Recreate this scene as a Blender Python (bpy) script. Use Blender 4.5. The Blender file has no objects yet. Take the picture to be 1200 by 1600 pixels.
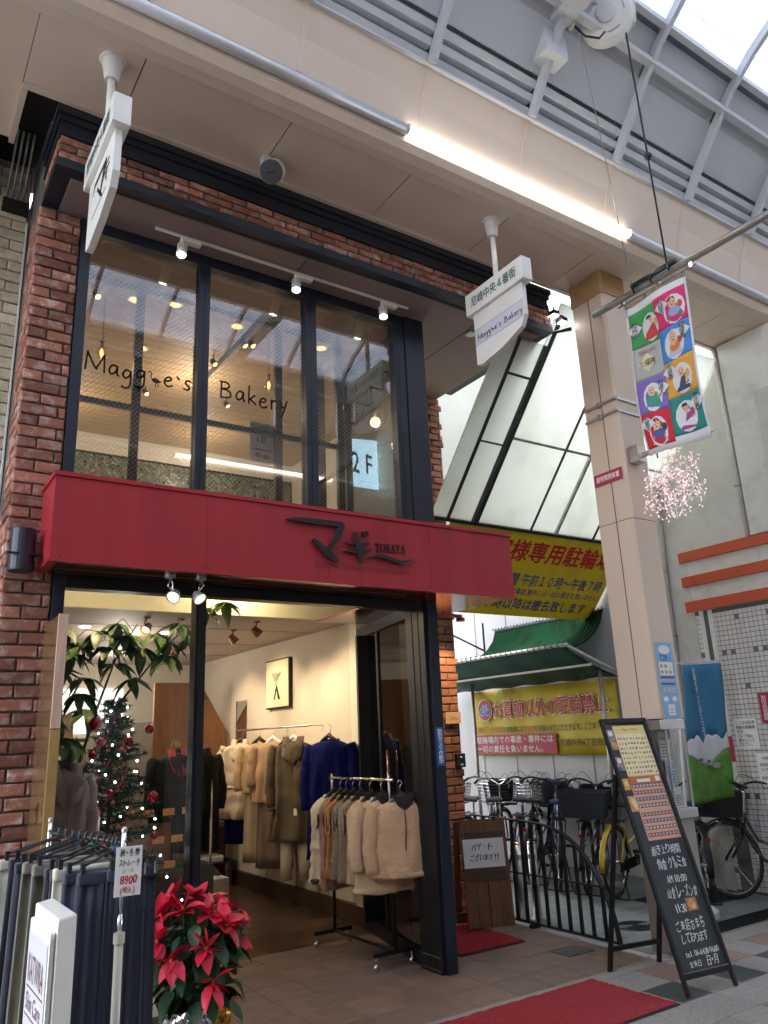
import bpy, math, random
from mathutils import Vector, Matrix
from mathutils import noise as mnoise
from math import sin, cos, pi, radians
random.seed(7)
SC = bpy.context.scene
COL = SC.collection
# ---------------------------------------------------------------- camera
cam_d = bpy.data.cameras.new('camera'); cam = bpy.data.objects.new('camera', cam_d); COL.objects.link(cam)
cam.matrix_world = Matrix(((0.83572817, -0.12091386, -0.53566619, 0.0),
                           (-0.5476273, -0.25594135, -0.79661683, 0.0),
                           (-0.04077711, 0.95910055, -0.28011312, 1.55), (0, 0, 0, 1)))
cam_d.sensor_width = 36; cam_d.sensor_fit = 'AUTO'; cam_d.lens = 1205 / 1600 * 36
cam_d.clip_start = 0.05; cam_d.clip_end = 400
SC.camera = cam
# ---------------------------------------------------------------- world, sun, exposure
W = bpy.data.worlds.new('World'); SC.world = W; W.use_nodes = True
wn = W.node_tree.nodes; wl = W.node_tree.links
bg = wn['Background']
sky = wn.new('ShaderNodeTexSky'); sky.sky_type = 'NISHITA'; sky.sun_disc = False
SUN_E, SUN_R = radians(62), radians(200)
sky.sun_elevation = SUN_E; sky.sun_rotation = SUN_R
sky.air_density = 1.0; sky.dust_density = 3.0; sky.ozone_density = 1.0
cm = wn.new('ShaderNodeMix'); cm.data_type = 'RGBA'; cm.inputs[0].default_value = 0.72
cloud = wn.new('ShaderNodeTexNoise'); cloud.inputs['Scale'].default_value = 3.0; cloud.inputs['Detail'].default_value = 5
tc = wn.new('ShaderNodeTexCoord'); wl.new(tc.outputs['Generated'], cloud.inputs['Vector'])
cr = wn.new('ShaderNodeValToRGB'); cr.color_ramp.elements[0].position = .3; cr.color_ramp.elements[1].position = .7
cr.color_ramp.elements[0].color = (7.8, 8.3, 9.5, 1); cr.color_ramp.elements[1].color = (10.4, 10.7, 11.4, 1)
wl.new(cloud.outputs['Fac'], cr.inputs[0])
wl.new(sky.outputs[0], cm.inputs[6]); wl.new(cr.outputs[0], cm.inputs[7]); wl.new(cm.outputs[2], bg.inputs[0])
bg.inputs[1].default_value = 0.13
sun_d = bpy.data.lights.new('sun', 'SUN'); sun_d.energy = 1.5; sun_d.angle = radians(40); sun_d.color = (1, .97, .92)
sun = bpy.data.objects.new('sun', sun_d); COL.objects.link(sun)
sd = Vector((sin(SUN_R) * cos(SUN_E), cos(SUN_R) * cos(SUN_E), sin(SUN_E)))
sun.rotation_euler = sd.to_track_quat('Z', 'Y').to_euler()
SC.view_settings.view_transform = 'Standard'; SC.view_settings.look = 'None'
SC.view_settings.gamma = 1; SC.view_settings.use_curve_mapping = False
SC.view_settings.exposure = 2.75
SC.cycles.use_denoising = True
SC.cycles.max_bounces = 8; SC.cycles.diffuse_bounces = 4; SC.cycles.glossy_bounces = 4
SC.cycles.transmission_bounces = 6; SC.cycles.transparent_max_bounces = 24
SC.cycles.sample_clamp_indirect = 4; SC.cycles.caustics_reflective = False; SC.cycles.caustics_refractive = False
SC.cycles.use_adaptive_sampling = True; SC.cycles.adaptive_threshold = 0.02

# ================================================================ helpers
ORG = {}
def V(*a): return Vector(a)

class G:
    def __init__(s): s.v = []; s.f = []
    def add(s, vs, fs):
        n = len(s.v); s.v += [tuple(v) for v in vs]; s.f += [tuple(i + n for i in f) for f in fs]; return s
    def hexa(s, p):  # 8 points: bottom 4 (ccw), top 4
        return s.add(p, [(3, 2, 1, 0), (4, 5, 6, 7), (0, 1, 5, 4), (1, 2, 6, 5), (2, 3, 7, 6), (3, 0, 4, 7)])
    def box(s, x0, x1, y0, y1, z0, z1):
        return s.hexa([(x0, y0, z0), (x1, y0, z0), (x1, y1, z0), (x0, y1, z0), (x0, y0, z1), (x1, y0, z1), (x1, y1, z1), (x0, y1, z1)])
    def obox(s, c, a, b, h):  # centre and three half vectors
        c, a, b, h = map(Vector, (c, a, b, h))
        return s.hexa([c-a-b-h, c+a-b-h, c+a+b-h, c-a+b-h, c-a-b+h, c+a-b+h, c+a+b+h, c-a+b+h])
    def bar(s, p, q, w, h, up=(0, 0, 1)):
        p, q = Vector(p), Vector(q); d = (q - p); L = d.length; d /= L; up = Vector(up)
        a = d.cross(up)
        if a.length < 1e-4: a = d.cross(Vector((1, 0, 0)))
        a.normalize(); b = a.cross(d)
        return s.obox((p + q) / 2, d * L / 2, a * w / 2, b * h / 2)
    def prism(s, pts, off):
        n = len(pts); off = Vector(off); vs = [Vector(p) for p in pts] + [Vector(p) + off for p in pts]
        return s.add(vs, [tuple(range(n - 1, -1, -1)), tuple(range(n, 2 * n))] + [(i, (i + 1) % n, n + (i + 1) % n, n + i) for i in range(n)])
    def tube(s, pts, r, n=6, cap=True, closed=False):
        pts = [Vector(p) for p in pts]; m = len(pts)
        rs = r if isinstance(r, (list, tuple)) else [r] * m
        vs = []; prev = None
        for i, p in enumerate(pts):
            if closed: d = pts[(i + 1) % m] - pts[i - 1]
            else: d = pts[min(i + 1, m - 1)] - pts[max(i - 1, 0)]
            if d.length < 1e-9: d = Vector((0, 0, 1))
            d.normalize()
            if prev is None:
                u = d.cross(Vector((0, 0, 1)))
                if u.length < .05: u = d.cross(Vector((1, 0, 0)))
            else: u = prev - d * prev.dot(d)
            u.normalize(); prev = u; w = d.cross(u)
            for k in range(n):
                t = 2 * pi * k / n; vs.append(p + (u * cos(t) + w * sin(t)) * rs[i])
        fs = []
        for i in range(m if closed else m - 1):
            j = (i + 1) % m
            for k in range(n): fs.append((i*n+k, i*n+(k+1) % n, j*n+(k+1) % n, j*n+k))
        if cap and not closed:
            fs.append(tuple(range(n - 1, -1, -1))); fs.append(tuple((m-1)*n + k for k in range(n)))
        return s.add(vs, fs)
    def lathe(s, prof, c=(0, 0, 0), axis=(0, 0, 1), n=16):  # prof: (r, h)
        ax = Vector(axis).normalized(); u = ax.cross(Vector((1, 0, 0)))
        if u.length < .05: u = ax.cross(Vector((0, 1, 0)))
        u.normalize(); w = ax.cross(u); c = Vector(c); vs = []; fs = []
        for r, h in prof:
            for k in range(n):
                t = 2*pi*k/n; vs.append(c + ax*h + (u*cos(t) + w*sin(t)) * max(r, 1e-4))
        for i in range(len(prof) - 1):
            for k in range(n): fs.append((i*n+k, i*n+(k+1) % n, (i+1)*n+(k+1) % n, (i+1)*n+k))
        fs.append(tuple(range(n-1, -1, -1))); fs.append(tuple((len(prof)-1)*n + k for k in range(n)))
        return s.add(vs, fs)
    def ball(s, c, r, n=8, m=5, sx=1, sy=1, sz=1):
        c = Vector(c); vs = [c + Vector((0, 0, r*sz))]; fs = []
        for i in range(1, m):
            a = pi*i/m
            for k in range(n): t = 2*pi*k/n; vs.append(c + Vector((r*sx*sin(a)*cos(t), r*sy*sin(a)*sin(t), r*sz*cos(a))))
        vs.append(c - Vector((0, 0, r*sz)))
        for k in range(n): fs.append((0, 1+k, 1+(k+1) % n))
        for i in range(m-2):
            for k in range(n): fs.append((1+i*n+k, 1+(i+1)*n+k, 1+(i+1)*n+(k+1) % n, 1+i*n+(k+1) % n))
        b = len(vs)-1
        for k in range(n): fs.append((b, 1+(m-2)*n+(k+1) % n, 1+(m-2)*n+k))
        return s.add(vs, fs)
    def sheet(s, rows, thick=None):  # grid of points; thick -> back side offset vector
        m, n = len(rows), len(rows[0]); vs = [p for r in rows for p in r]
        fs = [(i*n+k, i*n+k+1, (i+1)*n+k+1, (i+1)*n+k) for i in range(m-1) for k in range(n-1)]
        if thick is not None:
            o = Vector(thick); N = m*n; vs = [Vector(v) for v in vs]; vs += [v + o for v in vs]
            fs += [(N+i*n+k, N+(i+1)*n+k, N+(i+1)*n+k+1, N+i*n+k+1) for i in range(m-1) for k in range(n-1)]
            ring = [k for k in range(n)] + [i*n+n-1 for i in range(1, m)] + [(m-1)*n+k for k in range(n-2, -1, -1)] + [i*n for i in range(m-2, 0, -1)]
            fs += [(ring[i], N+ring[i], N+ring[(i+1) % len(ring)], ring[(i+1) % len(ring)]) for i in range(len(ring))]
        return s.add(vs, fs)

def origin(p): return ORG.get(p.name, Vector((0, 0, 0))) if p else Vector((0, 0, 0))
def tag(o, label=None, cat=None, group=None, kind=None):
    if label: o['label'] = label
    if cat: o['category'] = cat
    if group: o['group'] = group
    if kind: o['kind'] = kind
    return o
def thing(name, label, cat, loc=(0, 0, 0), group=None, kind=None):
    o = bpy.data.objects.new(name, None); COL.objects.link(o); o.location = loc; o.empty_display_size = .1
    ORG[o.name] = Vector(loc); return tag(o, label, cat, group, kind)
def mesh(name, g, m, o=Vector((0, 0, 0)), smooth=False):
    me = bpy.data.meshes.new(name); me.from_pydata([(v[0]-o[0], v[1]-o[1], v[2]-o[2]) for v in g.v], [], g.f)
    if smooth: me.polygons.foreach_set('use_smooth', [True] * len(me.polygons))
    me.materials.append(m); me.update(); return me
def part(name, g, m, parent=None, smooth=False, kind=None, label=None, bevel=0):
    o0 = origin(parent); ob = bpy.data.objects.new(name, mesh(name, g, m, o0, smooth)); COL.objects.link(ob)
    ORG[ob.name] = o0.copy()
    if parent: ob.parent = parent
    if bevel:
        b = ob.modifiers.new('bevel', 'BEVEL'); b.width = bevel; b.segments = 2; b.limit_method = 'ANGLE'
    return tag(ob, label, None, None, kind)
def solo(name, g, m, label, cat, group=None, smooth=False, kind=None, loc=None, bevel=0):
    loc = Vector(loc) if loc is not None else Vector((0, 0, 0))
    ob = bpy.data.objects.new(name, mesh(name, g, m, loc, smooth)); ob.location = loc; COL.objects.link(ob); ORG[ob.name] = loc
    if bevel:
        b = ob.modifiers.new('bevel', 'BEVEL'); b.width = bevel; b.segments = 2; b.limit_method = 'ANGLE'
    return tag(ob, label, cat, group, kind)
def struct(name, g, m, parent=None, smooth=False): return part(name, g, m, parent, smooth, 'structure' if parent is None else None)
def inst(name, me, loc, parent, scale=None, rot=None):
    ob = bpy.data.objects.new(name, me); COL.objects.link(ob); ob.parent = parent
    ob.location = Vector(loc) - origin(parent)
    if scale: ob.scale = scale
    if rot: ob.rotation_euler = rot
    return ob
def dup(o, loc=None, rotz=None, label=None, parent=None, mats=None):
    c = o.copy(); COL.objects.link(c)
    if parent: c.parent = parent
    if loc is not None: c.location = loc
    if rotz is not None: c.rotation_euler = (0, 0, rotz)
    if label: c['label'] = label
    for ch in list(o.children): dup(ch, parent=c)
    return c

# ---------------------------------------------------------------- materials
MATS = {}
def mat(name, col, rough=.6, metal=0, var=.12, scale=6, bump=0, bscale=60, col2=None, emit=0, rand=0, spec=.5, thr=None, coat=0, stretch=None, alpha=1, sheen=0):
    if name in MATS: return MATS[name]
    m = bpy.data.materials.new(name); m.use_nodes = True; MATS[name] = m
    nt = m.node_tree; N = nt.nodes; L = nt.links; b = N['Principled BSDF']
    c = tuple(col) + (1,)
    b.inputs['Roughness'].default_value = rough; b.inputs['Metallic'].default_value = metal
    b.inputs['Specular IOR Level'].default_value = spec; b.inputs['Coat Weight'].default_value = coat
    b.inputs['Base Color'].default_value = c
    if sheen: b.inputs['Sheen Weight'].default_value = sheen; b.inputs['Sheen Roughness'].default_value = .5
    if emit: b.inputs['Emission Color'].default_value = c; b.inputs['Emission Strength'].default_value = emit
    if var or col2 or bump:
        t = N.new('ShaderNodeTexCoord'); vec = t.outputs['Object']
        if rand:
            oi = N.new('ShaderNodeObjectInfo'); va = N.new('ShaderNodeVectorMath'); va.operation = 'MULTIPLY_ADD'
            L.new(oi.outputs['Random'], va.inputs[0]); va.inputs[1].default_value = (37, 53, 71); L.new(vec, va.inputs[2]); vec = va.outputs[0]
        if stretch:
            mp = N.new('ShaderNodeMapping'); mp.inputs['Scale'].default_value = stretch; L.new(vec, mp.inputs[0]); vec = mp.outputs[0]
        out = None
        if var or col2:
            n = N.new('ShaderNodeTexNoise'); n.inputs['Scale'].default_value = scale; n.inputs['Detail'].default_value = 6; n.inputs['Roughness'].default_value = .65
            L.new(vec, n.inputs['Vector'])
            r = N.new('ShaderNodeValToRGB'); L.new(n.outputs['Fac'], r.inputs[0])
            if thr: r.color_ramp.elements[0].position, r.color_ramp.elements[1].position = thr
            else: r.color_ramp.elements[0].position, r.color_ramp.elements[1].position = .3, .7
            if col2: r.color_ramp.elements[0].color = c; r.color_ramp.elements[1].color = tuple(col2) + (1,)
            else:
                r.color_ramp.elements[0].color = tuple(x * (1 - var) for x in col) + (1,)
                r.color_ramp.elements[1].color = tuple(min(1, x * (1 + var)) for x in col) + (1,)
            out = r.outputs[0]
        if rand and out:
            hs = N.new('ShaderNodeHueSaturation'); mr = N.new('ShaderNodeMapRange'); L.new(oi.outputs['Random'], mr.inputs[0])
            mr.inputs[3].default_value = 1 - rand; mr.inputs[4].default_value = 1 + rand
            L.new(mr.outputs[0], hs.inputs['Value']); L.new(out, hs.inputs['Color']); out = hs.outputs[0]
        if out: L.new(out, b.inputs['Base Color'])
        if bump:
            nb = N.new('ShaderNodeTexNoise'); nb.inputs['Scale'].default_value = bscale; nb.inputs['Detail'].default_value = 4
            L.new(vec, nb.inputs['Vector']); bp = N.new('ShaderNodeBump'); bp.inputs['Strength'].default_value = min(1, bump); bp.inputs['Distance'].default_value = .01
            L.new(nb.outputs['Fac'], bp.inputs['Height']); L.new(bp.outputs[0], b.inputs['Normal'])
    return m
def glass(name, tint=(1, 1, 1), ior=1.6, rough=.0, gain=1.0, trans=0):
    m = bpy.data.materials.new(name); m.use_nodes = True; nt = m.node_tree; N = nt.nodes; L = nt.links; N.clear()
    o = N.new('ShaderNodeOutputMaterial'); mx = N.new('ShaderNodeMixShader'); tr = N.new('ShaderNodeBsdfTransparent'); gl = N.new('ShaderNodeBsdfGlossy')
    fr = N.new('ShaderNodeFresnel'); fr.inputs[0].default_value = ior; ge = N.new('ShaderNodeNewGeometry'); fm = N.new('ShaderNodeMath'); fm.operation = 'MULTIPLY'; iv = N.new('ShaderNodeMath'); iv.operation = 'SUBTRACT'; iv.inputs[0].default_value = 1; L.new(ge.outputs['Backfacing'], iv.inputs[1]); L.new(fr.outputs[0], fm.inputs[0]); L.new(iv.outputs[0], fm.inputs[1]); tr.inputs[0].default_value = tuple(tint) + (1,); gl.inputs['Roughness'].default_value = rough
    L.new(fm.outputs[0], mx.inputs[0]); L.new(gl.outputs[0], mx.inputs[2]); L.new(mx.outputs[0], o.inputs[0])
    if trans:
        t2 = N.new('ShaderNodeBsdfTranslucent'); t2.inputs[0].default_value = (.88, .86, .82, 1); m2 = N.new('ShaderNodeMixShader')
        nz = N.new('ShaderNodeTexNoise'); nz.inputs['Scale'].default_value = 2.2; nz.inputs['Detail'].default_value = 8; nz.inputs['Roughness'].default_value = .7
        tcn = N.new('ShaderNodeTexCoord'); L.new(tcn.outputs['Object'], nz.inputs['Vector'])
        mr = N.new('ShaderNodeMapRange'); mr.inputs[1].default_value = .35; mr.inputs[2].default_value = .75; mr.inputs[3].default_value = trans * .5; mr.inputs[4].default_value = trans
        L.new(nz.outputs['Fac'], mr.inputs[0]); L.new(mr.outputs[0], m2.inputs[0])
        L.new(tr.outputs[0], m2.inputs[1]); L.new(t2.outputs[0], m2.inputs[2])
        v = N.new('ShaderNodeTexNoise'); v.inputs['Scale'].default_value = 9; v.inputs['Detail'].default_value = 3; L.new(tcn.outputs['Object'], v.inputs['Vector'])
        rp = N.new('ShaderNodeValToRGB'); rp.color_ramp.elements[0].position = .66; rp.color_ramp.elements[1].position = .72
        rp.color_ramp.elements[0].color = tuple(tint) + (1,); rp.color_ramp.elements[1].color = (.42, .46, .5, 1)
        L.new(v.outputs['Fac'], rp.inputs[0]); L.new(rp.outputs[0], tr.inputs[0])
        L.new(m2.outputs[0], mx.inputs[1])
    else: L.new(tr.outputs[0], mx.inputs[1])
    return m

M_brick = mat('brick_red', (.29, .115, .075), .85, 0, scale=13, bump=.5, bscale=90, col2=(.48, .38, .32), thr=(.5, .70), rand=.45)
M_brick2 = mat('brick_brown', (.30, .12, .068), .85, 0, scale=16, bump=.5, bscale=90, col2=(.36, .20, .14), thr=(.5, .75), rand=.3)
M_gbrick = mat('stone_brick_grey', (.58, .51, .38), .9, 0, var=.25, scale=14, bump=.6, bscale=40, rand=.14)
M_mortar = mat('mortar', (.12, .108, .10), .95, 0, var=.2, scale=20, bump=.4)
M_navy = mat('navy_painted_steel', (.012, .018, .032), .38, .0, var=.3, scale=5, bump=.05)
M_navyd = mat('dark_cornice_paint', (.008, .012, .022), .45, var=.3)
M_black = mat('black_metal', (.012, .012, .014), .4, .3, var=.3)
M_blackm = mat('matt_black', (.012, .012, .013), .75, var=.2)
M_wornblk = mat('worn_black_frame', (.011, .011, .014), .42, .2, scale=9, col2=(.07, .055, .045), thr=(.72, .8), stretch=(6, 6, .6))
M_red = mat('red_sign_enamel', (.36, .020, .032), .36, 0, var=.13, scale=7, coat=.25, stretch=(1, 1, .12), bump=.03, bscale=3)
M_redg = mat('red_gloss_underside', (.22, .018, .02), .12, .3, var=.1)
M_bronze = mat('bronze_mirror_sheet', (.34, .19, .10), .1, .9, var=.15, scale=2)
M_beige = mat('arcade_beige_panel', (.72, .59, .475), .5, 0, var=.04, scale=1.5)
M_ceil = mat('arcade_ceiling_panel', (.74, .60, .485), .55, 0, var=.05, scale=1.2)
M_trim = mat('beige_trim', (.72, .59, .475), .45, var=.05)
M_silver = mat('silver_trim', (.66, .68, .70), .38, .35, var=.08)
M_grayp = mat('grey_arcade_steel', (.58, .60, .62), .45, .1, var=.06, scale=2)
M_grayl = mat('grey_arcade_panel', (.50, .53, .56), .5, .1, var=.05, scale=1)
M_led = mat('led_tube_glow', (1, .97, .91), .5, emit=1.4, var=0)
M_white = mat('white_enamel', (.80, .79, .74), .35, var=.04)
M_whitep = mat('white_plastic', (.70, .69, .66), .4, var=.05)
M_soffit = mat('mauve_brown_soffit', (.24, .175, .165), .6, var=.06, scale=2)
M_col = mat('column_beige_cladding', (.62, .485, .37), .42, var=.04, scale=1, bump=.03)
M_cap = mat('column_ochre_cap', (.36, .22, .09), .5, var=.12)
M_steel = mat('stainless_steel', (.55, .53, .51), .3, .9, var=.15)
M_galv = mat('galvanised_pipe', (.36, .35, .33), .4, .75, var=.2, scale=12)
M_chrome = mat('chrome', (.72, .72, .72), .12, 1, var=.05)
M_brushed = mat('column_steel_skirt', (.30, .245, .215), .38, .6, var=.1, stretch=(1, 1, .1))
M_conc = mat('concrete_paving', (.15, .165, .155), .85, var=.3, scale=5, bump=.3, bscale=50)
M_gran = mat('grey_granite_paver', (.235, .22, .20), .7, var=.42, scale=90, bump=.12, bscale=120, rand=.09)
M_granb = mat('brown_granite_paver', (.215, .14, .11), .7, var=.35, scale=90, bump=.12, rand=.08)
M_grand = mat('dark_slate_paver', (.045, .055, .052), .5, var=.35, scale=80, bump=.08, rand=.08)
M_joint = mat('paving_joint', (.16, .155, .145), .95, var=.2)
M_terra = mat('terracotta_floor_tile', (.19, .128, .098), .5, var=.24, scale=7, bump=.15, bscale=30, rand=.10)
M_tjoint = mat('tile_grout', (.085, .065, .055), .95, var=.2)
M_mat = mat('red_coir_mat', (.30, .010, .018), .95, var=.45, scale=110, bump=1, bscale=160)
M_matedge = mat('black_rubber_edge', (.02, .02, .02), .7)
M_iron = mat('wrought_iron_black', (.017, .018, .02), .45, .5, var=.4, scale=20, bump=.1)
M_wall = mat('shop_cream_wall', (.60, .53, .42), .7, var=.05, scale=2, bump=.05)
M_wallb = mat('shop_cream_wall_plain', (.72, .66, .54), .7, var=.03)
M_floorw = mat('dark_brown_floorboard', (.085, .048, .030), .28, var=.4, scale=8, stretch=(.6, 8, 8), rand=.25)
M_wood = mat('stained_wood', (.155, .072, .032), .5, var=.35, scale=9, stretch=(8, 8, .7), bump=.1, rand=.12)
M_woodp = mat('brown_wood_panel', (.24, .105, .042), .35, var=.3, scale=5, stretch=(6, 6, .5))
M_board = mat('brass_door_leaf', (.42, .27, .13), .22, .75, var=.12, scale=3)
M_pinkw = mat('pale_wood_edge', (.55, .37, .27), .4, var=.15, stretch=(6, 6, .6))
M_plaster = mat('grey_rendered_wall', (.60, .58, .53), .85, 0, scale=3, col2=(.44, .42, .39), thr=(.45, .8), bump=.5, bscale=45)
M_plast2 = mat('pale_rendered_wall', (.66, .64, .59), .8, 0, scale=2.5, col2=(.42, .40, .37), thr=(.5, .8), bump=.3, bscale=45)
M_wwall = mat('white_metal_siding', (.58, .57, .60), .5, var=.06, scale=2, stretch=(1, 1, .3))
M_orange = mat('vermilion_band', (.52, .085, .035), .5, scale=5, col2=(.32, .07, .04), thr=(.55, .8))
M_tile = mat('small_wall_tile', (.64, .62, .60), .3, var=.12, scale=6)
M_tiled = mat('small_wall_tile_mauve', (.16, .145, .19), .3)
M_tileg = mat('small_wall_tile_green', (.06, .13, .12), .3)
M_grout = mat('dark_tile_grout', (.12, .115, .11), .9)
M_paper = mat('paper_white', (.80, .80, .78), .7, var=.03)
M_paperw = mat('paper_cream', (.82, .74, .50), .7, var=.03)
M_ink = mat('black_ink', (.012, .012, .014), .6, var=0)
M_inkg = mat('green_ink', (.02, .11, .08), .6, var=0)
M_inkr = mat('red_ink', (.55, .01, .02), .6, var=0)
M_inkb = mat('blue_ink', (.02, .05, .30), .6, var=0)
M_chalk = mat('chalk_white', (.72, .72, .70), .95, var=.3, scale=60)
M_cboard = mat('chalkboard', (.030, .038, .042), .7, scale=6, col2=(.048, .056, .060), thr=(.4, .75))
M_yellow = mat('yellow_vinyl', (.66, .56, .03), .5, scale=2.5, col2=(.52, .42, .03), thr=(.4, .8))
M_yell2 = mat('yellow_canvas', (.64, .50, .035), .6, scale=2, col2=(.50, .38, .03), thr=(.4, .8))
M_crim = mat('crimson_print', (.42, .02, .06), .5, var=.05)
M_green = mat('green_corrugated_plastic', (.008, .045, .018), .95, spec=.1, scale=5, col2=(.008, .012, .008), thr=(.5, .68), stretch=(1, 1, .35))
M_greenc = mat('green_canvas', (.012, .075, .05), .7, var=.2)
M_sheet = mat('white_translucent_sheet', (.76, .78, .75), .55, scale=1.5, col2=(.60, .62, .56), thr=(.5, .85), bump=.15, bscale=30)
def make_translucent(m, f):
    nt = m.node_tree; b = nt.nodes['Principled BSDF']; o = nt.nodes['Material Output']; t = nt.nodes.new('ShaderNodeBsdfTranslucent'); x = nt.nodes.new('ShaderNodeMixShader')
    x.inputs[0].default_value = f; src = b.inputs['Base Color'].links
    if src: nt.links.new(src[0].from_socket, t.inputs[0])
    else: t.inputs[0].default_value = b.inputs['Base Color'].default_value
    nt.links.new(b.outputs[0], x.inputs[1]); nt.links.new(t.outputs[0], x.inputs[2]); nt.links.new(x.outputs[0], o.inputs[0])
make_translucent(M_sheet, .85)
make_translucent(M_yellow, .3)
M_glass = glass('shop_glass', (.92, .93, .93), 1.7)
M_glassu = glass('upper_glass', (.74, .75, .76), 2.05)
M_glassd = glass('dark_glass', (.55, .57, .6), 1.9)
M_skyl = glass('arcade_skylight_pane', (.20, .245, .33), 1.4, .1, trans=.50)
M_acryl = glass('clear_acrylic', (.93, .95, .96), 1.45)
M_warm = mat('warm_lamp_glow', (1, .66, .25), .5, emit=.9, var=0)
M_warml = mat('warm_downlight_glow', (1, .74, .28), .5, emit=.38, var=0)
M_coolg = mat('cool_tube_glow', (.95, 1, .98), .5, emit=5, var=0)
M_fairy = mat('fairy_light_glow', (.80, .88, 1), .5, emit=8, var=0)
M_blk = mat('black_plastic', (.015, .015, .016), .45)

# ---------------------------------------------------------------- print and lettering
class Frame:
    def __init__(s, O, U, Vv):
        s.O = Vector(O); s.U = Vector(U).normalized(); s.V = Vector(Vv); s.V = (s.V - s.U * s.V.dot(s.U)).normalized(); s.N = s.U.cross(s.V)
    def p(s, a, b, d=0): return s.O + s.U * a + s.V * b + s.N * d
    def rect(s, g, a0, a1, b0, b1, d0=0, d1=.002):
        return g.hexa([s.p(a0, b0, d0), s.p(a1, b0, d0), s.p(a1, b1, d0), s.p(a0, b1, d0), s.p(a0, b0, d1), s.p(a1, b0, d1), s.p(a1, b1, d1), s.p(a0, b1, d1)])
    def poly(s, g, pts, d0=0, d1=.002): return g.prism([s.p(a, b, d0) for a, b in pts], s.N * (d1 - d0))
    def ell(s, g, a, b, ra, rb, d0=0, d1=.002, n=12, rot=0):
        return s.poly(g, [(a + ra*cos(2*pi*k/n)*cos(rot) - rb*sin(2*pi*k/n)*sin(rot), b + ra*cos(2*pi*k/n)*sin(rot) + rb*sin(2*pi*k/n)*cos(rot)) for k in range(n)], d0, d1)
    def stroke(s, g, pts, w, d0=0, d1=.002):
        for i in range(len(pts) - 1):
            (a, b), (c, e) = pts[i], pts[i + 1]; dx, dy = c - a, e - b; L = math.hypot(dx, dy) or 1e-6
            nx, ny = -dy / L * w / 2, dx / L * w / 2; ex, ey = dx / L * w * .35, dy / L * w * .35
            s.poly(g, [(a-nx-ex, b-ny-ey), (c-nx+ex, e-ny+ey), (c+nx+ex, e+ny+ey), (a+nx-ex, b+ny-ey)], d0, d1)
TXT = {}
def glyphs(body, bold, spacing=1.0, line=1.0):
    bold = 0; k = (body, bold, spacing, line)
    if k not in TXT:
        t = bpy.data.curves.new('lettering', 'FONT'); t.body = body; t.size = 1; t.offset = bold; t.resolution_u = 2; t.space_character = spacing; t.space_line = line
        o = bpy.data.objects.new('lettering', t); COL.objects.link(o)
        me = bpy.data.meshes.new_from_object(o.evaluated_get(bpy.context.evaluated_depsgraph_get()))
        vs = [tuple(v.co)[:2] for v in me.vertices]; fs = [tuple(p.vertices) for p in me.polygons]
        bpy.data.objects.remove(o); bpy.data.curves.remove(t); bpy.data.meshes.remove(me)
        TXT[k] = (vs, fs)
    return TXT[k]
def text(g, body, F, a0, a1, b0, b1, d=.003, bold=0, shear=0, keep=False, vertical=False, spacing=1.0):
    if vertical: body = '\n'.join(body)
    vs, fs = glyphs(body, bold, spacing, .85 if vertical else 1)
    if not vs: return g
    x0 = min(v[0] for v in vs); x1 = max(v[0] for v in vs); y0 = min(v[1] for v in vs); y1 = max(v[1] for v in vs)
    sx = (a1 - a0) / max(x1 - x0, 1e-6); sy = (b1 - b0) / max(y1 - y0, 1e-6)
    if keep: sx = sy = min(sx, sy)
    bo = bold * .7
    for q, (ex, ey) in enumerate(((-1, 0), (1, 0), (0, -1), (0, 1)) if bold > .004 else ((0, 0),)):
        g.add([F.p(a0 + (x - x0 + ex * bo) * sx + shear * (y - y0) * sy, b0 + (y - y0 + ey * bo) * sy, d + q * .00025) for x, y in vs], fs)
    return g
def scrawl(g, body, F, a0, a1, b0, b1, d=.003, seed=1, w=0):  # uneven hand lettering, one character at a time
    rd = random.Random(seed + len(body)); wt = [(.62 if ord(c) < 255 else 1.0) * (.5 if c in '.:・- ' else 1) for c in body]; tot = sum(wt); a = a0; h = b1 - b0
    for c, q in zip(body, wt):
        cw = (a1 - a0) * q / tot
        if ord(c) < 255 and c != ' ':
            vs, fs = glyphs(c, 0); x0 = min(v[0] for v in vs); x1 = max(v[0] for v in vs); s_ = min(h / .72, cw * .92 / max(x1 - x0, .28)); oy = b0 + rd.uniform(-.05, .05) * h; r_ = rd.uniform(-.1, .1)
            for ex in ((-w, w) if w else (0,)): g.add([F.p(a + cw/2 + (x - (x0+x1)/2)*s_ - y*s_*r_ + .1*y*s_ + ex, oy + y*s_*h/.72/s_ + (x - x0)*s_*r_, d + (0 if ex < 0 else .0002)) for x, y in vs], fs)
        elif c != ' ':
            vs, fs = glyphs(c, 0); x0 = min(v[0] for v in vs); x1 = max(v[0] for v in vs); y0 = min(v[1] for v in vs); y1 = max(v[1] for v in vs)
            sm = c in '.:・-ーっッ、'; fh = rd.uniform(.85, 1.12) * (.3 if sm else 1); fw = rd.uniform(.72, .95) * (.5 if sm else 1); r_ = rd.uniform(-.10, .10); sh = rd.uniform(.02, .20)
            sx = cw * fw / max(x1 - x0, .12); sy = h * fh / max(y1 - y0, .12); cx, cy = a + cw/2, b0 + h/2 + rd.uniform(-.08, .08) * h
            if c in 'ー': sy = h * .12 / max(y1 - y0, .05)
            for ex in ((-w, w) if w else (0,)):
                g.add([F.p(cx + (x - (x0+x1)/2)*sx*cos(r_) - (y - (y0+y1)/2)*sy*sin(r_) + sh*(y - (y0+y1)/2)*sy + ex, cy + (x - (x0+x1)/2)*sx*sin(r_) + (y - (y0+y1)/2)*sy*cos(r_), d + (0 if ex < 0 else .0002)) for x, y in vs], fs)
        a += cw
    return g
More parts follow.
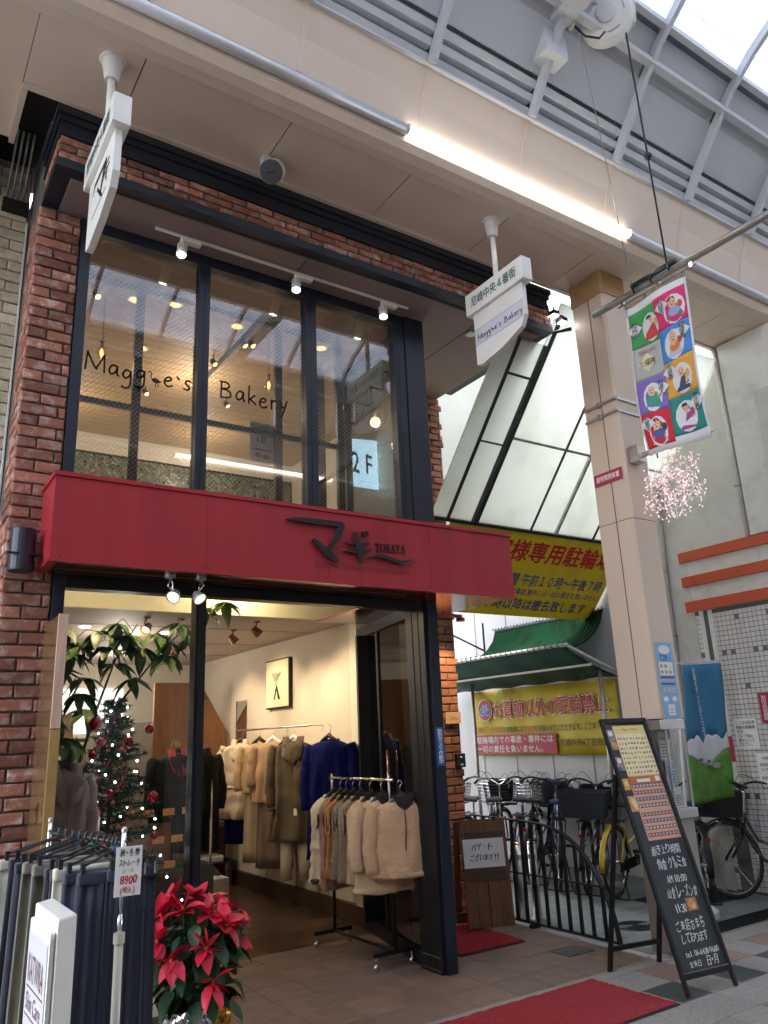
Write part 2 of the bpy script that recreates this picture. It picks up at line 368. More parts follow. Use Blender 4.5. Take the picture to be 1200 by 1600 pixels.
def chaikin(p, n=2):
    for _ in range(n):
        q = [p[0]]
        for i in range(len(p) - 1):
            a, b = p[i], p[i+1]; q += [(a[0]*.75+b[0]*.25, a[1]*.75+b[1]*.25), (a[0]*.25+b[0]*.75, a[1]*.25+b[1]*.75)]
        q.append(p[-1]); p = q
    return p
HAND = {  # hand-drawn letters: width, strokes (x-height about .6, capitals 1)
 'M': (.95, [[(.0, 0), (.06, .95)], [(.06, .95), (.45, .15), (.55, .12)], [(.5, .12), (.86, .9)], [(.86, .9), (.9, 0)]]),
 'a': (.55, [[(.42, .5), (.2, .58), (.02, .25), (.15, 0), (.38, .2), (.44, .5)], [(.44, .5), (.42, .1), (.52, .02)]]),
 'g': (.55, [[(.42, .5), (.2, .6), (.02, .3), (.16, .08), (.38, .25), (.44, .52)], [(.44, .52), (.44, -.3), (.2, -.45), (.02, -.35)]]),
 'e': (.52, [[(.05, .3), (.4, .38), (.36, .58), (.12, .52), (.02, .2), (.2, 0), (.46, .12)]]),
 "'": (.28, [[(.05, .75), (.16, .62)]]),
 's': (.45, [[(.38, .52), (.15, .56), (.08, .38), (.34, .2), (.26, .0), (.02, .06)]]),
 ' ': (.55, []),
 'B': (.7, [[(.05, .0), (.08, .9)], [(.0, .88), (.45, .9), (.5, .6), (.1, .5)], [(.1, .5), (.55, .45), (.6, .1), (.05, .02)]]),
 'k': (.5, [[(.06, 0), (.08, .95)], [(.4, .5), (.1, .22)], [(.14, .25), (.46, .0)]]),
 'r': (.42, [[(.06, .5), (.08, .0)], [(.08, .3), (.2, .52), (.38, .48)]]),
 'y': (.5, [[(.04, .52), (.14, .14), (.3, .2)], [(.42, .56), (.3, .1), (.12, -.4)]]),
}
def bird(F, g, a, b, s, d):
    F.poly(g, [(a + x * s, b + y * s) for x, y in [(.1, .3), (.22, .42), (.42, .40), (.58, .28), (.66, .32), (.6, .2), (.45, .14), (.3, .12), (.15, .18)]], d, d + .002)
    F.stroke(g, [(a + x * s, b + y * s) for x, y in chaikin([(.16, .3), (.02, .45), (.1, .62), (.0, .78), (-.1, .7)])], .05 * s, d, d + .002)
    F.stroke(g, [(a + .32 * s, b + .15 * s), (a + .33 * s, b - .18 * s)], .035 * s, d, d + .002)
    F.stroke(g, [(a + .4 * s, b + .15 * s), (a + .5 * s, b + .0 * s), (a + .42 * s, b - .08 * s)], .035 * s, d, d + .002)
def handwrite(g, body, F, a0, b0, size, w=.06, d=.002, sp=.12):
    a = a0
    for ch in body:
        if ch == 'i': bird(F, g, a + .05 * size, b0 + .1 * size, size * .9, d); a += .75 * size; continue
        wd, st = HAND[ch]
        for s in st: F.stroke(g, [(a + x * size, b0 + y * size) for x, y in chaikin(s)], w * size, d, d + .002)
        a += (wd + sp) * size
    return a

# ================================================================ sky dome is the world; GROUND
g = G().box(-40, 60, -40, 60, -.30, -.02); struct('ground', g, mat('distant_asphalt', (.10, .10, .10), .9))
pave = part('street_pavement', G().box(-14, 26, -1.9, 3.93, -.019, -.006), M_joint, kind='structure')
apron = part('tiled_apron', G().box(-1.2, 4.80, 4.05, 6.02, -.019, -.006), M_tjoint, kind='structure')
conc = part('parking_floor', G().box(4.86, 7.2, 4.10, 16, -.019, 0.0), M_conc, kind='structure')
struct('granite_kerb_strip', G().box(-6, 4.80, 3.93, 4.05, -.019, 0.0), M_gran)
struct('fence_kerb', G().box(4.80, 4.86, 3.93, 6.3, -.019, 0.004), mat('pale_kerb', (.42, .41, .39), .8, scale=9, col2=(.25, .24, .23), thr=(.5, .7)))
struct('parking_edge_strip', G().box(4.86, 12, 3.93, 4.10, -.019, 0.0), M_gran)
PV = {}
def paver_mesh(w, l, m, h=.006, ch=.002):
    k = (w, l, m.name)
    if k not in PV:
        g = G(); a, b = w/2, l/2
        g.add([(-a, -b, 0), (a, -b, 0), (a, b, 0), (-a, b, 0), (-a, -b, h-ch), (a, -b, h-ch), (a, b, h-ch), (-a, b, h-ch),
               (-a+ch, -b+ch, h), (a-ch, -b+ch, h), (a-ch, b-ch, h), (-a+ch, b-ch, h)],
              [(0, 1, 5, 4), (1, 2, 6, 5), (2, 3, 7, 6), (3, 0, 4, 7), (4, 5, 9, 8), (5, 6, 10, 9), (6, 7, 11, 10), (7, 4, 8, 11), (8, 9, 10, 11)])
        PV[k] = mesh('paver', g, m)
    return PV[k]
S = .293
for i in range(-2, 18):
    for j in range(0, 9):
        x = 4.34 + (i - 8) * S; y = 3.93 - (j + .5) * S - .0
        if y < 1.2 or (y < 2.6 and x < 1.0): continue
        k = (i - 8)
        m = M_gran
        if j == 1 and k % 2 == 0: m = M_grand
        elif j == 0 and k % 2 == 1 and k > 0: m = M_granb
        elif j == 3 and k % 4 == 1: m = M_granb
        inst('paver', paver_mesh(S - .006, S - .006, m), (x, y, -.006), pave)
g = G()
T = .305
for i in range(0, 16):
    for j in range(-1, 7):
        x0 = 4.80 - i * T - T; y0 = 4.05 + j * T
        if j < 0 or y0 > 5.95: continue
        l = min(T, 6.02 - y0)
        if x0 < .1: continue
        inst('floor_tile', paver_mesh(T - .005, round(l - .005, 3), M_terra), (x0 + T/2, y0 + l/2, -.006 + random.uniform(-.0006, .0006)), apron)
solo('utility_cover', G().box(4.41, 4.66, 4.44, 4.64, .001, .006), mat('worn_iron_cover', (.12, .125, .13), .5, .4, scale=30, col2=(.05, .05, .055), thr=(.4, .7), bump=.4), 'square grey metal access cover let into the brown tiles beside the curved fence', 'access cover')
mh = thing('manhole_cover', 'round dark iron manhole cover in the concrete behind the fence', 'manhole', (5.46, 4.72, 0))
part('rim', G().lathe([(.17, 0), (.17, .004), (.145, .004)], (5.46, 4.72, 0), n=28), M_iron, mh)
g = G()
for r in (.03, .065, .10, .135):
    g.tube([(5.46 + r*cos(2*pi*k/20), 4.72 + r*sin(2*pi*k/20), .005) for k in range(20)], .006, 4, closed=True)
part('raised_ring', g, M_iron, mh)
dr = thing('drain_grating', 'long dark slotted drain grating across the parking area', 'drain', (6.4, 4.24, 0))
g = G().box(5.65, 7.2, 4.14, 4.34, 0.0005, .003); part('channel', g, M_blackm, dr)
g = G()
for k in range(60): g.box(5.66 + k*.0255, 5.675 + k*.0255, 4.15, 4.33, .003, .007)
for y in (4.14, 4.235, 4.33): g.box(5.65, 7.2, y, y+.01, .003, .0085)
part('grate_bar', g, M_iron, dr, kind='stuff')
d2 = thing('checker_plate', 'dark ribbed metal plate on the concrete near the tiled wall', 'metal plate', (6.6, 5.0, 0))
part('plate', G().box(6.2, 7.15, 4.75, 5.4, .0005, .004), mat('dark_plate', (.06, .06, .06), .5, .4), d2)
g = G()
for k in range(30): g.box(6.22 + k*.031, 6.232 + k*.031, 4.78, 5.37, .004, .007)
part('rib', g, M_iron, d2, kind='stuff')

# ================================================================ ARCADE
XA, XB = -6.0, 16.0
YC = 1.35
def mir(y): return 2 * YC - y
def both(fn):
    fn(lambda y: y, 1); fn(mir, -1)
# ceilings on both sides with separate panels
def ceil_side(fy, sgn):
    yb, yf = (4.21, 3.68)
    def bx(g, x0, x1, y0, y1, z0, z1):
        a, b = sorted((fy(y0), fy(y1))); g.box(x0, x1, a, b, z0, z1)
    g = G(); bx(g, XA, XB, 3.66, 4.24 if sgn > 0 else 5.2, 5.432, 5.50)
    if sgn > 0: bx(g, XA, .36, 4.24, 4.75, 5.432, 5.50)
    c = part('arcade_ceiling', g, mat('ceiling_seam_shadow', (.20, .15, .12), .8), kind='structure')
    x = .94 - .95 * 7
    while x < XB - 1:
        g = G(); x1 = x + .95 - .008
        if sgn > 0 and x1 <= .95 and x1 > .3:
            bx(g, x, .355, yf, 4.74, 5.42, 5.431); part('ceiling_panel', g, M_ceil, c)
            g = G(); bx(g, .359, x1, yf, yb, 5.42, 5.431); part('ceiling_panel', g, M_ceil, c)
        else:
            bx(g, x, x1, yf, (4.74 if x1 < .5 else yb) if sgn > 0 else 5.2, 5.42, 5.431); part('ceiling_panel', g, M_ceil, c)
        x += .95
    if sgn > 0:
        part('edge_trim', G().box(.36, XB, 4.212, 4.245, 5.395, 5.431), M_trim, c)
        part('edge_trim', G().box(.356, .39, 4.246, 4.76, 5.395, 5.431), M_trim, c)
    # rounded lip
    pr = [(3.68, 5.419), (3.67, 5.408), (3.60, 5.418), (3.54, 5.445), (3.505, 5.49), (3.495, 5.60), (3.60, 5.60), (3.66, 5.50), (3.68, 5.45)]
    g = G(); xs = [XA + k * (XB - XA) / 1 for k in range(2)]
    g.prism([(XA, fy(a), b) for a, b in pr], (XB - XA, 0, 0)); part('fascia_lip', g, M_trim, c, smooth=False)
    pcs = [(XA, .1), (.1, 2.655), (4.96, 9.6), (11.9, XB)] if sgn > 0 else [(XA, -1.3), (1.5, 3.3), (5.9, 9.6), (11.9, XB)]
    for a, b in pcs:
        part('edge_tube', G().tube([(a, fy(3.475), 5.555), (b, fy(3.475), 5.555)], .038, 14), M_silver, c, smooth=True)
    return c
cA = ceil_side(lambda y: y, 1); cB = ceil_side(mir, -1)
def led(x0, x1, y, lab):
    t = thing('strip_light', lab, 'strip light', (x0, y, 5.56), 'strip lights along the canopy edge')
    part('diffuser', G().tube([(x0 + .01, y, 5.555), (x1 - .01, y, 5.555)], .031, 12), M_led, t, smooth=True)
    for x in (x0, x1 - .012): part('end_cap', G().tube([(x, y, 5.56), (x + .012, y, 5.56)], .040, 12), M_silver, t)
led(2.655, 4.96, 3.47, 'long glowing white strip light on the canopy edge above the red shop sign')
led(9.6, 11.9, 3.47, 'far strip light on the canopy edge beyond the tiled building')
led(-1.3, 1.5, mir(3.47), 'strip light on the opposite canopy edge seen only in the upper window')
led(3.3, 5.9, mir(3.47), 'second strip light on the opposite canopy edge seen only in reflections')
led(9.6, 11.9, mir(3.47), 'farthest strip light on the opposite canopy edge')
# vault
RS = .951; RX = [4.682 + RS * k for k in range(-11, 13)]
PROF = [(3.48, 5.62), (3.42, 5.84), (3.33, 6.06), (3.17, 6.31), (2.95, 6.60), (2.78, 6.80), (2.53, 7.01), (2.28, 7.17), (1.95, 7.30), (1.65, 7.37), (1.35, 7.39)]
roof = part('arcade_roof', G().box(XA, XB, 3.60, 3.70, 5.62, 6.0), M_grayl, kind='structure')
def offs(p, d):  # outward normal of profile at index
    out = []
    for i, (y, z) in enumerate(p):
        a = p[max(i-1, 0)]; b = p[min(i+1, len(p)-1)]; ty, tz = b[0]-a[0], b[1]-a[1]; L = math.hypot(ty, tz); out.append((y + tz/L*d, z - ty/L*d))
    return out
OUT = offs(PROF, .0); INN = offs(PROF, -.07); BCK = offs(PROF, .03)
def strip(g, x0, x1, i0, i1, P, thick, fy, sgn):  # shell following the profile between indices
    for i in range(i0, i1):
        (y0, z0), (y1, z1) = P[i], P[i+1]; ty, tz = y1-y0, z1-z0; L = math.hypot(ty, tz); ny, nz = tz/L*thick, -ty/L*thick
        g.hexa([(x0, fy(y0), z0), (x1, fy(y0), z0), (x1, fy(y0+ny), z0+nz), (x0, fy(y0+ny), z0+nz), (x0, fy(y1), z1), (x1, fy(y1), z1), (x1, fy(y1+ny), z1+nz), (x0, fy(y1+ny), z1+nz)])
for fy, sgn in ((lambda y: y, 1), (mir, -1)):
    rib_me = None
    for n, x in enumerate(RX):
        if sgn > 0:
            g = G()   # full arch rib, both sides in one piece
            path = [(y, z) for y, z in PROF[2:]] + [(mir(y), z) for y, z in PROF[2:-1][::-1]]
            pin = [(y, z) for y, z in INN[2:]] + [(mir(y), z) for y, z in INN[2:-1][::-1]]
            for i in range(len(path) - 1):
                (y0, z0), (y1, z1), (a0, b0), (a1, b1) = path[i], path[i+1], pin[i], pin[i+1]
                g.hexa([(x-.022, y0, z0+.0), (x+.022, y0, z0), (x+.022, a0, b0), (x-.022, a0, b0), (x-.022, y1, z1), (x+.022, y1, z1), (x+.022, a1, b1), (x-.022, a1, b1)])
            part('arch_rib', g, M_grayp, roof)
        if n == len(RX) - 1: continue
        x1 = RX[n+1]
        g = G(); strip(g, x + .004, x1 - .004, 0, 2, PROF, .03, fy, sgn); part('fascia_panel', g, M_beige, roof)
        g = G(); strip(g, x - .018, x + .018, 0, 2, offs(PROF, -.006), .006, fy, sgn)
        bl = part('joint_strip', g, M_trim, roof)
        g = G(); strip(g, x + .024, x1 - .024, 3, 4, PROF, .02, fy, sgn); part('grey_panel', g, M_grayl, roof)
        g = G(); strip(g, x + .024, x1 - .024, 4, 5, offs(PROF, .015), .02, fy, sgn); part('grey_panel', g, M_grayl, roof)
        # louvre slats: each a tilted blade in front of a recessed back
        g = G(); strip(g, x + .024, x1 - .024, 2, 3, offs(PROF, .07), .02, fy, sgn); part('louvre_back', g, M_grayl, roof)
        for k in range(3):
            f = (k + .12) / 3; f2 = f + .17; y = 3.33 - .16*f; z = 6.06 + .25*f; y2 = 3.33 - .16*f2; z2 = 6.06 + .25*f2
            g = G().hexa([(x+.024, fy(y), z), (x1-.024, fy(y), z), (x1-.024, fy(y+.05), z+.0), (x+.024, fy(y+.05), z+.0), (x+.024, fy(y2), z2), (x1-.024, fy(y2), z2), (x1-.024, fy(y2+.05), z2+.03), (x+.024, fy(y2+.05), z2+.03)])
            part('louvre_slat', g, M_grayp, roof)
        # skylight pane
        g = G(); strip(g, x + .0, x1 - .0, 5, 10, offs(PROF, .02), .008, fy, sgn); part('skylight_pane', g, M_skyl, roof)
    g = G(); strip(g, XA, XB, 0, 5, offs(PROF, .10), .02, fy, sgn); part('cove_backing', g, M_grayl, roof)
    def rail(y, z, w, h, name='roof_rail'):
        g = G(); a, b = sorted((fy(y - w/2), fy(y + w/2))); g.box(XA, XB, a, b, z - h/2, z + h/2); part(name, g, M_grayp, roof)
    rail(3.335, 6.05, .05, .018, 'panel_trim'); rail(2.84, 6.66, .06, .05, 'gutter_rail'); rail(2.66, 6.87, .05, .05, 'skylight_rail')
    g = G(); a, b = sorted((fy(2.95), fy(2.70))); g.hexa([(XA, fy(2.87), 6.70), (XB, fy(2.87), 6.70), (XB, fy(2.69), 6.92), (XA, fy(2.69), 6.92), (XA, fy(2.95), 6.72), (XB, fy(2.95), 6.72), (XB, fy(2.75), 6.98), (XA, fy(2.75), 6.98)])
    part('gutter_channel', g, M_grayl, roof)
    rail(1.95, 7.27, .03, .03, 'skylight_rail')
part('ridge_rail', G().box(XA, XB, YC-.03, YC+.03, 7.33, 7.385), M_grayp, roof)
for k in (-8, -5, -1, 3, 7, 11):
    x = 4.682 + RS * k
    if k == -8: continue
    t = thing('tie_beam', 'grey steel tie beam crossing the arcade roof ' + {-5: 'behind the camera to the left', -1: 'beside the white cord reel', 3: 'beyond the banner at the right edge', 7: 'far down the arcade to the right', 11: 'farthest along the arcade'}[k], 'beam', (x, YC, 6.7), 'tie beams across the arcade')
    part('beam', G().box(x - .075, x + .075, mir(3.0), 3.0, 6.60, 6.78), M_grayp, t)
    for s in (1, -1):
        f = (lambda y: y) if s > 0 else mir
        a, b = sorted((f(2.98), f(3.16))); part('bracket', G().box(x - .11, x + .11, a, b, 6.36, 6.58), M_grayp, t)
# cord reel + ropes
rl = thing('cord_reel', 'white round cord reel hanging from the arcade roof beam', 'cord reel', (4.12, 2.80, 6.75))
ax = V(-.62, -.66, -.42).normalized(); c0 = V(4.10, 2.80, 6.76)
part('housing', G().lathe([(.17, -.06), (.215, -.05), (.225, .0), (.215, .045), (.18, .06), (.06, .065)], c0, ax, 26), M_white, rl, smooth=False)
part('centre_cap', G().lathe([(.075, .066), (.07, .078), (.05, .08)], c0, ax, 20), M_whitep, rl)
u = ax.cross(V(0, 0, 1)).normalized(); w = ax.cross(u)
for a in (0, 1.6, 3.2, 4.7): part('housing_groove', G().tube([c0 + ax*.064 + (u*cos(a+t) + w*sin(a+t)) * .14 for t in (0, .25, .5, .75)], .004, 4), M_galv, rl)
g = G().obox(c0 + u * -.18 + w*.02, ax*.045, u*.045, w*.07); part('cord_outlet', g, M_whitep, rl)
part('pulley', G().lathe([(.035, -.02), (.045, 0), (.035, .02)], (3.84, 2.92, 6.64), (1, -.3, 0), 14), M_whitep, rl)
part('hanger', G().box(3.80, 4.02, 2.77, 2.79, 6.79, 6.81), M_grayp, rl)
g = G().tube([(3.86, 2.9, 6.62), (3.9, 2.85, 6.5), (4.0, 2.8, 6.49), (4.05, 2.78, 6.56)], .009, 5); part('cable_loop', g, M_blk, rl, smooth=True)
solo('support_rope', G().tube([(4.22, 2.72, 6.62), (4.55, 2.92, 5.80), (4.85, 3.10, 4.99)], .0075, 6), M_blk, 'thick dark rope dropping from the cord reel to the banner pole', 'rope', smooth=True)
solo('rope_knot', G().ball((4.565, 2.925, 5.77), .032, 10, 7), M_blk, 'black ball knot halfway down the thick dark rope', 'knot', smooth=True)
solo('thin_cord', G().tube([(3.87, 2.88, 6.61), (4.85, 3.44, 4.96)], .0035, 4), M_galv, 'thin pale cord running from the pulley down to the banner pole', 'cord')
g = G()
for k in range(9):
    p = V(4.85, 3.44, 5.0) + V(-.98, -.56, 1.65) * (k * .019)
    g.tube([p + V(0, .011*cos(t), .016*sin(t)) if k % 2 else p + V(.011*cos(t), 0, .016*sin(t)) for t in (0, 1.05, 2.1, 3.14, 4.2, 5.2)], .0028, 4, closed=True)
solo('hanging_chain', g, M_galv, 'short steel chain holding the banner pole below the thin cord', 'chain')
# banner pole
bp = thing('banner_pole', 'grey metal pole held crosswise by ropes above the pavement', 'pole', (4.85, 3, 4.93))
part('pole', G().tube([(4.85, 3.86, 4.95), (4.85, .4, 4.90)], .030, 14), M_galv, bp, smooth=True)
part('grip_sleeve', G().tube([(4.85, 3.44, 4.99), (4.85, 3.02, 4.99)], .030, 12), M_blk, bp, smooth=True)
for y in (3.42, 3.25, 3.08): part('clamp_ring', G().tube([(4.85, y, 4.957), (4.85, y-.014, 4.957)], .042, 12), M_blk, bp)
part('hook', G().tube([(4.85 + .0, 3.80 + .015*cos(t), 4.905 + .018*sin(t)) for t in (0, .8, 1.6, 2.4, 3.2, 4, 4.8, 5.6)], .004, 5, closed=True), M_galv, bp)
part('banner_rod', G().tube([(4.85, 3.60, 4.885), (4.85, 2.86, 4.875)], .007, 6), M_galv, bp)
for y in (3.55, 3.2, 2.9): part('rod_clip', G().box(4.838, 4.862, y-.012, y+.012, 4.87, 4.93), M_chrome, bp)

# opposite side of the street (behind the camera, only reflected)
ob = thing('opposite_building', 'beige shop building on the other side of the arcade', 'building', (4, -2.2, 0))
part('wall', G().box(-12, 24, -2.6, -2.25, -.02, 6.6), mat('opposite_wall', (.38, .35, .32), .7), ob)
for k in range(9):
    x = -9 + k*3.4
    w = part('shop_window', G().box(x, x + 2.6, -2.25, -2.2, .4, 2.5), M_navy, ob)
    part('pane', G().box(x + .08, x + 2.52, -2.2, -2.19, .5, 2.4), M_glassd, w)
    part('awning', G().box(x - .1, x + 2.7, -2.25, -1.85, 2.6, 3.1), [M_whitep, M_green, M_crim, M_navy][k % 4], ob)
for x in (-1.0, 8.0):
    t = thing('arcade_column', 'beige arcade column on the far side of the street at x %s' % ('near' if x < 0 else 'beyond'), 'column', (x, -1.1, 0), 'beige arcade columns')
    t['label'] = 'beige arcade column across the street, ' + ('the nearer of the two behind the camera' if x < 0 else 'the farther of the two behind the camera')
    part('shaft', G().box(x - .17, x + .17, -1.47, -1.13, 0, 5.42), M_col, t)

# the near column
cl = thing('arcade_column', 'beige clad arcade column with ochre top beside the chalkboard', 'column', (5.13, 4.0, 0), 'beige arcade columns')
def colring(x0, x1, y0, y1, c): return [(x0 + c*.35, y0), (x1 - c, y0), (x1, y0 + c), (x1, y1), (x0, y1), (x0, y0 + c*.35)]
def colsec(g, z0, z1, e=0, c=.06):
    P = colring(4.96 - e, 5.31 + e, 3.83 - e, 4.17 + e, c); g.prism([(a, b, z0) for a, b in P], (0, 0, z1 - z0))
g = G(); colsec(g, 1.60, 3.15); part('cladding_panel', g, M_col, cl)
g = G(); colsec(g, 3.156, 5.20); part('cladding_panel', g, M_col, cl)
g = G(); colsec(g, 3.15, 3.156, -.003); part('panel_joint', g, M_mortar, cl)
g = G(); colsec(g, 5.20, 5.42, .008); part('top_band', g, M_cap, cl)
part('steel_skirt', G().box(4.97, 5.16, 3.945, 4.17, 0, 1.598), M_brushed, cl, bevel=.006)
g = G().box(4.956, 4.962, 3.985, 3.992, 1.6, 5.2); part('seam', g, mat('dark_seam', (.16, .12, .1), .8), cl)
for z in (4.07, 4.18):
    g = G().box(4.948, 4.955, 3.832, 4.175, z, z+.022); g.box(4.955, 5.318, 3.818, 3.825, z, z+.022); part('steel_strap', g, M_steel, cl)
    part('strap_buckle', G().box(4.938, 4.952, 4.0, 4.03, z-.012, z+.034), M_steel, cl)
rs = thing('column_plate', 'small red plate with white letters on the arcade column', 'sign', (4.95, 4, 3.54))
F = Frame((4.953, 4.155, 3.495), (0, -1, 0), (0, 0, 1))
g = G(); F.rect(g, 0, .29, 0, .10, 0, .005); part('plate', g, M_crim, rs)
g = G(); text(g, '屋根開閉装置', F, .025, .265, .028, .076, .0055, .02); part('lettering', g, M_paper, rs)
# bracket and snowflake
br = thing('sign_bracket', 'steel bracket arm on the column below the banner', 'bracket', (5.1, 3.8, 3.7))
part('box', G().box(5.02, 5.13, 3.74, 3.824, 3.62, 3.76), M_steel, br)
part('arm', G().box(5.055, 5.095, 3.13, 3.74, 3.655, 3.685), M_steel, br)
part('arm_tip', G().box(5.05, 5.10, 3.10, 3.13, 3.65, 3.69), M_white, br)

# ================================================================ BRICKS
BR = {}
def brick_me(L, H, D, m, v):
    k = (round(L, 3), H, D, m.name, v)
    if k not in BR:
        rd = random.Random(hash((k[0], v, 11)) % 9999); j = lambda s: rd.uniform(-s, s); a, h = L/2, H/2; c = .006
        P = []
        for (sx, sz) in ((-1, -1), (1, -1), (1, 1), (-1, 1)): P.append((sx*a + j(.002), 0, sz*h + j(.0015)))
        for (sx, sz) in ((-1, -1), (1, -1), (1, 1), (-1, 1)): P.append((sx*a + j(.002), -D + .005 + j(.002), sz*h + j(.002)))
        mids = []
        for (sx, sz) in ((-1, -1), (0, -1), (1, -1), (1, 0), (1, 1), (0, 1), (-1, 1), (-1, 0)):
            mids.append((sx*(a - c) + j(.002), -D + j(.0025), sz*(h - c) + j(.002)))
        g = G(); g.add(P + mids, [(0, 1, 5, 4), (1, 2, 6, 5), (2, 3, 7, 6), (3, 0, 4, 7),
            (4, 5, 10, 9, 8), (5, 6, 12, 11, 10), (6, 7, 14, 13, 12), (7, 4, 8, 15, 14), (8, 9, 10, 11, 12, 13, 14, 15)])
        BR[k] = mesh('brick', g, m)
    return BR[k]
def brick_face(root, O, yaw, width, height, m, course=.0725, bl=.215, gap=.011, D=.020, off=0, rng=None, ragged=0, tags=None):
    O = Vector(O); U = V(cos(yaw), sin(yaw), 0); N = V(sin(yaw), -cos(yaw), 0); rd = random.Random(rng or 3)
    rows = int(height / course + .01)
    for r in range(rows):
        z = O.z + (r + .5) * course
        x = -((r % 2) * .5 + off) * bl
        lim = width + (rd.choice((0, ragged)) if ragged else 0)
        while x < lim - .02:
            a = max(x, 0); b = min(x + bl, lim)
            if b - a > .045:
                L = round((b - a - gap) / .02) * .02 if not (a == x and b == x + bl) else bl - gap
                if L > .02:
                    me = brick_me(L, course - gap, D, m, rd.randrange(4))
                    inst('brick', me, O + U * ((a + b) / 2) + V(0, 0, z - O.z) + N * rd.uniform(-.003, .003), root, rot=(rd.uniform(-.008, .008), 0, yaw))
            x += bl
# left brick pillar
bp1 = thing('brick_pillar', 'tall red brick pillar at the left side of the shop front', 'brick wall', (.7, 4.9, 0))
part('mortar_core', G().box(.59, .835, 4.715, 5.30, 0, 4.967), M_mortar, bp1); part('upper_core', G().box(.595, .83, 4.765, 5.31, 4.968, 5.67), M_mortar, bp1)
brick_face(bp1, (.572, 4.715, .02), 0, .263, 4.95, M_brick, rng=5)
brick_face(bp1, (.592, 5.04, .62), -pi/2, .328, 4.35, M_brick, rng=8, off=.25)
# brick fascia band with cornice
bl = thing('brick_fascia', 'brick band with dark blue cornice above the upper windows', 'brick wall', (2.7, 4.3, 5.1))
part('mortar_core', G().box(.615, 4.755, 4.30, 4.42, 5.03, 5.20), M_mortar, bl)
brick_face(bl, (.597, 4.30, 5.032), 0, 4.17, .168, M_brick, course=.056, rng=4, bl=.205)
brick_face(bl, (.615, 4.75, 5.032), -pi/2, .45, .168, M_brick, course=.056, rng=6)
g = G().box(.612, .70, 4.42, 4.76, 5.03, 5.20); part('side_core', g, M_mortar, bl)
for i, (z0, z1, e) in enumerate(((5.20, 5.245, .012), (5.245, 5.30, .004), (5.30, 5.345, .02), (5.345, 5.395, .035))):
    part('cornice', G().box(.60 - e, 4.755 + e, 4.285 - e, 4.43, z0, z1 - .001), M_navyd, bl)
    part('cornice', G().box(.60 - e, .72, 4.431, 4.76, z0, z1 - .001), M_navyd, bl)
part('lower_trim', G().box(.588, 4.785, 4.272, 4.36, 4.968, 5.029), M_navy, bl)
part('lower_trim', G().box(.588, .68, 4.361, 4.76, 4.968, 5.029), M_navy, bl)
part('lower_trim', G().box(4.69, 4.785, 4.361, 5.76, 4.968, 5.029), M_navy, bl)
part('side_panel', G().box(4.69, 4.75, 4.43, 5.76, 5.03, 5.39), M_navy, bl)
# right brick walls (upper + lower)
br2 = thing('brick_wall', 'brick wall strip behind the dark corner post, lit warm below the red sign', 'brick wall', (4.6, 5.9, 0))
part('mortar_core', G().box(4.32, 4.735, 5.92, 6.3, 0, 4.97), M_mortar, br2)
brick_face(br2, (4.40, 5.92, .01), 0, .325, 2.95, M_brick2, course=.0725, rng=15, ragged=.03)
brick_face(br2, (4.36, 5.90, 3.05), 0, .35, 1.92, M_brick2, course=.068, rng=16, ragged=.03)
# grey brick neighbour
gb = thing('stone_brick_wall', 'grey stone brick wall of the neighbouring house at the left edge', 'brick wall', (.2, 5.3, 0))
part('mortar_core', G().box(-1.6, .58, 5.32, 5.6, 0, 5.68), mat('pale_mortar', (.20, .19, .17), .95), gb)
brick_face(gb, (.10, 5.32, 2.30), 0, .48, 3.33, M_gbrick, course=.083, bl=.19, gap=.008, rng=9, D=.02)
part('lower_wall', G().box(-1.6, .575, 5.27, 5.318, 0, 2.3), M_mortar, gb)
part('caulk_seam', G().tube([(.578, 5.29, 2.3), (.576, 5.29, 5.2)], .008, 5), M_whitep, gb)
# conduits in the gap at the left corner
part('upper_wall', G().box(-8, .58, 5.32, 5.7, 5.681, 8.5), M_plaster, gb); part('flank', G().box(.46, .70, 5.61, 9, 0, 5.42), M_plaster, gb)
ps = thing('conduit_bundle', 'row of thin grey conduits in the dark gap under the ceiling corner', 'pipes', (.5, 4.9, 5.2))
for k in range(4): part('conduit', G().tube([(.42 + k*.035, 5.24, 5.28), (.42 + k*.035, 4.90, 5.64)], .009, 6), M_galv, ps, smooth=True)
part('wall_bracket', G().box(.40, .57, 5.20, 5.29, 5.24, 5.30), M_iron, ps)
part('light_block_plate', G().box(-1.5, 4.78, 4.247, 5.6, 5.685, 5.73), M_blackm, ps); part('light_block_plate', G().box(.60, 4.755, 4.30, 4.76, 5.396, 5.43), M_blackm, ps)  # black plates added to keep sky light out of the ceiling gap
ws = thing('timber_soffit', 'dark brown timber eave at the top left corner', 'eave', (0, 5, 5.2))
part('board', G().box(-1.5, .27, 4.77, 5.31, 5.36, 5.60), mat('dark_timber', (.05, .035, .028), .8, var=.3, stretch=(1, 8, 8)), ws)
part('trim', G().box(-1.5, .30, 4.74, 4.765, 5.36, 5.43), M_trim, ws)

# ================================================================ SHOP BUILDING
sb = thing('shop_building', 'two storey shop with boutique below and bakery above', 'building', (2.6, 5.5, 0))
# soffit under the brick band
part('soffit', G().box(.69, 4.689, 4.361, 5.90, 4.955, 5.02), M_soffit, sb)
part('soffit_joint', G().box(2.35, 2.356, 4.37, 4.70, 4.953, 4.9545), M_blackm, sb)
part('soffit_joint', G().box(4.05, 4.058, 4.37, 5.8, 4.953, 4.9545), M_blackm, sb)
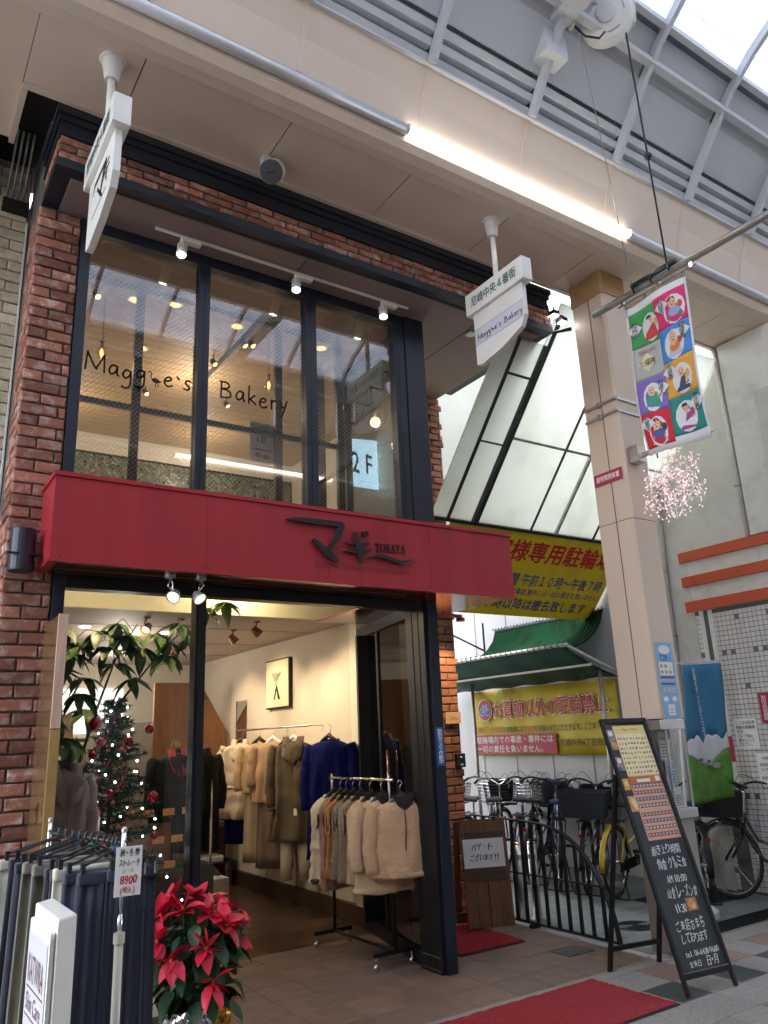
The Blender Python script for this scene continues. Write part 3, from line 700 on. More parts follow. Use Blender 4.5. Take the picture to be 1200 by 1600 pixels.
# roof above
part('roof_slab', G().box(.72, 4.68, 4.80, 13, 5.45, 5.6), M_mortar, sb); part('upper_facade', G().box(.60, 4.68, 4.77, 5.2, 5.601, 8.5), M_plaster, sb)
part("floor_slab", G().box(.84, 4.3, 4.87, 12, 2.96, 3.14), M_wallb, sb)
part('side_wall', G().box(4.3, 4.40, 5.93, 13, 0, 5.45), M_wallb, sb)
part('side_wall', G().box(.60, .72, 5.31, 13, 0, 5.45), M_wallb, sb)
# upper window frame: posts and rails (proud of the glass)
YF = 4.69
def post(x0, x1, z0, z1, y0=YF, y1=YF + .09, m=M_navy, nm='window_post'): return part(nm, G().box(x0, x1, y0, y1, z0, z1), m, sb, bevel=.003)
post(.838, .905, 3.05, 4.953); post(1.655, 1.735, 3.05, 4.868); post(2.50, 2.595, 3.05, 4.868); post(3.32, 3.43, 3.05, 4.868)
post(.906, 3.43, 4.87, 4.953, nm='window_head'); post(3.432, 3.625, 3.05, 4.975, YF - .012, YF + .12, nm='corner_post')
post(.906, 3.43, 3.05, 3.12, nm='window_sill')
for x in (1.668, 2.515, 3.335): part('frame_groove', G().box(x + .022, x + .028, YF - .0015, YF + .001, 3.12, 4.86), M_black, sb)
wins = [(.905, 1.655), (1.735, 2.50), (2.595, 3.32)]
for i, (a, b) in enumerate(wins):
    w = part('window_pane', G().box(a, b, YF + .04, YF + .048, 3.12, 4.87), M_glassu, sb)
    g = G(); s = .034; z0, z1 = 3.12, 4.87; y = YF + .055; wd = .0011
    for sg in (1, -1):
        n = int((b - a + (z1 - z0)) / s)
        for k in range(n + 1):
            c = k * s                       # line x' + z' = c (or mirrored)
            p = (min(c, b - a), max(0, c - (b - a))); q = (max(0, c - (z1 - z0)), min(c, z1 - z0))
            if abs(p[0]-q[0]) < .01: continue
            X = (lambda t: a + t) if sg > 0 else (lambda t: b - t)
            P, Q = V(X(p[0]), y, z0 + p[1]), V(X(q[0]), y, z0 + q[1]); d = (Q - P).normalized(); nn = V(d.z, 0, -d.x) * wd
            g.hexa([P - nn, P + nn, P + nn + V(0, .001, 0), P - nn + V(0, .001, 0), Q - nn, Q + nn, Q + nn + V(0, .001, 0), Q - nn + V(0, .001, 0)])
    part('wire_mesh', g, mat('wire_steel', (.55, .5, .42), .35, .7, var=0), w, kind='stuff')
# right side glazing of upper bay
part('side_pane', G().box(3.53, 3.538, 4.80, 5.85, 3.14, 4.86), M_glassd, sb)
part('side_frame', G().box(3.50, 3.57, 4.81, 5.88, 4.86, 4.953), M_navy, sb); part('side_frame', G().box(3.50, 3.57, 5.80, 5.88, 3.14, 4.859), M_navy, sb)
part('side_frame', G().box(3.50, 3.57, 4.81, 5.79, 3.05, 3.14), M_navy, sb)
# window lettering
Fw = Frame((.90, YF + .0385, 3.80), (1, 0, -.005), (0, 0, 1))
lt = thing('window_lettering', 'black hand drawn name lettering across the upper bakery windows', 'lettering', (1.6, YF, 3.8))
a_ = .03
for ch in "Maggie's": g = G(); a_ = handwrite(g, ch, Fw, a_, .072 + (.03 if ch in 'ies' else 0)*0 + .012*sin(a_*40), .132, .09, .0, .12); part('letter', g, M_ink, lt)
a_ = .935
for ch in 'Bakery': g = G(); a_ = handwrite(g, ch, Fw, a_, .082 + .010*sin(a_*50), .140, .085, .0, .12); part('letter', g, M_ink, lt)
# BAKERY interior
bk = thing('bakery_room', 'warm lit bakery room behind the upper windows', 'room', (2.5, 6, 3.2))
M_cwood = mat('pale_wood_ceiling', (.44, .29, .15), .6, var=.2, scale=3, stretch=(1, 12, 1))
part('ceiling', G().box(.84, 3.5, 4.80, 8.5, 4.99, 5.04), M_mortar, bk)
for k in range(34):
    y = 4.81 + k*.108; part('ceiling_board', G().box(.845, 3.5 if y < 5.85 else 4.29, y, y + .103, 4.965, 4.989), M_cwood, bk)
part('ceiling', G().box(3.5, 4.3, 5.93, 8.5, 4.99, 5.04), M_mortar, bk)
part('back_wall', G().box(.72, 4.3, 8.5, 8.6, 3.14, 5.0), M_wallb, bk)
g = G(); g2 = G(); g3 = G(); rd = random.Random(4)
for i in range(120):
    for j in range(12):
        if rd.random() < .04: continue
        (g, g, g, g2, g3)[rd.randrange(5)].box(.73 + i*.0295, .756 + i*.0295, 8.487, 8.499, 4.37 + j*.0295 - .0, 4.396 + j*.0295)
for q, c in ((g, (.17, .19, .14)), (g2, (.34, .35, .28)), (g3, (.09, .11, .085))):
    part('mosaic_tile', q, mat('mosaic_%d' % int(c[0]*100), c, .3), bk, kind='stuff')
part('mosaic_bed', G().box(.73, 4.29, 8.49, 8.4999, 3.2, 4.75), M_blackm, bk)
# inner black steel grid screen
sc = thing('steel_screen', 'black steel grid screen standing inside the bakery windows', 'screen', (2, 5.3, 3.2))
for x in (1.41, 1.87, 2.56, 3.14): part('upright', G().box(x - .03, x + .03, 5.28, 5.32, 3.14, 4.96), M_black, sc)
for z in (3.93, 4.92): part('crossbar', G().box(.86, 3.16, 5.285, 5.315, z - .02, z + .02), M_black, sc)
# lamps
def pt(loc, e, col=(1, .72, .42), r=.05, name='lamp_light', parent=None):
    d = bpy.data.lights.new(name, 'POINT'); d.energy = e; d.color = col; d.shadow_soft_size = r
    o = bpy.data.objects.new(name, d); COL.objects.link(o); o.location = Vector(loc) - origin(parent)
    if parent: o.parent = parent
    return o
def bulb(x, y, z, zc, lab, e=.6):
    t = thing('pendant_bulb', lab, 'pendant lamp', (x, y, zc), 'bare pendant bulbs in the bakery')
    part('cord', G().tube([(x, y, z + .10), (x, y, zc)], .003, 4), M_blk, t)
    part('socket', G().lathe([(.014, .06), (.016, .10), (.008, .115)], (x, y, z), n=10), M_bronze, t)
    gl = part('glass_bulb', G().lathe([(.004, -.055), (.03, -.04), (.043, -.008), (.036, .025), (.016, .06)], (x, y, z), n=14), glass('bulb_glass', (1, .86, .62), 1.4) if 'bg' not in MATS else MATS['bg'], t, smooth=True)
    MATS.setdefault('bg', gl.data.materials[0])
    part('filament', G().lathe([(.004, -.03), (.013, -.01), (.013, .02), (.004, .04)], (x, y, z), n=8), M_warm, t)
    pt((x, y, z - .07), e, parent=t)
bulb(1.214, 5.6, 4.47, 4.96, 'bare glowing pendant bulb behind the letter M of the bakery name')
bulb(1.955, 5.6, 4.42, 4.96, 'bare pendant bulb half hidden behind the first window post')
bulb(2.618, 5.6, 4.52, 4.96, 'bare glowing pendant bulb above the word Bakery')
bulb(3.35, 5.6, 4.46, 4.96, 'bare pendant bulb nearest the dark corner post')
def downl(x, y, z, lab, r=.045, grp='round bakery downlights'):
    t = thing('downlight', lab, 'downlight', (x, y, z), grp)
    part('ring', G().lathe([(r*1.25, 0), (r*1.25, -.008), (r, -.008)], (x, y, z), n=18), M_white, t)
    part('lens', G().lathe([(r*.97, -.0085), (r*.9, -.011)], (x, y, z), n=18), M_warml, t)
for x, y, l in ((1.42, 5.52, 'left of the first screen post'), (1.72, 5.43, 'right of the first screen post'), (2.28, 5.51, 'in the second window'), (3.09, 5.50, 'in the third window'), (1.70, 6.27, 'deep behind the first window'), (1.25, 7.2, 'farthest back behind the first window'), (2.0, 7.6, 'low behind the second window')):
    downl(x, y, 4.962, 'round warm ceiling downlight ' + l)
def spot(x, y, z, dirv, lab, m=M_black, r=.03, L=.08, grp='small bakery spotlights', em=M_warm, cat='spotlight'):
    t = thing('spotlight', lab, cat, (x, y, z), grp); d = Vector(dirv).normalized(); c = V(x, y, z) - V(0, 0, .07)
    part('stem', G().tube([(x, y, z), c], .006, 6), m, t)
    part('head', G().lathe([(r*.5, -L*.5), (r*.8, -L*.3), (r, L*.5), (r*.85, L*.5), (r*.8, L*.42)], c, d, 14), m, t, smooth=False)
    part('lens', G().lathe([(r*.8, L*.43), (r*.7, L*.45)], c, d, 14), em, t)
    return t
for x, y, l in ((1.12, 5.48, 'in the top left corner of the first window'), (2.40, 5.65, 'left of the track in the second window'), (2.46, 5.62, 'right of the track in the second window'), (2.30, 6.1, 'under the track in the second window'), (1.95, 7.0, 'deep behind the first window'), (2.75, 6.9, 'under the letter y')):
    spot(x, y, 4.96, (.3, -.5, -.8), 'small black spotlight glowing warm ' + l)
solo('light_track', G().box(2.38, 2.41, 5.4, 6.6, 4.94, 4.962), M_black, 'black ceiling light track in the second bakery window', 'light track')
# display cloud sign 2F, stair sculpture, posters
t = thing('floor_sign', 'pale blue illuminated panel with black 2F lettering inside the upper corner window', 'sign', (3.5, 6.3, 4.3))
F = Frame((3.80, 6.3, 4.05), (.84, .30, 0), (0, 0, 1))
g = G(); F.poly(g, [(0, -.05), (.75, .05), (.75, .62), (0, .45)], -.03, 0); part('panel', g, mat('pale_blue_lightbox', (.55, .80, .85), .5, emit=.9, var=0), t)
g = G(); text(g, '2', F, .10, .21, .12, .34, .002, .02); text(g, 'F', F, .33, .43, .15, .36, .002, .02); part('lettering', g, M_ink, t)
g = G()
pth = [(2.95, 4.03), (3.12, 4.03), (3.12, 4.22), (3.27, 4.22), (3.27, 4.40), (3.40, 4.40), (3.40, 4.58), (3.48, 4.58)]
for i in range(len(pth) - 1): g.bar((pth[i][0], 5.0, pth[i][1]), (pth[i+1][0], 5.0, pth[i+1][1]), .02, .02, up=(0, 1, 0))
g.bar((2.95, 5.0, 4.03), (2.95, 5.0, 4.2), .02, .02, up=(0, 1, 0)); g.bar((3.0, 5.0, 4.32), (3.3, 5.0, 4.62), .02, .03, up=(0, 1, 0))
solo('stair_shelf', g, M_black, 'black stepped metal shelf in the upper corner window', 'shelf')
solo('timber_post', G().box(3.16, 3.34, 5.9, 6.05, 3.14, 4.96), mat('dark_inner_post', (.06, .05, .045), .6), 'dark inner post behind the stepped shelf', 'post')
t = thing('wall_poster', 'cream poster with red and grey print inside the second bakery window', 'poster', (2.6, 5.36, 4))
F = Frame((2.36, 5.40, 3.72), (1, 0, 0), (0, 0, 1)); g = G(); F.rect(g, 0, .22, 0, .34, -.003, 0); part('sheet', g, M_paper, t)
g = G(); text(g, 'SAMMEDI', F, .015, .20, .27, .315, .001, .015); text(g, '18', F, .06, .14, .17, .25, .001, .02); part('lettering', g, mat('grey_ink', (.12, .12, .14), .6), t)
g = G(); F.rect(g, .03, .19, .10, .115, 0, .001); F.ell(g, .07, .06, .03, .02, 0, .001); F.ell(g, .14, .05, .03, .02, 0, .001); part('red_print', g, M_inkr, t)
ls = pt((2.3, 6.6, 4.7), 5, (1, .84, .66), .15, 'room_fill_light', bk); pt((2.9, 7.9, 4.6), 3.5, (1, .86, .66), .15, 'room_fill_light', bk); pt((1.4, 7.6, 4.6), 3.0, (1, .86, .66), .15, 'room_fill_light', bk)  # fill points added to brighten the bakery, no fittings of their own
# track lights under the soffit
tr = thing('light_track', 'white light track under the mauve soffit of the upper storey', 'light track', (2.3, 4.5, 4.95))
part('rail', G().box(1.28, 3.38, 4.535, 4.555, 4.937, 4.952), M_white, tr)
def tlight(x, lab):
    y = 4.545
    t = thing('track_spotlight', lab, 'spotlight', (x, y, 4.936), 'white spotlights on the soffit track')
    part('driver_box', G().box(x - .01, x + .13, y - .022, y + .022, 4.90, 4.936), M_white, t, bevel=.003)
    d = V(-.15, -.25, -1).normalized(); c = V(x, y - .0, 4.85)
    part('neck', G().tube([(x, y, 4.905), (x, y, 4.87)], .012, 8), M_white, t)
    part('body', G().lathe([(.024, -.045), (.026, .03), (.036, .045), (.036, .07), (.031, .07), (.030, .062)], c, d, 16), M_white, t)
    part('lens', G().lathe([(.030, .063), (.02, .065)], c, d, 16), mat('dim_lens', (1, .95, .85), .4, emit=2.5, var=0), t)
    g = G(); u = d.cross(V(1, 0, 0)).normalized(); w = d.cross(u)
    for k in range(12):
        a = 2*pi*k/12; q = u*cos(a) + w*sin(a); g.obox(c + q*.029 - d*.005, q*.006, d*.03, q.cross(d)*.0016)
    part('cooling_fin', g, M_whitep, t)
tlight(1.47, 'white track spotlight above the first upper window, leftmost of three'); tlight(2.35, 'white track spotlight above the second upper window, middle of three'); tlight(3.13, 'white track spotlight above the third upper window, nearest the corner post')
t = thing('round_speaker', 'grey round speaker bracketed to the arcade ceiling above the brick band', 'speaker', (1.86, 4.03, 5.42))
c = V(1.89, 4.0, 5.27); d = V(-.40, -.45, -.62).normalized()
part('cabinet', G().lathe([(.045, -.12), (.075, -.10), (.083, .0), (.081, .02), (.076, .02)], c, d, 22), M_whitep, t)
part('grille', G().lathe([(.079, .021), (.074, .034), (.03, .042)], c, d, 22), mat('dark_grey_grille', (.07, .075, .085), .6, bump=.6, bscale=200), t)
part('badge', G().obox(c + d*.044, d*.002, d.cross(V(0, 0, 1)).normalized()*.028, V(0, 0, .006)), M_blk, t)
part('bracket', G().box(1.845, 1.895, 4.03, 4.09, 5.33, 5.42), M_whitep, t)
t = thing('soffit_downlight', 'silver recessed downlight in the soffit behind the right hanging sign', 'downlight', (4.10, 4.62, 4.955))
part('ring', G().lathe([(.055, 0), (.055, -.012), (.042, -.012)], (4.12, 4.62, 4.955), n=20), M_chrome, t); part('lens', G().lathe([(.04, -.0125), (.03, -.014)], (4.12, 4.62, 4.955), n=20), M_paper, t)
t = thing('ceiling_cover', 'round flat cover plate on the arcade ceiling at the right', 'ceiling plate', (7.14, 3.95, 5.42))
part('plate', G().lathe([(.125, 0), (.125, -.008), (.118, -.012)], (7.05, 3.90, 5.42), n=30), M_ceil, t)

# ================================================================ RED SIGN BOX
rsn = thing('red_sign_box', 'long red sign box over the shop entrance with raised black logo', 'shop sign', (2.4, 4.5, 2.8))
part('front_panel', G().box(.745, 4.09, 4.334, 4.36, 2.545, 3.015), M_red, rsn)
part('top_flashing', G().box(.735, 4.10, 4.322, 5.0, 3.016, 3.040), M_red, rsn)
part('side_panel', G().box(.745, .77, 4.3605, 4.9, 2.545, 3.015), M_red, rsn)
part('side_panel', G().box(4.065, 4.09, 4.3605, 5.9, 2.545, 3.015), M_red, rsn)
part('lower_flashing', G().box(.735, 4.10, 4.324, 4.36, 2.528, 2.544), M_red, rsn)
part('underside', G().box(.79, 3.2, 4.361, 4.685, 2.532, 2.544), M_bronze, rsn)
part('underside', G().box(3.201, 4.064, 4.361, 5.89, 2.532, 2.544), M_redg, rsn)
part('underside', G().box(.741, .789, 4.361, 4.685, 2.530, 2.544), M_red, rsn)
part('under_strip', G().box(.79, 3.2, 4.52, 4.526, 2.529, 2.5315), M_red, rsn)
part('back_box', G().box(.771, 4.064, 4.80, 4.86, 2.545, 3.015), M_mortar, rsn)
F = Frame((2.14, 4.334, 2.545), (1, 0, 0), (0, 0, 1))
lg = G(); D0, D1 = .012, .030
def lz(px, py): return ((px - 285) / 625 * 1.005, .385 - (py - 180) / 225 * .245 + (px - 285) * .00013)
# katakana ma: long top bar, diagonal, second diagonal
F.poly(lg, [(0, .375), (.03, .392), (.14, .402), (.42, .408), (.435, .385), (.42, .372), (.16, .368)], D0, D1)
F.poly(lg, [(.40, .405), (.437, .392), (.395, .30), (.30, .175), (.262, .165), (.335, .27)], D0, D1 + .003)
F.poly(lg, [(.185, .262), (.205, .272), (.345, .185), (.385, .135), (.37, .122), (.30, .150)], D0, D1 - .003)
# katakana gi
F.poly(lg, [(.43, .262), (.45, .275), (.52, .272), (.625, .285), (.63, .272), (.53, .252)], D0, D1)
F.poly(lg, [(.42, .205), (.45, .222), (.53, .222), (.635, .245), (.64, .230), (.53, .198)], D0, D1)
F.poly(lg, [(.505, .345), (.525, .350), (.555, .24), (.57, .14), (.548, .135), (.525, .22)], D0, D1 + .003)
F.poly(lg, [(.573, .355), (.590, .360), (.603, .322), (.583, .316)], D0, D1); F.poly(lg, [(.602, .363), (.618, .366), (.622, .334), (.603, .328)], D0, D1)
# wave stroke
w1 = chaikin([(.60, .175), (.68, .215), (.78, .205), (.88, .175), (1.0, .205)], 3); w2 = chaikin([(.60, .172), (.68, .195), (.78, .178), (.88, .145), (1.0, .203)], 3)
F.poly(lg, w1 + w2[::-1], D0, D1)
part('logo_mark', lg, M_blackm, rsn)
g = G(); 
def serif(ch, a, b, w, h):  # tiny roman capitals built from stems, hairlines and serifs
    T_, t_ = w*.17, w*.07
    st = lambda p, q, wd: F.stroke(g, [p, q], wd, .003, .008)
    A = lambda x, y: (a + x*w, b + y*h)
    if ch == 'T': st(A(.5, 0), A(.5, 1), T_); st(A(.03, .98), A(.97, .98), t_); st(A(.03, .82), A(.05, 1), t_); st(A(.97, .82), A(.95, 1), t_); st(A(.3, 0), A(.7, 0), t_)
    if ch == 'O':
        n = 16
        for k in range(n):
            p, q = 2*pi*k/n, 2*pi*(k+1)/n; st(A(.5+.45*cos(p), .5+.5*sin(p)), A(.5+.45*cos(q), .5+.5*sin(q)), t_ + (T_-t_)*abs(cos((p+q)/2)))
    if ch == 'R': st(A(.22, 0), A(.22, 1), T_); st(A(.05, 0), A(.4, 0), t_); st(A(.05, 1), A(.55, 1), t_); F.stroke(g, [A(x, y) for x, y in chaikin([(.5, 1), (.82, .95), (.82, .58), (.5, .52), (.25, .52)])], T_*.7, .003, .008); st(A(.5, .52), A(.95, .0), T_)
    if ch == 'A': st(A(.5, 1), A(.15, 0), t_*1.1); st(A(.5, 1), A(.86, 0), T_); st(A(.27, .36), A(.72, .36), t_); st(A(.0, 0), A(.3, 0), t_); st(A(.7, 0), A(1, 0), t_)
    if ch == 'Y': st(A(.5, 0), A(.5, .48), T_); st(A(.5, .45), A(.15, 1), T_); st(A(.5, .45), A(.87, 1), t_*1.1); st(A(0, 1), A(.32, 1), t_); st(A(.7, 1), A(1, 1), t_); st(A(.33, 0), A(.67, 0), t_)
for k, ch in enumerate('TORAYA'): serif(ch, .685 + k*.043, .232 + k*.002, .038, .058)
part('name_lettering', g, M_blackm, rsn)
g = G(); text(g, 'ELEGANCE FASHION & ACCESSARY', F, .225, .97, .088, .120, .003, -.004, spacing=1.2); part('tagline_lettering', g, mat('brown_ink', (.07, .02, .02), .6), rsn)
for x in (1.62, 2.46, 3.30): part('panel_joint', G().box(x, x + .0015, 4.3330, 4.3339, 2.546, 3.014), M_redg, rsn)
for x in (.80, 1.60, 2.44, 3.28, 4.04): part('rivet', G().lathe([(.006, 0), (.004, .002)], (x, 4.334, 2.565), (0, -1, 0), 8), M_redg, rsn)

# door frame ground floor
def gpost(x0, x1, z0, z1, y0=YF, y1=YF + .10, m=M_black, nm='door_post'): return part(nm, G().box(x0, x1, y0, y1, z0, z1), m, sb, bevel=.003)
gpost(.838, .905, 0, 2.53, m=M_navy); gpost(.906, 3.46, 2.46, 2.53, m=M_black, nm='door_head')
gpost(1.695, 1.762, 0, 2.459, m=M_black, nm='mullion')
gpost(1.712, 1.745, .03, 2.45, YF - .012, YF - .001, M_wornblk, 'mullion_cap')
part('corner_post', G().box(3.47, 3.60, YF - .0, YF + .24, 0, 2.53), M_wornblk, sb, bevel=.003)
part('corner_post', G().box(3.50, 3.585, YF - .025, YF - .001, 0, 2.53), M_navy, sb, bevel=.002)
for y in (4.76, 4.84): part('post_groove', G().box(3.4665, 3.47, y, y + .006, .01, 2.5), M_blackm, sb)
for z in (.02, .10): part('post_kickplate', G().box(3.464, 3.469, YF + .01, YF + .22, z, z + .006), M_mortar, sb)
g = G().box(.905, 1.695, YF + .03, YF + .038, .10, 2.46); part('display_window', g, M_glass, sb)
gpost(.906, 1.694, 0, .10, nm='window_base')
part('transom_pane', G().box(1.762, 3.47, YF + .03, YF + .038, 2.30, 2.46), M_glass, sb) if False else None
# slanted glass side wall of the entrance
sw = part('side_glazing', G().hexa([(3.51, 4.935, .10), (3.52, 4.933, .10), (3.83, 6.20, .10), (3.82, 6.202, .10), (3.51, 4.935, 2.44), (3.52, 4.933, 2.44), (3.83, 6.20, 2.44), (3.82, 6.202, 2.44)]), M_glassd, sb)
part('side_frame', G().bar((3.52, 4.94, .05), (3.83, 6.20, .05), .06, .10), M_black, sb)
part('side_frame', G().bar((3.52, 4.94, 2.485), (3.83, 6.20, 2.485), .06, .09), M_black, sb)
part('side_frame', G().bar((3.775, 5.97, .10), (3.775, 5.97, 2.44), .22, .05, up=(.24, .97, 0)), M_black, sb)
part('side_frame', G().bar((3.70, 5.68, .10), (3.70, 5.68, 2.44), .04, .045, up=(.24, .97, 0)), M_wornblk, sb)
part('door_pull', G().tube([(3.60, 5.45, .75), (3.60, 5.45, 1.45)], .012, 8), M_bronze, sb, smooth=True)
# return wall between glazing and brick
part('return_wall', G().box(3.86, 4.32, 6.22, 6.32, 0, 2.7), M_blackm, sb)
part('return_pane', G().box(3.60, 4.39, 5.93, 5.94, .1, 2.45), M_glassd, sb) if False else None
# door leaf on the left
dl = thing('folded_door_leaf', 'tall brass coloured door leaf folded out against the brick pillar', 'door', (.85, 4.5, 0))
part('leaf', G().box(.808, .838, 4.30, 4.68, .10, 2.235), M_board, dl)
part('edge_strip', G().box(.806, .852, 4.275, 4.299, 1.66, 2.24), M_pinkw, dl)
part('edge_strip', G().box(.806, .852, 4.275, 4.299, .10, 1.655), mat('golden_edge', (.42, .27, .10), .35, .3, var=.2), dl)
part('handle_plate', G().box(.804, .8075, 4.45, 4.50, 1.20, 1.30), M_bronze, dl)

# ================================================================ BOUTIQUE INTERIOR
bt = thing('boutique_room', 'cream walled boutique room seen through the open entrance', 'room', (2.4, 8, 0))
fl = part('floor', G().box(.72, 4.3, 6.02, 11, -.03, -.012), M_blackm, bt)
rd = random.Random(2)
y = 6.025
while y < 10.9:
    x = .72 - rd.uniform(0, .6)
    while x < 3.86:
        a, b = max(x, .72), min(x + .9, 3.86)
        if b - a > .03: part('floorboard', G().box(a + .001, b - .001, y, y + .118, -.012, 0 + rd.uniform(-.0008, .0005)), M_floorw, fl)
        x += .9
    y += .12
part('right_wall', G().box(3.84, 3.90, 6.34, 9.12, .16, 2.62), M_wall, bt)
for y in (6.9, 7.55, 8.25): part('wall_joint', G().box(3.8375, 3.8399, y, y + .006, .16, 1.0), mat('joint_shadow', (.30, .25, .18), .8), bt)
part('skirting', G().box(3.81, 3.90, 6.22, 9.12, 0, .155), mat('dark_skirting', (.05, .028, .018), .4), bt)
part('end_pilaster', G().box(3.80, 3.92, 6.215, 6.339, .156, 2.62), M_wallb, bt)
part('bulkhead', G().box(.84, 3.92, 6.16, 6.21, 2.60, 2.955), mat('bright_bulkhead', (.80, .74, .52), .7, var=.03), bt)
part('ceiling', G().box(.72, 4.3, 6.21, 11, 2.62, 2.66), mat('warm_grey_ceiling', (.46, .38, .33), .7, var=.05), bt)
for y in (7.1, 8.2, 9.3): part('ceiling_joint', G().box(.8, 3.8, y, y + .008, 2.617, 2.6199), M_mortar, bt)
part('recess_ceiling', G().box(.84, 3.60, 4.87, 6.155, 2.925, 2.955), M_wallb, bt)
part('beam', G().box(3.2, 3.84, 6.9, 10, 2.40, 2.618), mat('brown_beam', (.28, .20, .15), .6), bt) if False else None
part('back_wall', G().box(.72, 4.3, 10.6, 10.7, 0, 2.62), M_wallb, bt)
part('rear_partition', G().box(2.3, 3.2, 10.0, 10.05, 0, 1.85), mat('grey_partition', (.30, .25, .20), .7), bt)
part('slanted_stair_panel', G().prism([(2.88, 9.3, 0), (3.80, 9.3, 0), (3.80, 9.3, 1.68), (3.44, 9.3, 2.28), (2.88, 9.3, 2.28)], (0, .06, 0)), M_woodp, bt)
part('stair_side_wall', G().prism([(3.84, 9.12, .0), (3.84, 10.6, 0), (3.84, 10.6, 2.62), (3.84, 9.12, 2.62)], (.06, 0, 0)), M_wall, bt)
part('white_light_panel', G().box(2.0, 2.85, 10.55, 10.58, 1.75, 2.30), mat('white_panel_glow', (.95, .98, 1), .5, emit=.22, var=0), bt)
part('display_plinth', G().box(.92, 1.66, 4.80, 5.9, 0, .12), M_wallb, bt)
# wall picture
t = thing('framed_picture', 'framed abstract print hanging on the cream boutique wall', 'picture', (3.83, 7.9, 2.15))
part('frame', G().box(3.80, 3.838, 7.61, 8.20, 1.90, 2.43), M_black, t)
part('print', G().box(3.796, 3.7995, 7.625, 8.185, 1.915, 2.415), M_paperw, t)
F = Frame((3.7955, 8.185, 1.915), (0, -1, 0), (0, 0, 1)); g = G()
for k in range(9): F.stroke(g, [(.16 + k*.012, .36 - k*.012), (.38 - k*.012, .36 - k*.008)], .004, 0, .001)
F.stroke(g, [(.16, .37), (.27, .22), (.38, .37)], .006, 0, .001); F.poly(g, [(.26, .22), (.29, .22), (.36, .08), (.31, .08)], 0, .001); F.poly(g, [(.20, .08), (.23, .08), (.28, .20), (.25, .2)], 0, .001)
part('abstract_figure', g, M_ink, t)
t = thing('downlight', 'added warm fill downlight in the entrance recess to brighten the pachira plant', 'downlight', (1.35, 5.55, 2.92), 'added boutique recess lights'); part('lens', G().lathe([(.05, 0), (.045, -.006)], (1.35, 5.55, 2.924), n=14), M_warml, t); pt((1.3, 5.0, 2.86), 4, (1, .80, .5), .06, parent=t)  # downlight and its point light added to light the plant leaves
# wall mirror
t = thing('wall_mirror', 'narrow mirror on the cream wall beside the brown stair panel', 'mirror', (3.83, 8.95, 1.5))
part('mirror_glass', G().box(3.832, 3.838, 8.80, 9.10, .9, 2.04), mat('mirror', (.75, .73, .68), .04, 1, var=0), t)
part('frame', G().box(3.826, 3.839, 9.101, 9.115, .9, 2.05), M_chrome, t)
t = thing('glass_display', 'glass display shelves with small orange price cards behind the christmas tree', 'display case', (2.3, 7, 0))
part('base', G().box(1.5, 2.75, 7.0, 7.35, 0, .55), mat('dark_case', (.06, .07, .07), .4), t)
for z in (.75, .97, 1.23): part('shelf', G().box(1.5, 2.75, 7.0, 7.3, z, z + .008), M_acryl, t)
for x in (1.52, 2.72): part('post', G().box(x, x + .015, 7.02, 7.035, .55, 1.25), M_chrome, t)
for z, xs in ((.98, (1.95, 2.10, 2.28, 2.45)), (.76, (2.2, 2.36)), (.56, (2.14, 2.3, 2.5))):
    for x in xs: part('price_card', G().box(x, x + .10, 6.99, 7.0, z, z + .055), mat('orange_card', (.75, .36, .16), .6), t)
t = thing('counter_shelf', 'dark wall shelf with folded clothes at the back of the boutique', 'shelf', (3.5, 9.0, 1))
for z in (.25, .62, 1.0): part('board', G().box(3.25, 3.8, 8.95, 9.28, z, z + .02), M_blackm, t)
for z in (.27, .64, 1.02): part('folded_stack', G().box(3.38, 3.65, 8.98, 9.25, z, z + .07), [M_whitep, M_mortar, M_pinkw][int(z*3) % 3], t, bevel=.015)
for k in range(2):
    s = thing('sneaker', 'dark sneaker with white sole on the white box by the stair panel, ' + ('left one' if k == 0 else 'right one'), 'shoe', (3.3 + k*.13, 8.7, .1), 'pair of sneakers')
    x = 3.32 + k*.13
    part('sole', G().prism([(x - .04, 8.62, .165), (x + .04, 8.62, .165), (x + .045, 8.85, .165), (x - .045, 8.85, .165)], (0, 0, .02)), M_white, s, bevel=.008)
    part('upper', G().hexa([(x-.037, 8.63, .185), (x+.037, 8.63, .185), (x+.042, 8.845, .185), (x-.042, 8.845, .185), (x-.025, 8.66, .215), (x+.025, 8.66, .215), (x+.03, 8.84, .26), (x-.03, 8.84, .26)]), M_blackm, s, bevel=.01)
solo('shoe_box', G().box(3.22, 3.55, 8.58, 8.9, 0, .162), M_whitep, 'low white box carrying dark sneakers inside the boutique', 'box')

# boutique lamps
def spotl(x, y, z, d, lab, m=M_bronze, e=0, em=M_warm, r=.045):
    t = thing('spotlight', lab, 'spotlight', (x, y, z), 'boutique ceiling spotlights'); d = Vector(d).normalized(); c = V(x, y, z - .10)
    part('base', G().lathe([(.03, 0), (.03, -.015)], (x, y, z), n=14), m, t)
    part('arm', G().tube([(x, y, z - .01), (x - .02, y, z - .05), c], .007, 6), m, t)
    part('shade', G().lathe([(.018, -.06), (.03, -.05), (.045, .03), (.04, .03), (.035, .0)], c, d, 16), m, t)
    part('lens', G().lathe([(.034, .012), (.02, .02)], c, d, 14), em, t)
    if e:
        sp = bpy.data.lights.new('lamp_beam', 'SPOT'); sp.energy = e; sp.color = (1, .76, .50); sp.spot_size = radians(85); sp.spot_blend = .7; sp.shadow_soft_size = .04
        o = bpy.data.objects.new('lamp_beam', sp); COL.objects.link(o); o.parent = t; o.location = c + d*.06 - origin(t); o.rotation_euler = (-d).to_track_quat('Z', 'Y').to_euler()
spotl(1.95, 6.6, 2.62, (-.5, -.5, -.6), 'tilted spotlight on the boutique ceiling, left one of the central pair')
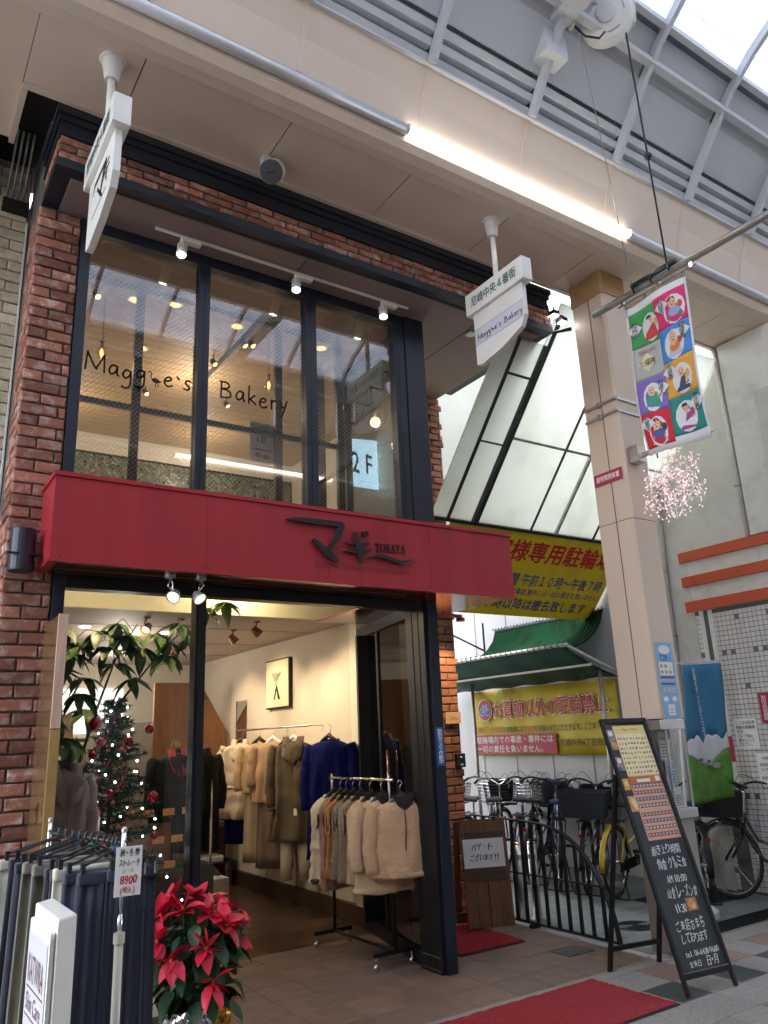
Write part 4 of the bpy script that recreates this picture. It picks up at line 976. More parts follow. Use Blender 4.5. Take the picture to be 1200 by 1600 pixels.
spotl(2.25, 6.6, 2.62, (.6, -.1, -.6), 'tilted spotlight on the boutique ceiling, right one of the central pair')
spotl(1.2, 6.5, 2.62, (-.2, .3, -.9), 'dim spotlight on the boutique ceiling above the plant')
spotl(2.9, 7.9, 2.62, (.75, -.05, -.62), 'spotlight washing the framed picture', e=7)
spotl(2.95, 7.1, 2.62, (.75, -.1, -.85), 'spotlight washing the camel coats', e=8)
spotl(2.9, 8.7, 2.62, (.75, .0, -.8), 'spotlight washing the puffer coat at the back', e=7)
spotl(2.95, 6.55, 2.62, (.75, -.1, -.7), 'spotlight washing the blue coat near the glazing', e=7)
for x, y in ((1.6, 7.3), (2.4, 7.5), (1.3, 8.3), (2.3, 8.8)):
    t = thing('downlight', 'small white downlight in the boutique ceiling', 'downlight', (x, y, 2.618), 'boutique ceiling downlights')
    part('lens', G().lathe([(.05, 0), (.045, -.006)], (x, y, 2.619), n=14), M_coolg, t)
for t, l in zip([o for o in bpy.data.objects if o.get('group') == 'boutique ceiling downlights'], ('above the christmas tree', 'in front of the glass shelves', 'farther back on the left', 'beside the stair panel')): t['label'] = 'small white downlight in the boutique ceiling ' + l
pt((2.0, 7.6, 2.4), 3.2, (1, .88, .72), .12, 'room_fill_light', bt); pt((2.4, 9.3, 2.3), 4, (1, .9, .76), .12, 'room_fill_light', bt); pt((2.5, 5.9, 2.85), 2.6, (1, .82, .55), .1, 'room_fill_light', bt)  # added fill points without fittings, for the boutique and the entrance recess
# twin spots under the red sign
def twin(x, dx, lab):
    t = thing('eyeball_spotlight', lab, 'spotlight', (x, 4.45, 2.53), 'silver spotlights under the red sign')
    y = 4.45
    part('base', G().lathe([(.034, 0), (.034, -.018), (.02, -.024)], (x, y, 2.53), n=18), M_galv, t, smooth=False)
    part('arm', G().tube([(x, y, 2.51), (x + .02, y, 2.48), (x + dx*.6, y, 2.45), (x + dx, y, 2.42)], .006, 7), M_chrome, t, smooth=True)
    part('arm', G().tube([(x, y, 2.50), (x - .01, y, 2.46), (x + dx*.4, y, 2.44)], .004, 6), M_chrome, t, smooth=True)
    d = V(-.45 if dx > 0 else .25, -.45, -.55).normalized(); c = V(x + dx, y, 2.405)
    part('head', G().lathe([(.012, -.045), (.026, -.03), (.036, .0), (.042, .022), (.037, .022), (.03, .01)], c, d, 18), M_silver, t, smooth=True)
    part('lens', G().lathe([(.035, .015), (.02, .02)], c, d, 16), mat('bright_spot_lens', (1, .84, .5), .4, emit=1.4, var=0), t)
twin(1.44, .03, 'silver adjustable spotlight under the red sign, left of the pair beside the mullion')
twin(1.63, -.01, 'silver adjustable spotlight under the red sign, right of the pair on the mullion')
sp = bpy.data.lights.new('lamp_beam', 'SPOT'); sp.energy = 9; sp.color = (1, .68, .36); sp.spot_size = radians(75); sp.spot_blend = .6; sp.shadow_soft_size = .03
o = bpy.data.objects.new('lamp_beam', sp); COL.objects.link(o); o.parent = rsn; o.location = (4.50, 5.35, 2.50)
t = thing('pier_lamp', 'small warm downlight under the end of the red sign lighting the brick wall', 'downlight', (4.3, 5.45, 2.53))
o.parent = t; o.location = V(4.45, 5.45, 2.50) - origin(t); o.rotation_euler = V(-.22, -.62, .9).to_track_quat('Z', 'Y').to_euler()
part('housing', G().lathe([(.04, 0), (.04, -.03)], (4.45, 5.45, 2.56), n=14), M_red, t)
part('arm', G().box(4.09, 4.46, 5.43, 5.47, 2.56, 2.59), M_red, t)
# cylinder lamp on the left pillar
t = thing('cylinder_lamp', 'dark blue cylinder wall lamp on the brick pillar left of the red sign', 'wall lamp', (.655, 4.58, 2.6))
part('shade', G().lathe([(.066, -.12), (.068, -.115), (.068, .115), (.066, .12), (.06, .12)], (.645, 4.60, 2.635), n=24), M_navy, t, smooth=False)
part('bracket', G().box(.56, .745, 4.535, 4.55, 2.60, 2.61), M_iron, t); part('bracket_tip', G().box(.735, .745, 4.53, 4.55, 2.56, 2.61), M_iron, t)
# stickers and plates
t = thing('camera_sticker', 'narrow blue vertical sticker with white letters on the dark corner post', 'sticker', (3.54, 4.665, 1.47))
F = Frame((3.505, 4.6645, 1.335), (1, 0, 0), (0, 0, 1)); g = G(); F.rect(g, 0, .075, 0, .27, 0, .001); part('sheet', g, mat('blue_sticker', (.02, .10, .30), .4), t)
g = G(); text(g, '防犯カメラ作動中', F, .018, .058, .012, .258, .0015, .03, vertical=True); part('lettering', g, M_paper, t)
t = thing('open_plate', 'small wooden OPEN plate hanging on the right brick wall', 'sign', (4.65, 5.88, 1.7))
F = Frame((4.535, 5.875, 1.645), (.17, -.02, 0), (0, 0, 1)); g = G(); F.rect(g, 0, .165, 0, .105, 0, .012); part('board', g, mat('light_wood', (.55, .36, .20), .6, var=.15), t)
g = G(); text(g, 'OPEN', F, .045, .13, .03, .058, .013, .01); part('lettering', g, mat('faded_ink', (.28, .17, .09), .7), t)
g = G(); F.stroke(g, [(.03, .1), (.085, .25), (.14, .1)], .003, .004, .006); part('string', g, M_ink, t)
t = thing('intercom', 'small black intercom on the right brick wall', 'intercom', (4.69, 5.89, 1.32))
part('body', G().box(4.635, 4.735, 5.86, 5.9, 1.255, 1.378), M_blk, t, bevel=.006); part('button', G().box(4.67, 4.70, 5.856, 5.86, 1.27, 1.29), M_chrome, t); part('lens', G().lathe([(.012, 0), (.010, .003)], (4.685, 5.859, 1.345), (0, -1, 0), 12), M_chrome, t)

# ================================================================ GARMENTS
M_fur = mat('beige_faux_fur', (.62, .39, .21), .95, 0, var=.15, scale=70, bump=1, bscale=170, sheen=.5)
M_fur2 = mat('cream_faux_fur', (.76, .54, .32), .95, 0, var=.15, scale=70, bump=1, bscale=170, sheen=.5)
M_furg = mat('greige_faux_fur', (.36, .27, .20), .95, 0, var=.15, scale=70, bump=1, bscale=170, sheen=.5)
M_furt = mat('tan_fleece', (.50, .22, .06), .95, 0, var=.2, scale=30, bump=.8, bscale=170, sheen=.5)
M_puff = mat('white_quilted_nylon', (.70, .64, .56), .5, var=.05, bump=.2, bscale=7)
M_pink = mat('dusty_pink_fleece', (.42, .25, .22), .9, var=.1, bump=.5)
def cloth(nm, c, r=.85, **k): return mat(nm, c, r, 0, var=.1, scale=12, bump=.25, bscale=220, sheen=.2, **k)
M_camel = cloth('camel_wool', (.58, .40, .21)); M_camel2 = cloth('dark_camel_wool', (.44, .28, .15)); M_sand = cloth('sand_nylon', (.62, .49, .34), .6)
M_taupe = cloth('taupe_wool', (.18, .12, .085)); M_olive = cloth('olive_brown_wool', (.085, .060, .030)); M_blue = mat('royal_blue_wool', (.002, .004, .075), .9, spec=.15, var=.15, bump=.2, bscale=200)
M_bcream = cloth('cream_trouser', (.62, .56, .43)); M_blackc = mat('black_wool', (.006, .006, .009), .9, var=.2); M_denim = cloth('slate_blue_cotton', (.026, .030, .055))
M_navyc = cloth('navy_corduroy', (.012, .013, .024)); M_khaki = cloth('khaki_cotton', (.16, .15, .11)); M_redc = cloth('red_knit', (.36, .01, .02))
M_offw = cloth('off_white_cotton', (.52, .50, .40))
def sgn(a, p): return math.copysign(abs(a) ** p, a)
def garment(name, lab, cat, loc, yaw, W, L, D, m, flare=1.1, sleeve=0, fold=.030, nf=8, fur=0, group=None, open_front=True, collar=None, belt=None, quilt=0, cuff=None, armhole=False, seed=0, sl_r=.06, hem=None, skirt=None, trouser=None, hgm=None, hook=True, tagp=False, vneck=False):
    t = thing(name, lab, cat, (0, 0, 0), group); rd = random.Random(seed + 17); ph = rd.uniform(0, 6)
    prof = [(-.022, .24, .5), (-.034, .44, .75), (-.055, .68, .9), (-.085, .90, 1), (-.125, 1.0, 1), (-.20, .99, 1.05)]
    n = 22
    for k in range(1, n + 1): f = k / n; prof.append((-.20 - (L - .20) * f, .99 + (flare - .99) * f, 1.05 + .25 * f))
    prof.append((-L - .004, flare * .97, 1.2))
    N = 56; g = G(); vs = []; fs = []
    for i, (z, w, d) in enumerate(prof):
        tt = min(1, -z / L)
        for k in range(N):
            a = 2*pi*k/N; x = W/2 * w * sgn(cos(a), .75); y = D/2 * d * sgn(sin(a), .85)
            fo = fold * tt * (sin(nf * a + ph) + .5 * sin(nf * 1.7 * a + ph * 2 + 3 * tt)); q = 1 + fo / (D/2) * .8
            if quilt: y += sgn(sin(a), 1) * .010 * abs(sin(-z / quilt * pi)); x += sgn(cos(a), 1) * .008 * abs(sin(-z / quilt * pi))
            dz = 0
            if fur: x += rd.uniform(-fur, fur); y += rd.uniform(-fur, fur); dz = rd.uniform(-fur, fur)
            if fold: x += fold * .6 * tt * sin(3 * z / L * 2 + ph + a); 
            wk = mnoise.noise(V(x*14 + seed, y*14, z*5 + seed)) * .016 + mnoise.noise(V(x*30 + seed, y*30, z*16)) * .006
            if not fur: wk *= 1.5
            x += cos(a) * wk * .8; y += sin(a) * wk
            vs.append((x * (1 + fo), y * q, z + dz + (mnoise.noise(V(a*1.5, seed, 0))*.012 if tt > .97 else 0)))
    for i in range(len(prof) - 1):
        for k in range(N): fs.append((i*N+k, (i+1)*N+k, (i+1)*N+(k+1) % N, i*N+(k+1) % N))
    fs.append(tuple(range(N))); fs.append(tuple((len(prof)-1)*N + k for k in range(N - 1, -1, -1)))
    g.add(vs, fs); part('body', g, m, t, smooth=True)
    def fuzz(vv, ff, n_):
        gz = G()
        for _ in range(n_):
            f = ff[rd.randrange(len(ff))]
            if len(f) != 4: continue
            A, B, C_, D_ = [Vector(vv[q]) for q in f]; u, w = rd.random(), rd.random(); p = A.lerp(B, u).lerp(D_.lerp(C_, u), w); nn = (B - A).cross(D_ - A)
            if nn.length < 1e-8: continue
            nn.normalize(); cc = Vector((0, 0, p.z)); nn = nn if nn.dot(p - cc) > 0 else -nn
            e = p + nn*rd.uniform(.006, .012) + V(rd.uniform(-.005, .005), rd.uniform(-.005, .005), -rd.uniform(.002, .010)); s_ = V(rd.uniform(-1, 1), rd.uniform(-1, 1), rd.uniform(-1, 1)).normalized()*.0016
            gz.add([p - s_, p + s_, e], [(0, 1, 2)])
        return gz
    if fur: part('fur_pile', fuzz(vs, fs, 6500 if fur > .0035 else 2500), m, t, kind='stuff')
    if sleeve:
        for s in (-1, 1):
            pts = [(s*W*.42, 0, -.075), (s*W*.50, -.005, -.14), (s*(W*.53), -.015, -.25), (s*(W*.55 + .01), -.03, -sleeve*.7), (s*(W*.53), -.05, -sleeve)]
            pts2 = []; 
            for i in range(len(pts) - 1):
                for q in range(4):
                    f = q/4; pts2.append(tuple(a*(1-f) + b*f for a, b in zip(pts[i], pts[i+1])))
            pts2.append(pts[-1]); r = [sl_r * (1.05 - .28*i/len(pts2)) * (1 + rd.uniform(-.05, .05) + (.10*sin(i*1.9) if quilt else 0)) for i in range(len(pts2))]
            gs = G().tube(pts2, r, 12)
            if fur: gs.v = [tuple(c + rd.uniform(-fur, fur) for c in v) for v in gs.v]
            if not fur: gs.v = [(v[0] + mnoise.noise(Vector(v)*18)*.014, v[1] + mnoise.noise(Vector(v)*18 + V(5, 0, 0))*.014, v[2]) for v in gs.v]
            slv = part('sleeve', gs, m, t, smooth=True)
            if fur: part('sleeve_pile', fuzz([Vector(v) for v in gs.v], gs.f, 1800), m, slv, kind='stuff')
            if cuff: e = pts2[-1]; part('cuff', G().lathe([(sl_r*.8, 0), (sl_r*.82, -.03), (sl_r*.75, -.032)], e, (0, 0, 1), 12), cuff, t, smooth=True)
    elif armhole:
        for s in (-1, 1): part('armhole', G().tube([(s*(W*.47), .03*cos(a), -.20 + .105*sin(a)) for a in [2*pi*k/14 for k in range(14)]], .012, 6, closed=True), m, t, smooth=True); part('arm_opening', G().lathe([(.075, 0), (.07, .004)], (s*W*.475, 0, -.20), (s, 0, 0), 14), M_blackm, t)
    if open_front:
        g = G(); pts = [(.004*sin(k), -D/2*1.06 - .004 - .012*k/8, -.10 - (L - .12)*k/8) for k in range(9)]
        g.tube(pts, .0035, 5); part('placket_seam', g, M_blackm if fur else m, t)
    if collar:
        g = G(); 
        for s in (-1, 1): g.hexa([(s*.01, -D/2 - .012, -.24), (s*.07, -D/2 - .008, -.20), (s*.085, -D/2*.3, .015), (s*.03, -D/2*.5, .01), (s*.01, -D/2 - .025, -.235), (s*.10, -D/2 - .022, -.15), (s*.11, -D/2*.4, .02), (s*.05, -D/2*.7, .02)])
        part('collar', g, collar, t, smooth=True)
    else:
        part('neckline', G().tube([(.075*cos(a), D*.32*sin(a), -.024 - .03*max(0, -sin(a))) for a in [2*pi*k/16 for k in range(16)]], .012, 6, closed=True), m, t, smooth=True)
    if belt: part('belt', G().lathe([(1, -.02), (1, .02)], (0, 0, 0), n=4), m, t) if False else part('belt', G().tube([(W*.5*sgn(cos(a), .8)*1.01, D*.56*sgn(sin(a), .85), -belt) for a in [2*pi*k/28 for k in range(28)]], .016, 6, closed=True), m, t, smooth=True)
    if hem: part('hem_band', G().tube([(W*.5*flare*.98*sgn(cos(a), .8), D*.60*sgn(sin(a), .85), -L + .015) for a in [2*pi*k/28 for k in range(28)]], .018, 7, closed=True), hem, t, smooth=True)
    if skirt:
        zs, m2 = skirt; g = G(); vs = []; fs = []
        for i in range(7):
            f = i/6; z = -L + .05 - (zs)*f; w = W*.40*(1 + .15*f)
            for k in range(32): a = 2*pi*k/32; fo = .012*sin(9*a + ph); vs.append((w*sgn(cos(a), .8)*(1 + fo), D*.42*sgn(sin(a), .9) + fo*1.2, z))
        for i in range(6):
            for k in range(32): fs.append((i*32+k, (i+1)*32+k, (i+1)*32+(k+1) % 32, i*32+(k+1) % 32))
        g.add(vs, fs + [tuple(192 + k for k in range(31, -1, -1))]); part('skirt', g, m2, t, smooth=True)
    if trouser:
        zs, m2 = trouser
        for s in (-1, 1): part('trouser_leg', G().tube([(s*.075, 0, -L + .06), (s*.085, .0, -L - zs*.5), (s*.09, 0, -L - zs)], [.07, .06, .055], 12), m2, t, smooth=True)
    if tagp: part('price_tag', G().box(.02, .05, -D/2 - .04, -D/2 - .037, -L*.75, -L*.75 + .06), M_paper, t)
    hm = hgm or M_blk
    if vneck: part('hanger_face', G().prism([(-.085, -D/2 - .003, .012), (.085, -D/2 - .003, .012), (.045, -D/2 - .006, -.055), (0, -D/2 - .008, -.085), (-.045, -D/2 - .006, -.055)], (0, .02, .0)), M_blk, t, bevel=.004)
    g = G().tube([(-.12, -D*.1, -.075), (-.06, -D*.2, -.025), (0, -D*.2, .02), (.06, -D*.2, -.025), (.12, -D*.1, -.075)], [.012, .018, .022, .018, .012], 8); part('hanger', g, hm, t, smooth=True)
    if hook: part('hanger_hook', G().tube([(0, 0, .03), (0, 0, .075), (.018, 0, .095), (.0, 0, .118), (-.02, 0, .10)], .003, 5), M_chrome, t, smooth=True)
    t.location = loc; t.rotation_euler = (0, 0, yaw)
    return t
# --- wall rail inside and its garments
t = thing('wall_rail', 'steel hanging rail on the cream boutique wall', 'rail', (3.7, 7.8, 1.69))
part('bar', G().tube([(3.66, 8.73, 1.69), (3.66, 6.86, 1.69)], .010, 8), M_steel, t, smooth=True)
for y in (8.6, 7.75, 6.95): part('arm', G().tube([(3.66, y, 1.69), (3.84, y, 1.69)], .006, 6), M_steel, t)
part('loop', G().tube([(3.70, 6.72, 1.75), (3.70, 6.72, 1.62)], .002, 4), M_steel, t)
R_ = lambda d: radians(d)
garment('puffer_coat', 'sand coloured belted puffer coat with big collar, farthest left on the wall rail', 'coat', (3.58, 8.33, 1.575), R_(-50), .46, .80, .20, M_sand, 1.12, sleeve=.55, quilt=.16, collar=M_sand, belt=.48, seed=1, sl_r=.07, skirt=(.30, M_blue), group='clothes on the boutique wall rail', tagp=True)
garment('camel_jacket', 'short golden camel jacket over a long beige skirt on the wall rail', 'jacket', (3.58, 7.86, 1.575), R_(-42), .40, .52, .16, M_camel, 1.05, sleeve=.50, seed=2, skirt=(.72, mat('beige_wool', (.50, .39, .26), .9)), group='clothes on the boutique wall rail')
garment('camel_cape', 'darker camel cape jacket over brown wide trousers on the wall rail', 'jacket', (3.58, 7.52, 1.575), R_(-45), .42, .60, .16, M_camel2, 1.12, sleeve=.45, seed=3, skirt=(.66, M_taupe), group='clothes on the boutique wall rail', hgm=M_paper)
garment('olive_coat', 'long olive brown wool coat over cream trousers on the wall rail', 'coat', (3.56, 7.02, 1.575), R_(-42), .42, .92, .18, M_olive, 1.1, sleeve=.62, seed=4, trouser=(.34, M_bcream), collar=M_olive, cuff=M_olive, group='clothes on the boutique wall rail', hgm=M_paper, tagp=True)
garment('cream_shirt', 'cream shirt with long sleeves between the camel and olive coats', 'shirt', (3.60, 7.27, 1.55), R_(-60), .30, .62, .08, M_offw, 1.0, sleeve=.60, seed=14, group='clothes on the boutique wall rail', sl_r=.045)
garment('blue_coat', 'royal blue coat hanging by itself on the wall nearest the glazing', 'coat', (3.62, 6.42, 1.57), R_(-52), .42, 1.02, .20, M_blue, 1.12, sleeve=.62, seed=5, fold=.02)
# mannequins behind
for i, (x, y, lab, m) in enumerate(((2.58, 7.62, 'black wool jacket with red knit inside on a stand behind the mullion', M_blackc), (2.95, 8.0, 'long black coat on a stand beside the stair panel', M_blackc))):
    garment('black_coat', lab, 'coat', (x, y, 1.50), R_(8), .46, .95 if i else .62, .24, m, 1.05, sleeve=.58, seed=20 + i, collar=M_redc if i == 0 else m, hook=False)
    s = thing('coat_stand', 'slim dark stand holding the ' + ('black jacket with red knit' if i == 0 else 'long black coat'), 'stand', (x, y, 0))
    part('pole', G().tube([(x, y, .02), (x, y, 1.50)], .014, 8), M_black, s); part('base', G().lathe([(.15, 0), (.15, .015), (.02, .03)], (x, y, 0), n=20), M_black, s); part('neck', G().lathe([(.05, 0), (.055, .05), (.04, .10), (.01, .115)], (x, y, 1.49), n=14), M_bronze, s)
garment('taupe_coat', 'greyish taupe draped coat in the display window beside the brass door leaf', 'coat', (1.02, 5.03, 1.46), R_(15), .34, .85, .2, cloth('taupe_pink', (.30, .21, .17)), 1.2, sleeve=.4, seed=31, collar=cloth('taupe_pink', (.3, .21, .17)), fold=.02)
for k in range(7):
    garment('dark_garment', 'dark garment on the rear left rail, place %d' % (k + 1), 'garment', (1.0 + k*.09, 7.6, 1.40), R_(80), .36, .7 + (k % 3)*.08, .08, [M_blackc, M_taupe, M_navyc, M_bcream, M_blackc, M_redc, M_taupe][k], 1.05, seed=40 + k, group='dark clothes on the rear left rail', open_front=False)['label'] = ['black garment nearest the left wall', 'taupe garment second from the left wall', 'navy garment third from the left wall', 'cream garment in the middle', 'black garment right of the cream one', 'red knit garment', 'taupe garment at the right end'][k] + ' on the rear rail behind the christmas tree'
t = thing('rear_rail', 'pale shelf and rail behind the pachira plant', 'rail', (1.2, 7.6, 1.5)); part('bar', G().tube([(.75, 7.6, 1.515), (1.75, 7.6, 1.515)], .010, 8), M_steel, t); part('shelf', G().box(.75, 1.75, 7.5, 7.8, 1.62, 1.65), M_woodp, t)
for k in range(3): solo('stacked_box', G().box(.85 + k*.28, 1.05 + k*.28, 7.52, 7.75, 1.651, 1.80 + k*.03), [M_paperw, M_paper, M_pinkw][k], ('cream', 'white', 'pink brown')[k] + ' box on the pale shelf behind the pachira plant', 'box')
# --- wheeled rack with fur jackets
rk = thing('clothes_rack', 'black wheeled clothes rack with a chrome rail at the shop entrance', 'clothes rack', (3.35, 5.5, 0))
RX0, YA, YB = 3.345, 5.06, 5.92
for y in (YA, YB):
    part('upright', G().tube([(RX0, y, .115), (RX0, y, 1.02)], .0125, 10), M_black, rk, smooth=True)
    part('upper_post', G().tube([(RX0, y, 1.02), (RX0, y, 1.275)], .009, 10), M_steel, rk, smooth=True)
    part('foot', G().box(RX0 - .18, RX0 + .15, y - .013, y + .013, .09, .116), M_black, rk)
    for x in (RX0 - .165, RX0 + .135):
        c = part('caster', G().lathe([(.018, -.012), (.024, -.006), (.024, .006), (.018, .012)], (x, y, .0245), (0, 1, .2), 14), M_chrome, rk, smooth=True)
        part('caster_fork', G().tube([(x, y, .045), (x, y, .09)], .007, 6), M_chrome, rk)
part('rail', G().tube([(RX0, YA - .05, 1.245), (RX0, YB + .04, 1.245)], .011, 10), M_chrome, rk, smooth=True)
part('lower_bar', G().tube([(RX0, YA, .10), (RX0, YB, .10)], .0125, 10), M_black, rk)
gg = 'jackets on the wheeled rack'
garment('fur_jacket', 'beige fur jacket facing the street, front of the wheeled rack', 'jacket', (3.40, 5.00, 1.125), R_(-20), .44, .53, .19, M_fur, 1.16, sleeve=.50, fur=.004, seed=51, group=gg, hem=M_fur, sl_r=.062, fold=.014, nf=5, vneck=True)
garment('fur_jacket', 'cream fur jacket just behind the front one on the wheeled rack', 'jacket', (3.34, 5.17, 1.135), R_(-6), .42, .65, .17, M_fur2, 1.12, sleeve=.5, fur=.004, seed=52, group=gg, hem=M_fur2, sl_r=.06, fold=.014, nf=5, vneck=True)
garment('fur_vest', 'pale cream fur vest third from the front of the wheeled rack', 'vest', (3.335, 5.32, 1.135), R_(4), .40, .60, .12, M_fur2, 1.08, fur=.004, seed=53, group=gg, armhole=True, fold=.010, nf=5, vneck=True)
garment('fur_vest', 'greige fur vest in the middle of the wheeled rack', 'vest', (3.335, 5.47, 1.135), R_(6), .38, .60, .11, M_furg, 1.10, fur=.004, seed=54, group=gg, armhole=True, fold=.010, nf=5, vneck=True)
garment('fur_vest', 'light grey fur vest beside the tan fleece on the wheeled rack', 'vest', (3.335, 5.57, 1.135), R_(6), .38, .60, .09, mat('grey_faux_fur', (.40, .34, .29), .95, var=.25, scale=30, bump=1, bscale=170), 1.10, fur=.004, seed=55, group=gg, armhole=True, fold=.010, nf=5, vneck=True)
garment('fleece_vest', 'tan brown fleece vest on the wheeled rack', 'vest', (3.335, 5.68, 1.135), R_(6), .38, .60, .08, M_furt, 1.10, fur=.003, seed=56, group=gg, armhole=True, fold=.010, nf=5, vneck=True)
garment('pink_vest', 'dusty pink vest near the far end of the wheeled rack', 'vest', (3.335, 5.77, 1.135), R_(6), .37, .70, .07, M_pink, 1.06, fur=.002, seed=57, group=gg, armhole=True, fold=.008)
garment('quilted_vest', 'white quilted vest at the far end of the wheeled rack', 'vest', (3.32, 5.87, 1.135), R_(4), .38, .66, .12, M_puff, 1.10, seed=58, group=gg, armhole=True, quilt=.09, hem=M_blackm)

# --- trouser rack at the left front
tk = thing('trouser_rack', 'steel garment rack with cream telescopic posts crowded with trousers', 'clothes rack', (.8, 3.4, 0))
PA, PB = V(.868, 3.10, 0), V(.755, 3.85, 0)
for i, P in enumerate((PA, PB)):
    part('upper_post', G().tube([P + V(0, 0, .98), P + V(0, 0, 1.255)], .010, 12), M_chrome, tk, smooth=True)
    part('post_cap', G().lathe([(.011, 0), (.011, .010), (.006, .016)], P + V(0, 0, 1.255), n=12), M_steel, tk)
    part('mid_post', G().tube([P + V(0, 0, .90), P + V(0, 0, .98)], .0095, 12), M_chrome, tk, smooth=True)
    part('lower_post', G().tube([P + V(0, 0, .03), P + V(0, 0, .90)], .0155, 14), mat('cream_enamel', (.62, .60, .49), .35, var=.05), tk, smooth=True)
    part('collar', G().tube([P + V(0, 0, .885), P + V(0, 0, .918)], .020, 14), mat('cream_enamel', (.62, .60, .49), .35), tk)
    part('foot', G().bar(P + V(-.2, 0, .02), P + V(.2, 0, .02), .03, .03), mat('cream_enamel', (.62, .60, .49), .35), tk)
part('rail', G().tube([PA + V(0, 0, 1.215), PB + V(0, 0, 1.215)], .009, 10), M_black, tk, smooth=True)
def trousers(k, f, m, lab, w=.34, l=1.0, wst=1.09, nm='trousers', dx=0, yw=0):
    P = PA.lerp(PB, f); t = thing(nm, lab, 'trousers', (0, 0, 0), 'trousers crowded on the garment rack'); rd = random.Random(k)
    N = 26; rows = []
    for i in range(11):
        ff = i/10; z = wst - l*ff; ww = w*(.94 + .14*ff)
        rows.append([(P.x + dx - ww/2 + ww*j/N, P.y + ((.002 + .003*ff) if k in (0, 20) else (.005 + .006*ff))*sin(j*1.35 + k*1.7 + ff*1.2) + (.006 if k in (0, 20) else .010)*sin(j*.35 + k), z) for j in range(N + 1)])
    part('cloth', G().sheet(rows, (0, .022, 0)), m, t, smooth=True)
    part('waistband', G().box(P.x + dx - w*.475, P.x + dx + w*.475, P.y - .016, P.y + .032, wst - .005, wst + .035), m, t, bevel=.008)
    part('pocket_seam', G().tube([(P.x + dx + w*.12, P.y - .018, wst - .01), (P.x + dx + w*.16, P.y - .024, wst - .09), (P.x + dx + w*.26, P.y - .024, wst - .13), (P.x + dx + w*.40, P.y - .022, wst - .12)], .0022, 4), M_blackm, t)
    z0 = wst + .055
    part('hanger', G().tube([(P.x + dx - w*.42, P.y, z0), (P.x + dx*.5, P.y, z0 + .045), (P.x + dx + w*.42, P.y, z0)], .005, 6), M_blk, t)
    part('hook', G().tube([(P.x, P.y, z0 + .04), (P.x + .012, P.y, 1.20), (P.x + .012, P.y, 1.235), (P.x - .010, P.y, 1.232), (P.x - .014, P.y, 1.21)], .0045, 5), M_blk, t)
    for s in (-1, 1):
        part('clip', G().box(P.x + dx + s*w*.40 - .007, P.x + dx + s*w*.40 + .007, P.y - .014, P.y + .012, wst + .002, z0 + .012), M_blk, t)
        if s > 0: part('clip_spring', G().box(P.x + dx + s*w*.40 - .004, P.x + dx + s*w*.40 + .004, P.y - .026, P.y - .022, wst + .008, wst + .05), M_chrome, t)
    if k % 2 == 0: part('size_marker', G().box(P.x + .002, P.x + .02, P.y - .008, P.y + .008, 1.175, 1.195), [mat('green_marker', (.05, .5, .12), .5), mat('blue_marker', (.08, .22, .55), .5), mat('coral_marker', (.6, .2, .12), .5)][(k // 2) % 3], t)
    t.rotation_euler = (0, 0, 0)
    return t
specs = [(M_denim, 'slate blue trousers, frontmost on the rack with a curved pocket'), (M_denim, 'slate blue trousers, second from the front'), (M_denim, 'slate blue trousers, third from the front'), (M_offw, 'off white trousers behind the slate blue ones'),
    (M_navyc, 'dark navy trousers just behind the off white pair'), (M_navyc, 'dark navy trousers with a white tag in the middle'), (M_khaki, 'khaki trousers, the nearer of the two khaki pairs'), (M_khaki, 'khaki trousers, the farther of the two khaki pairs'),
    (M_navyc, 'black corduroy trousers next to the khaki pairs'), (M_navyc, 'black corduroy trousers, third from the back'), (M_navyc, 'black corduroy trousers, second from the back'), (M_offw, 'cream trousers at the very back of the rack by the brick pillar')]
for k, (m, lab) in enumerate(specs):
    f = [.055, .09, .14, .20, .28, .36, .44, .52, .61, .71, .81, .92][k]
    trousers(k, f, m, lab, w=[.19, .21, .23, .27, .30, .30, .31, .32, .36, .37, .37, .38][k], dx=[.055, -.03, -.055, -.055, -.03, -.03, -.05, -.06, -.02, -.02, -.02, -.03][k], wst=1.09 + [.0, -.005, .0, .01, 0, 0, .01, .015, 0, 0, .01, .0][k])
trousers(20, .05, M_denim, 'slate blue trousers to the right of the front post', w=.13, dx=.04, nm='trousers')
t = thing('price_card', 'white handwritten price card with red 8900 tied to the front rack post', 'price card', (.9, 3.05, 1.1))
F = Frame((.826, 3.045, 1.045), (.99, -.06, 0), (0, -.05, 1)); g = G(); F.rect(g, 0, .092, 0, .165, 0, .002); part('card', g, M_paper, t)
g = G(); scrawl(g, '秋・冬物', F, .012, .084, .132, .156, .003, 1, .0004); scrawl(g, 'ストレッチ', F, .010, .086, .100, .122, .003, 2, .0004); scrawl(g, 'シール', F, .024, .066, .078, .092, .003, 3); part('black_lettering', g, M_ink, t)
g = G(); scrawl(g, '8900', F, .018, .076, .040, .070, .003, 4, .0006); scrawl(g, '(税込)', F, .018, .072, .010, .032, .003, 5, .0003); part('red_lettering', g, M_inkr, t)
part('tie', G().tube([(.872, 3.045, 1.205), (.868, 3.088, 1.23)], .004, 5), M_chrome, t)
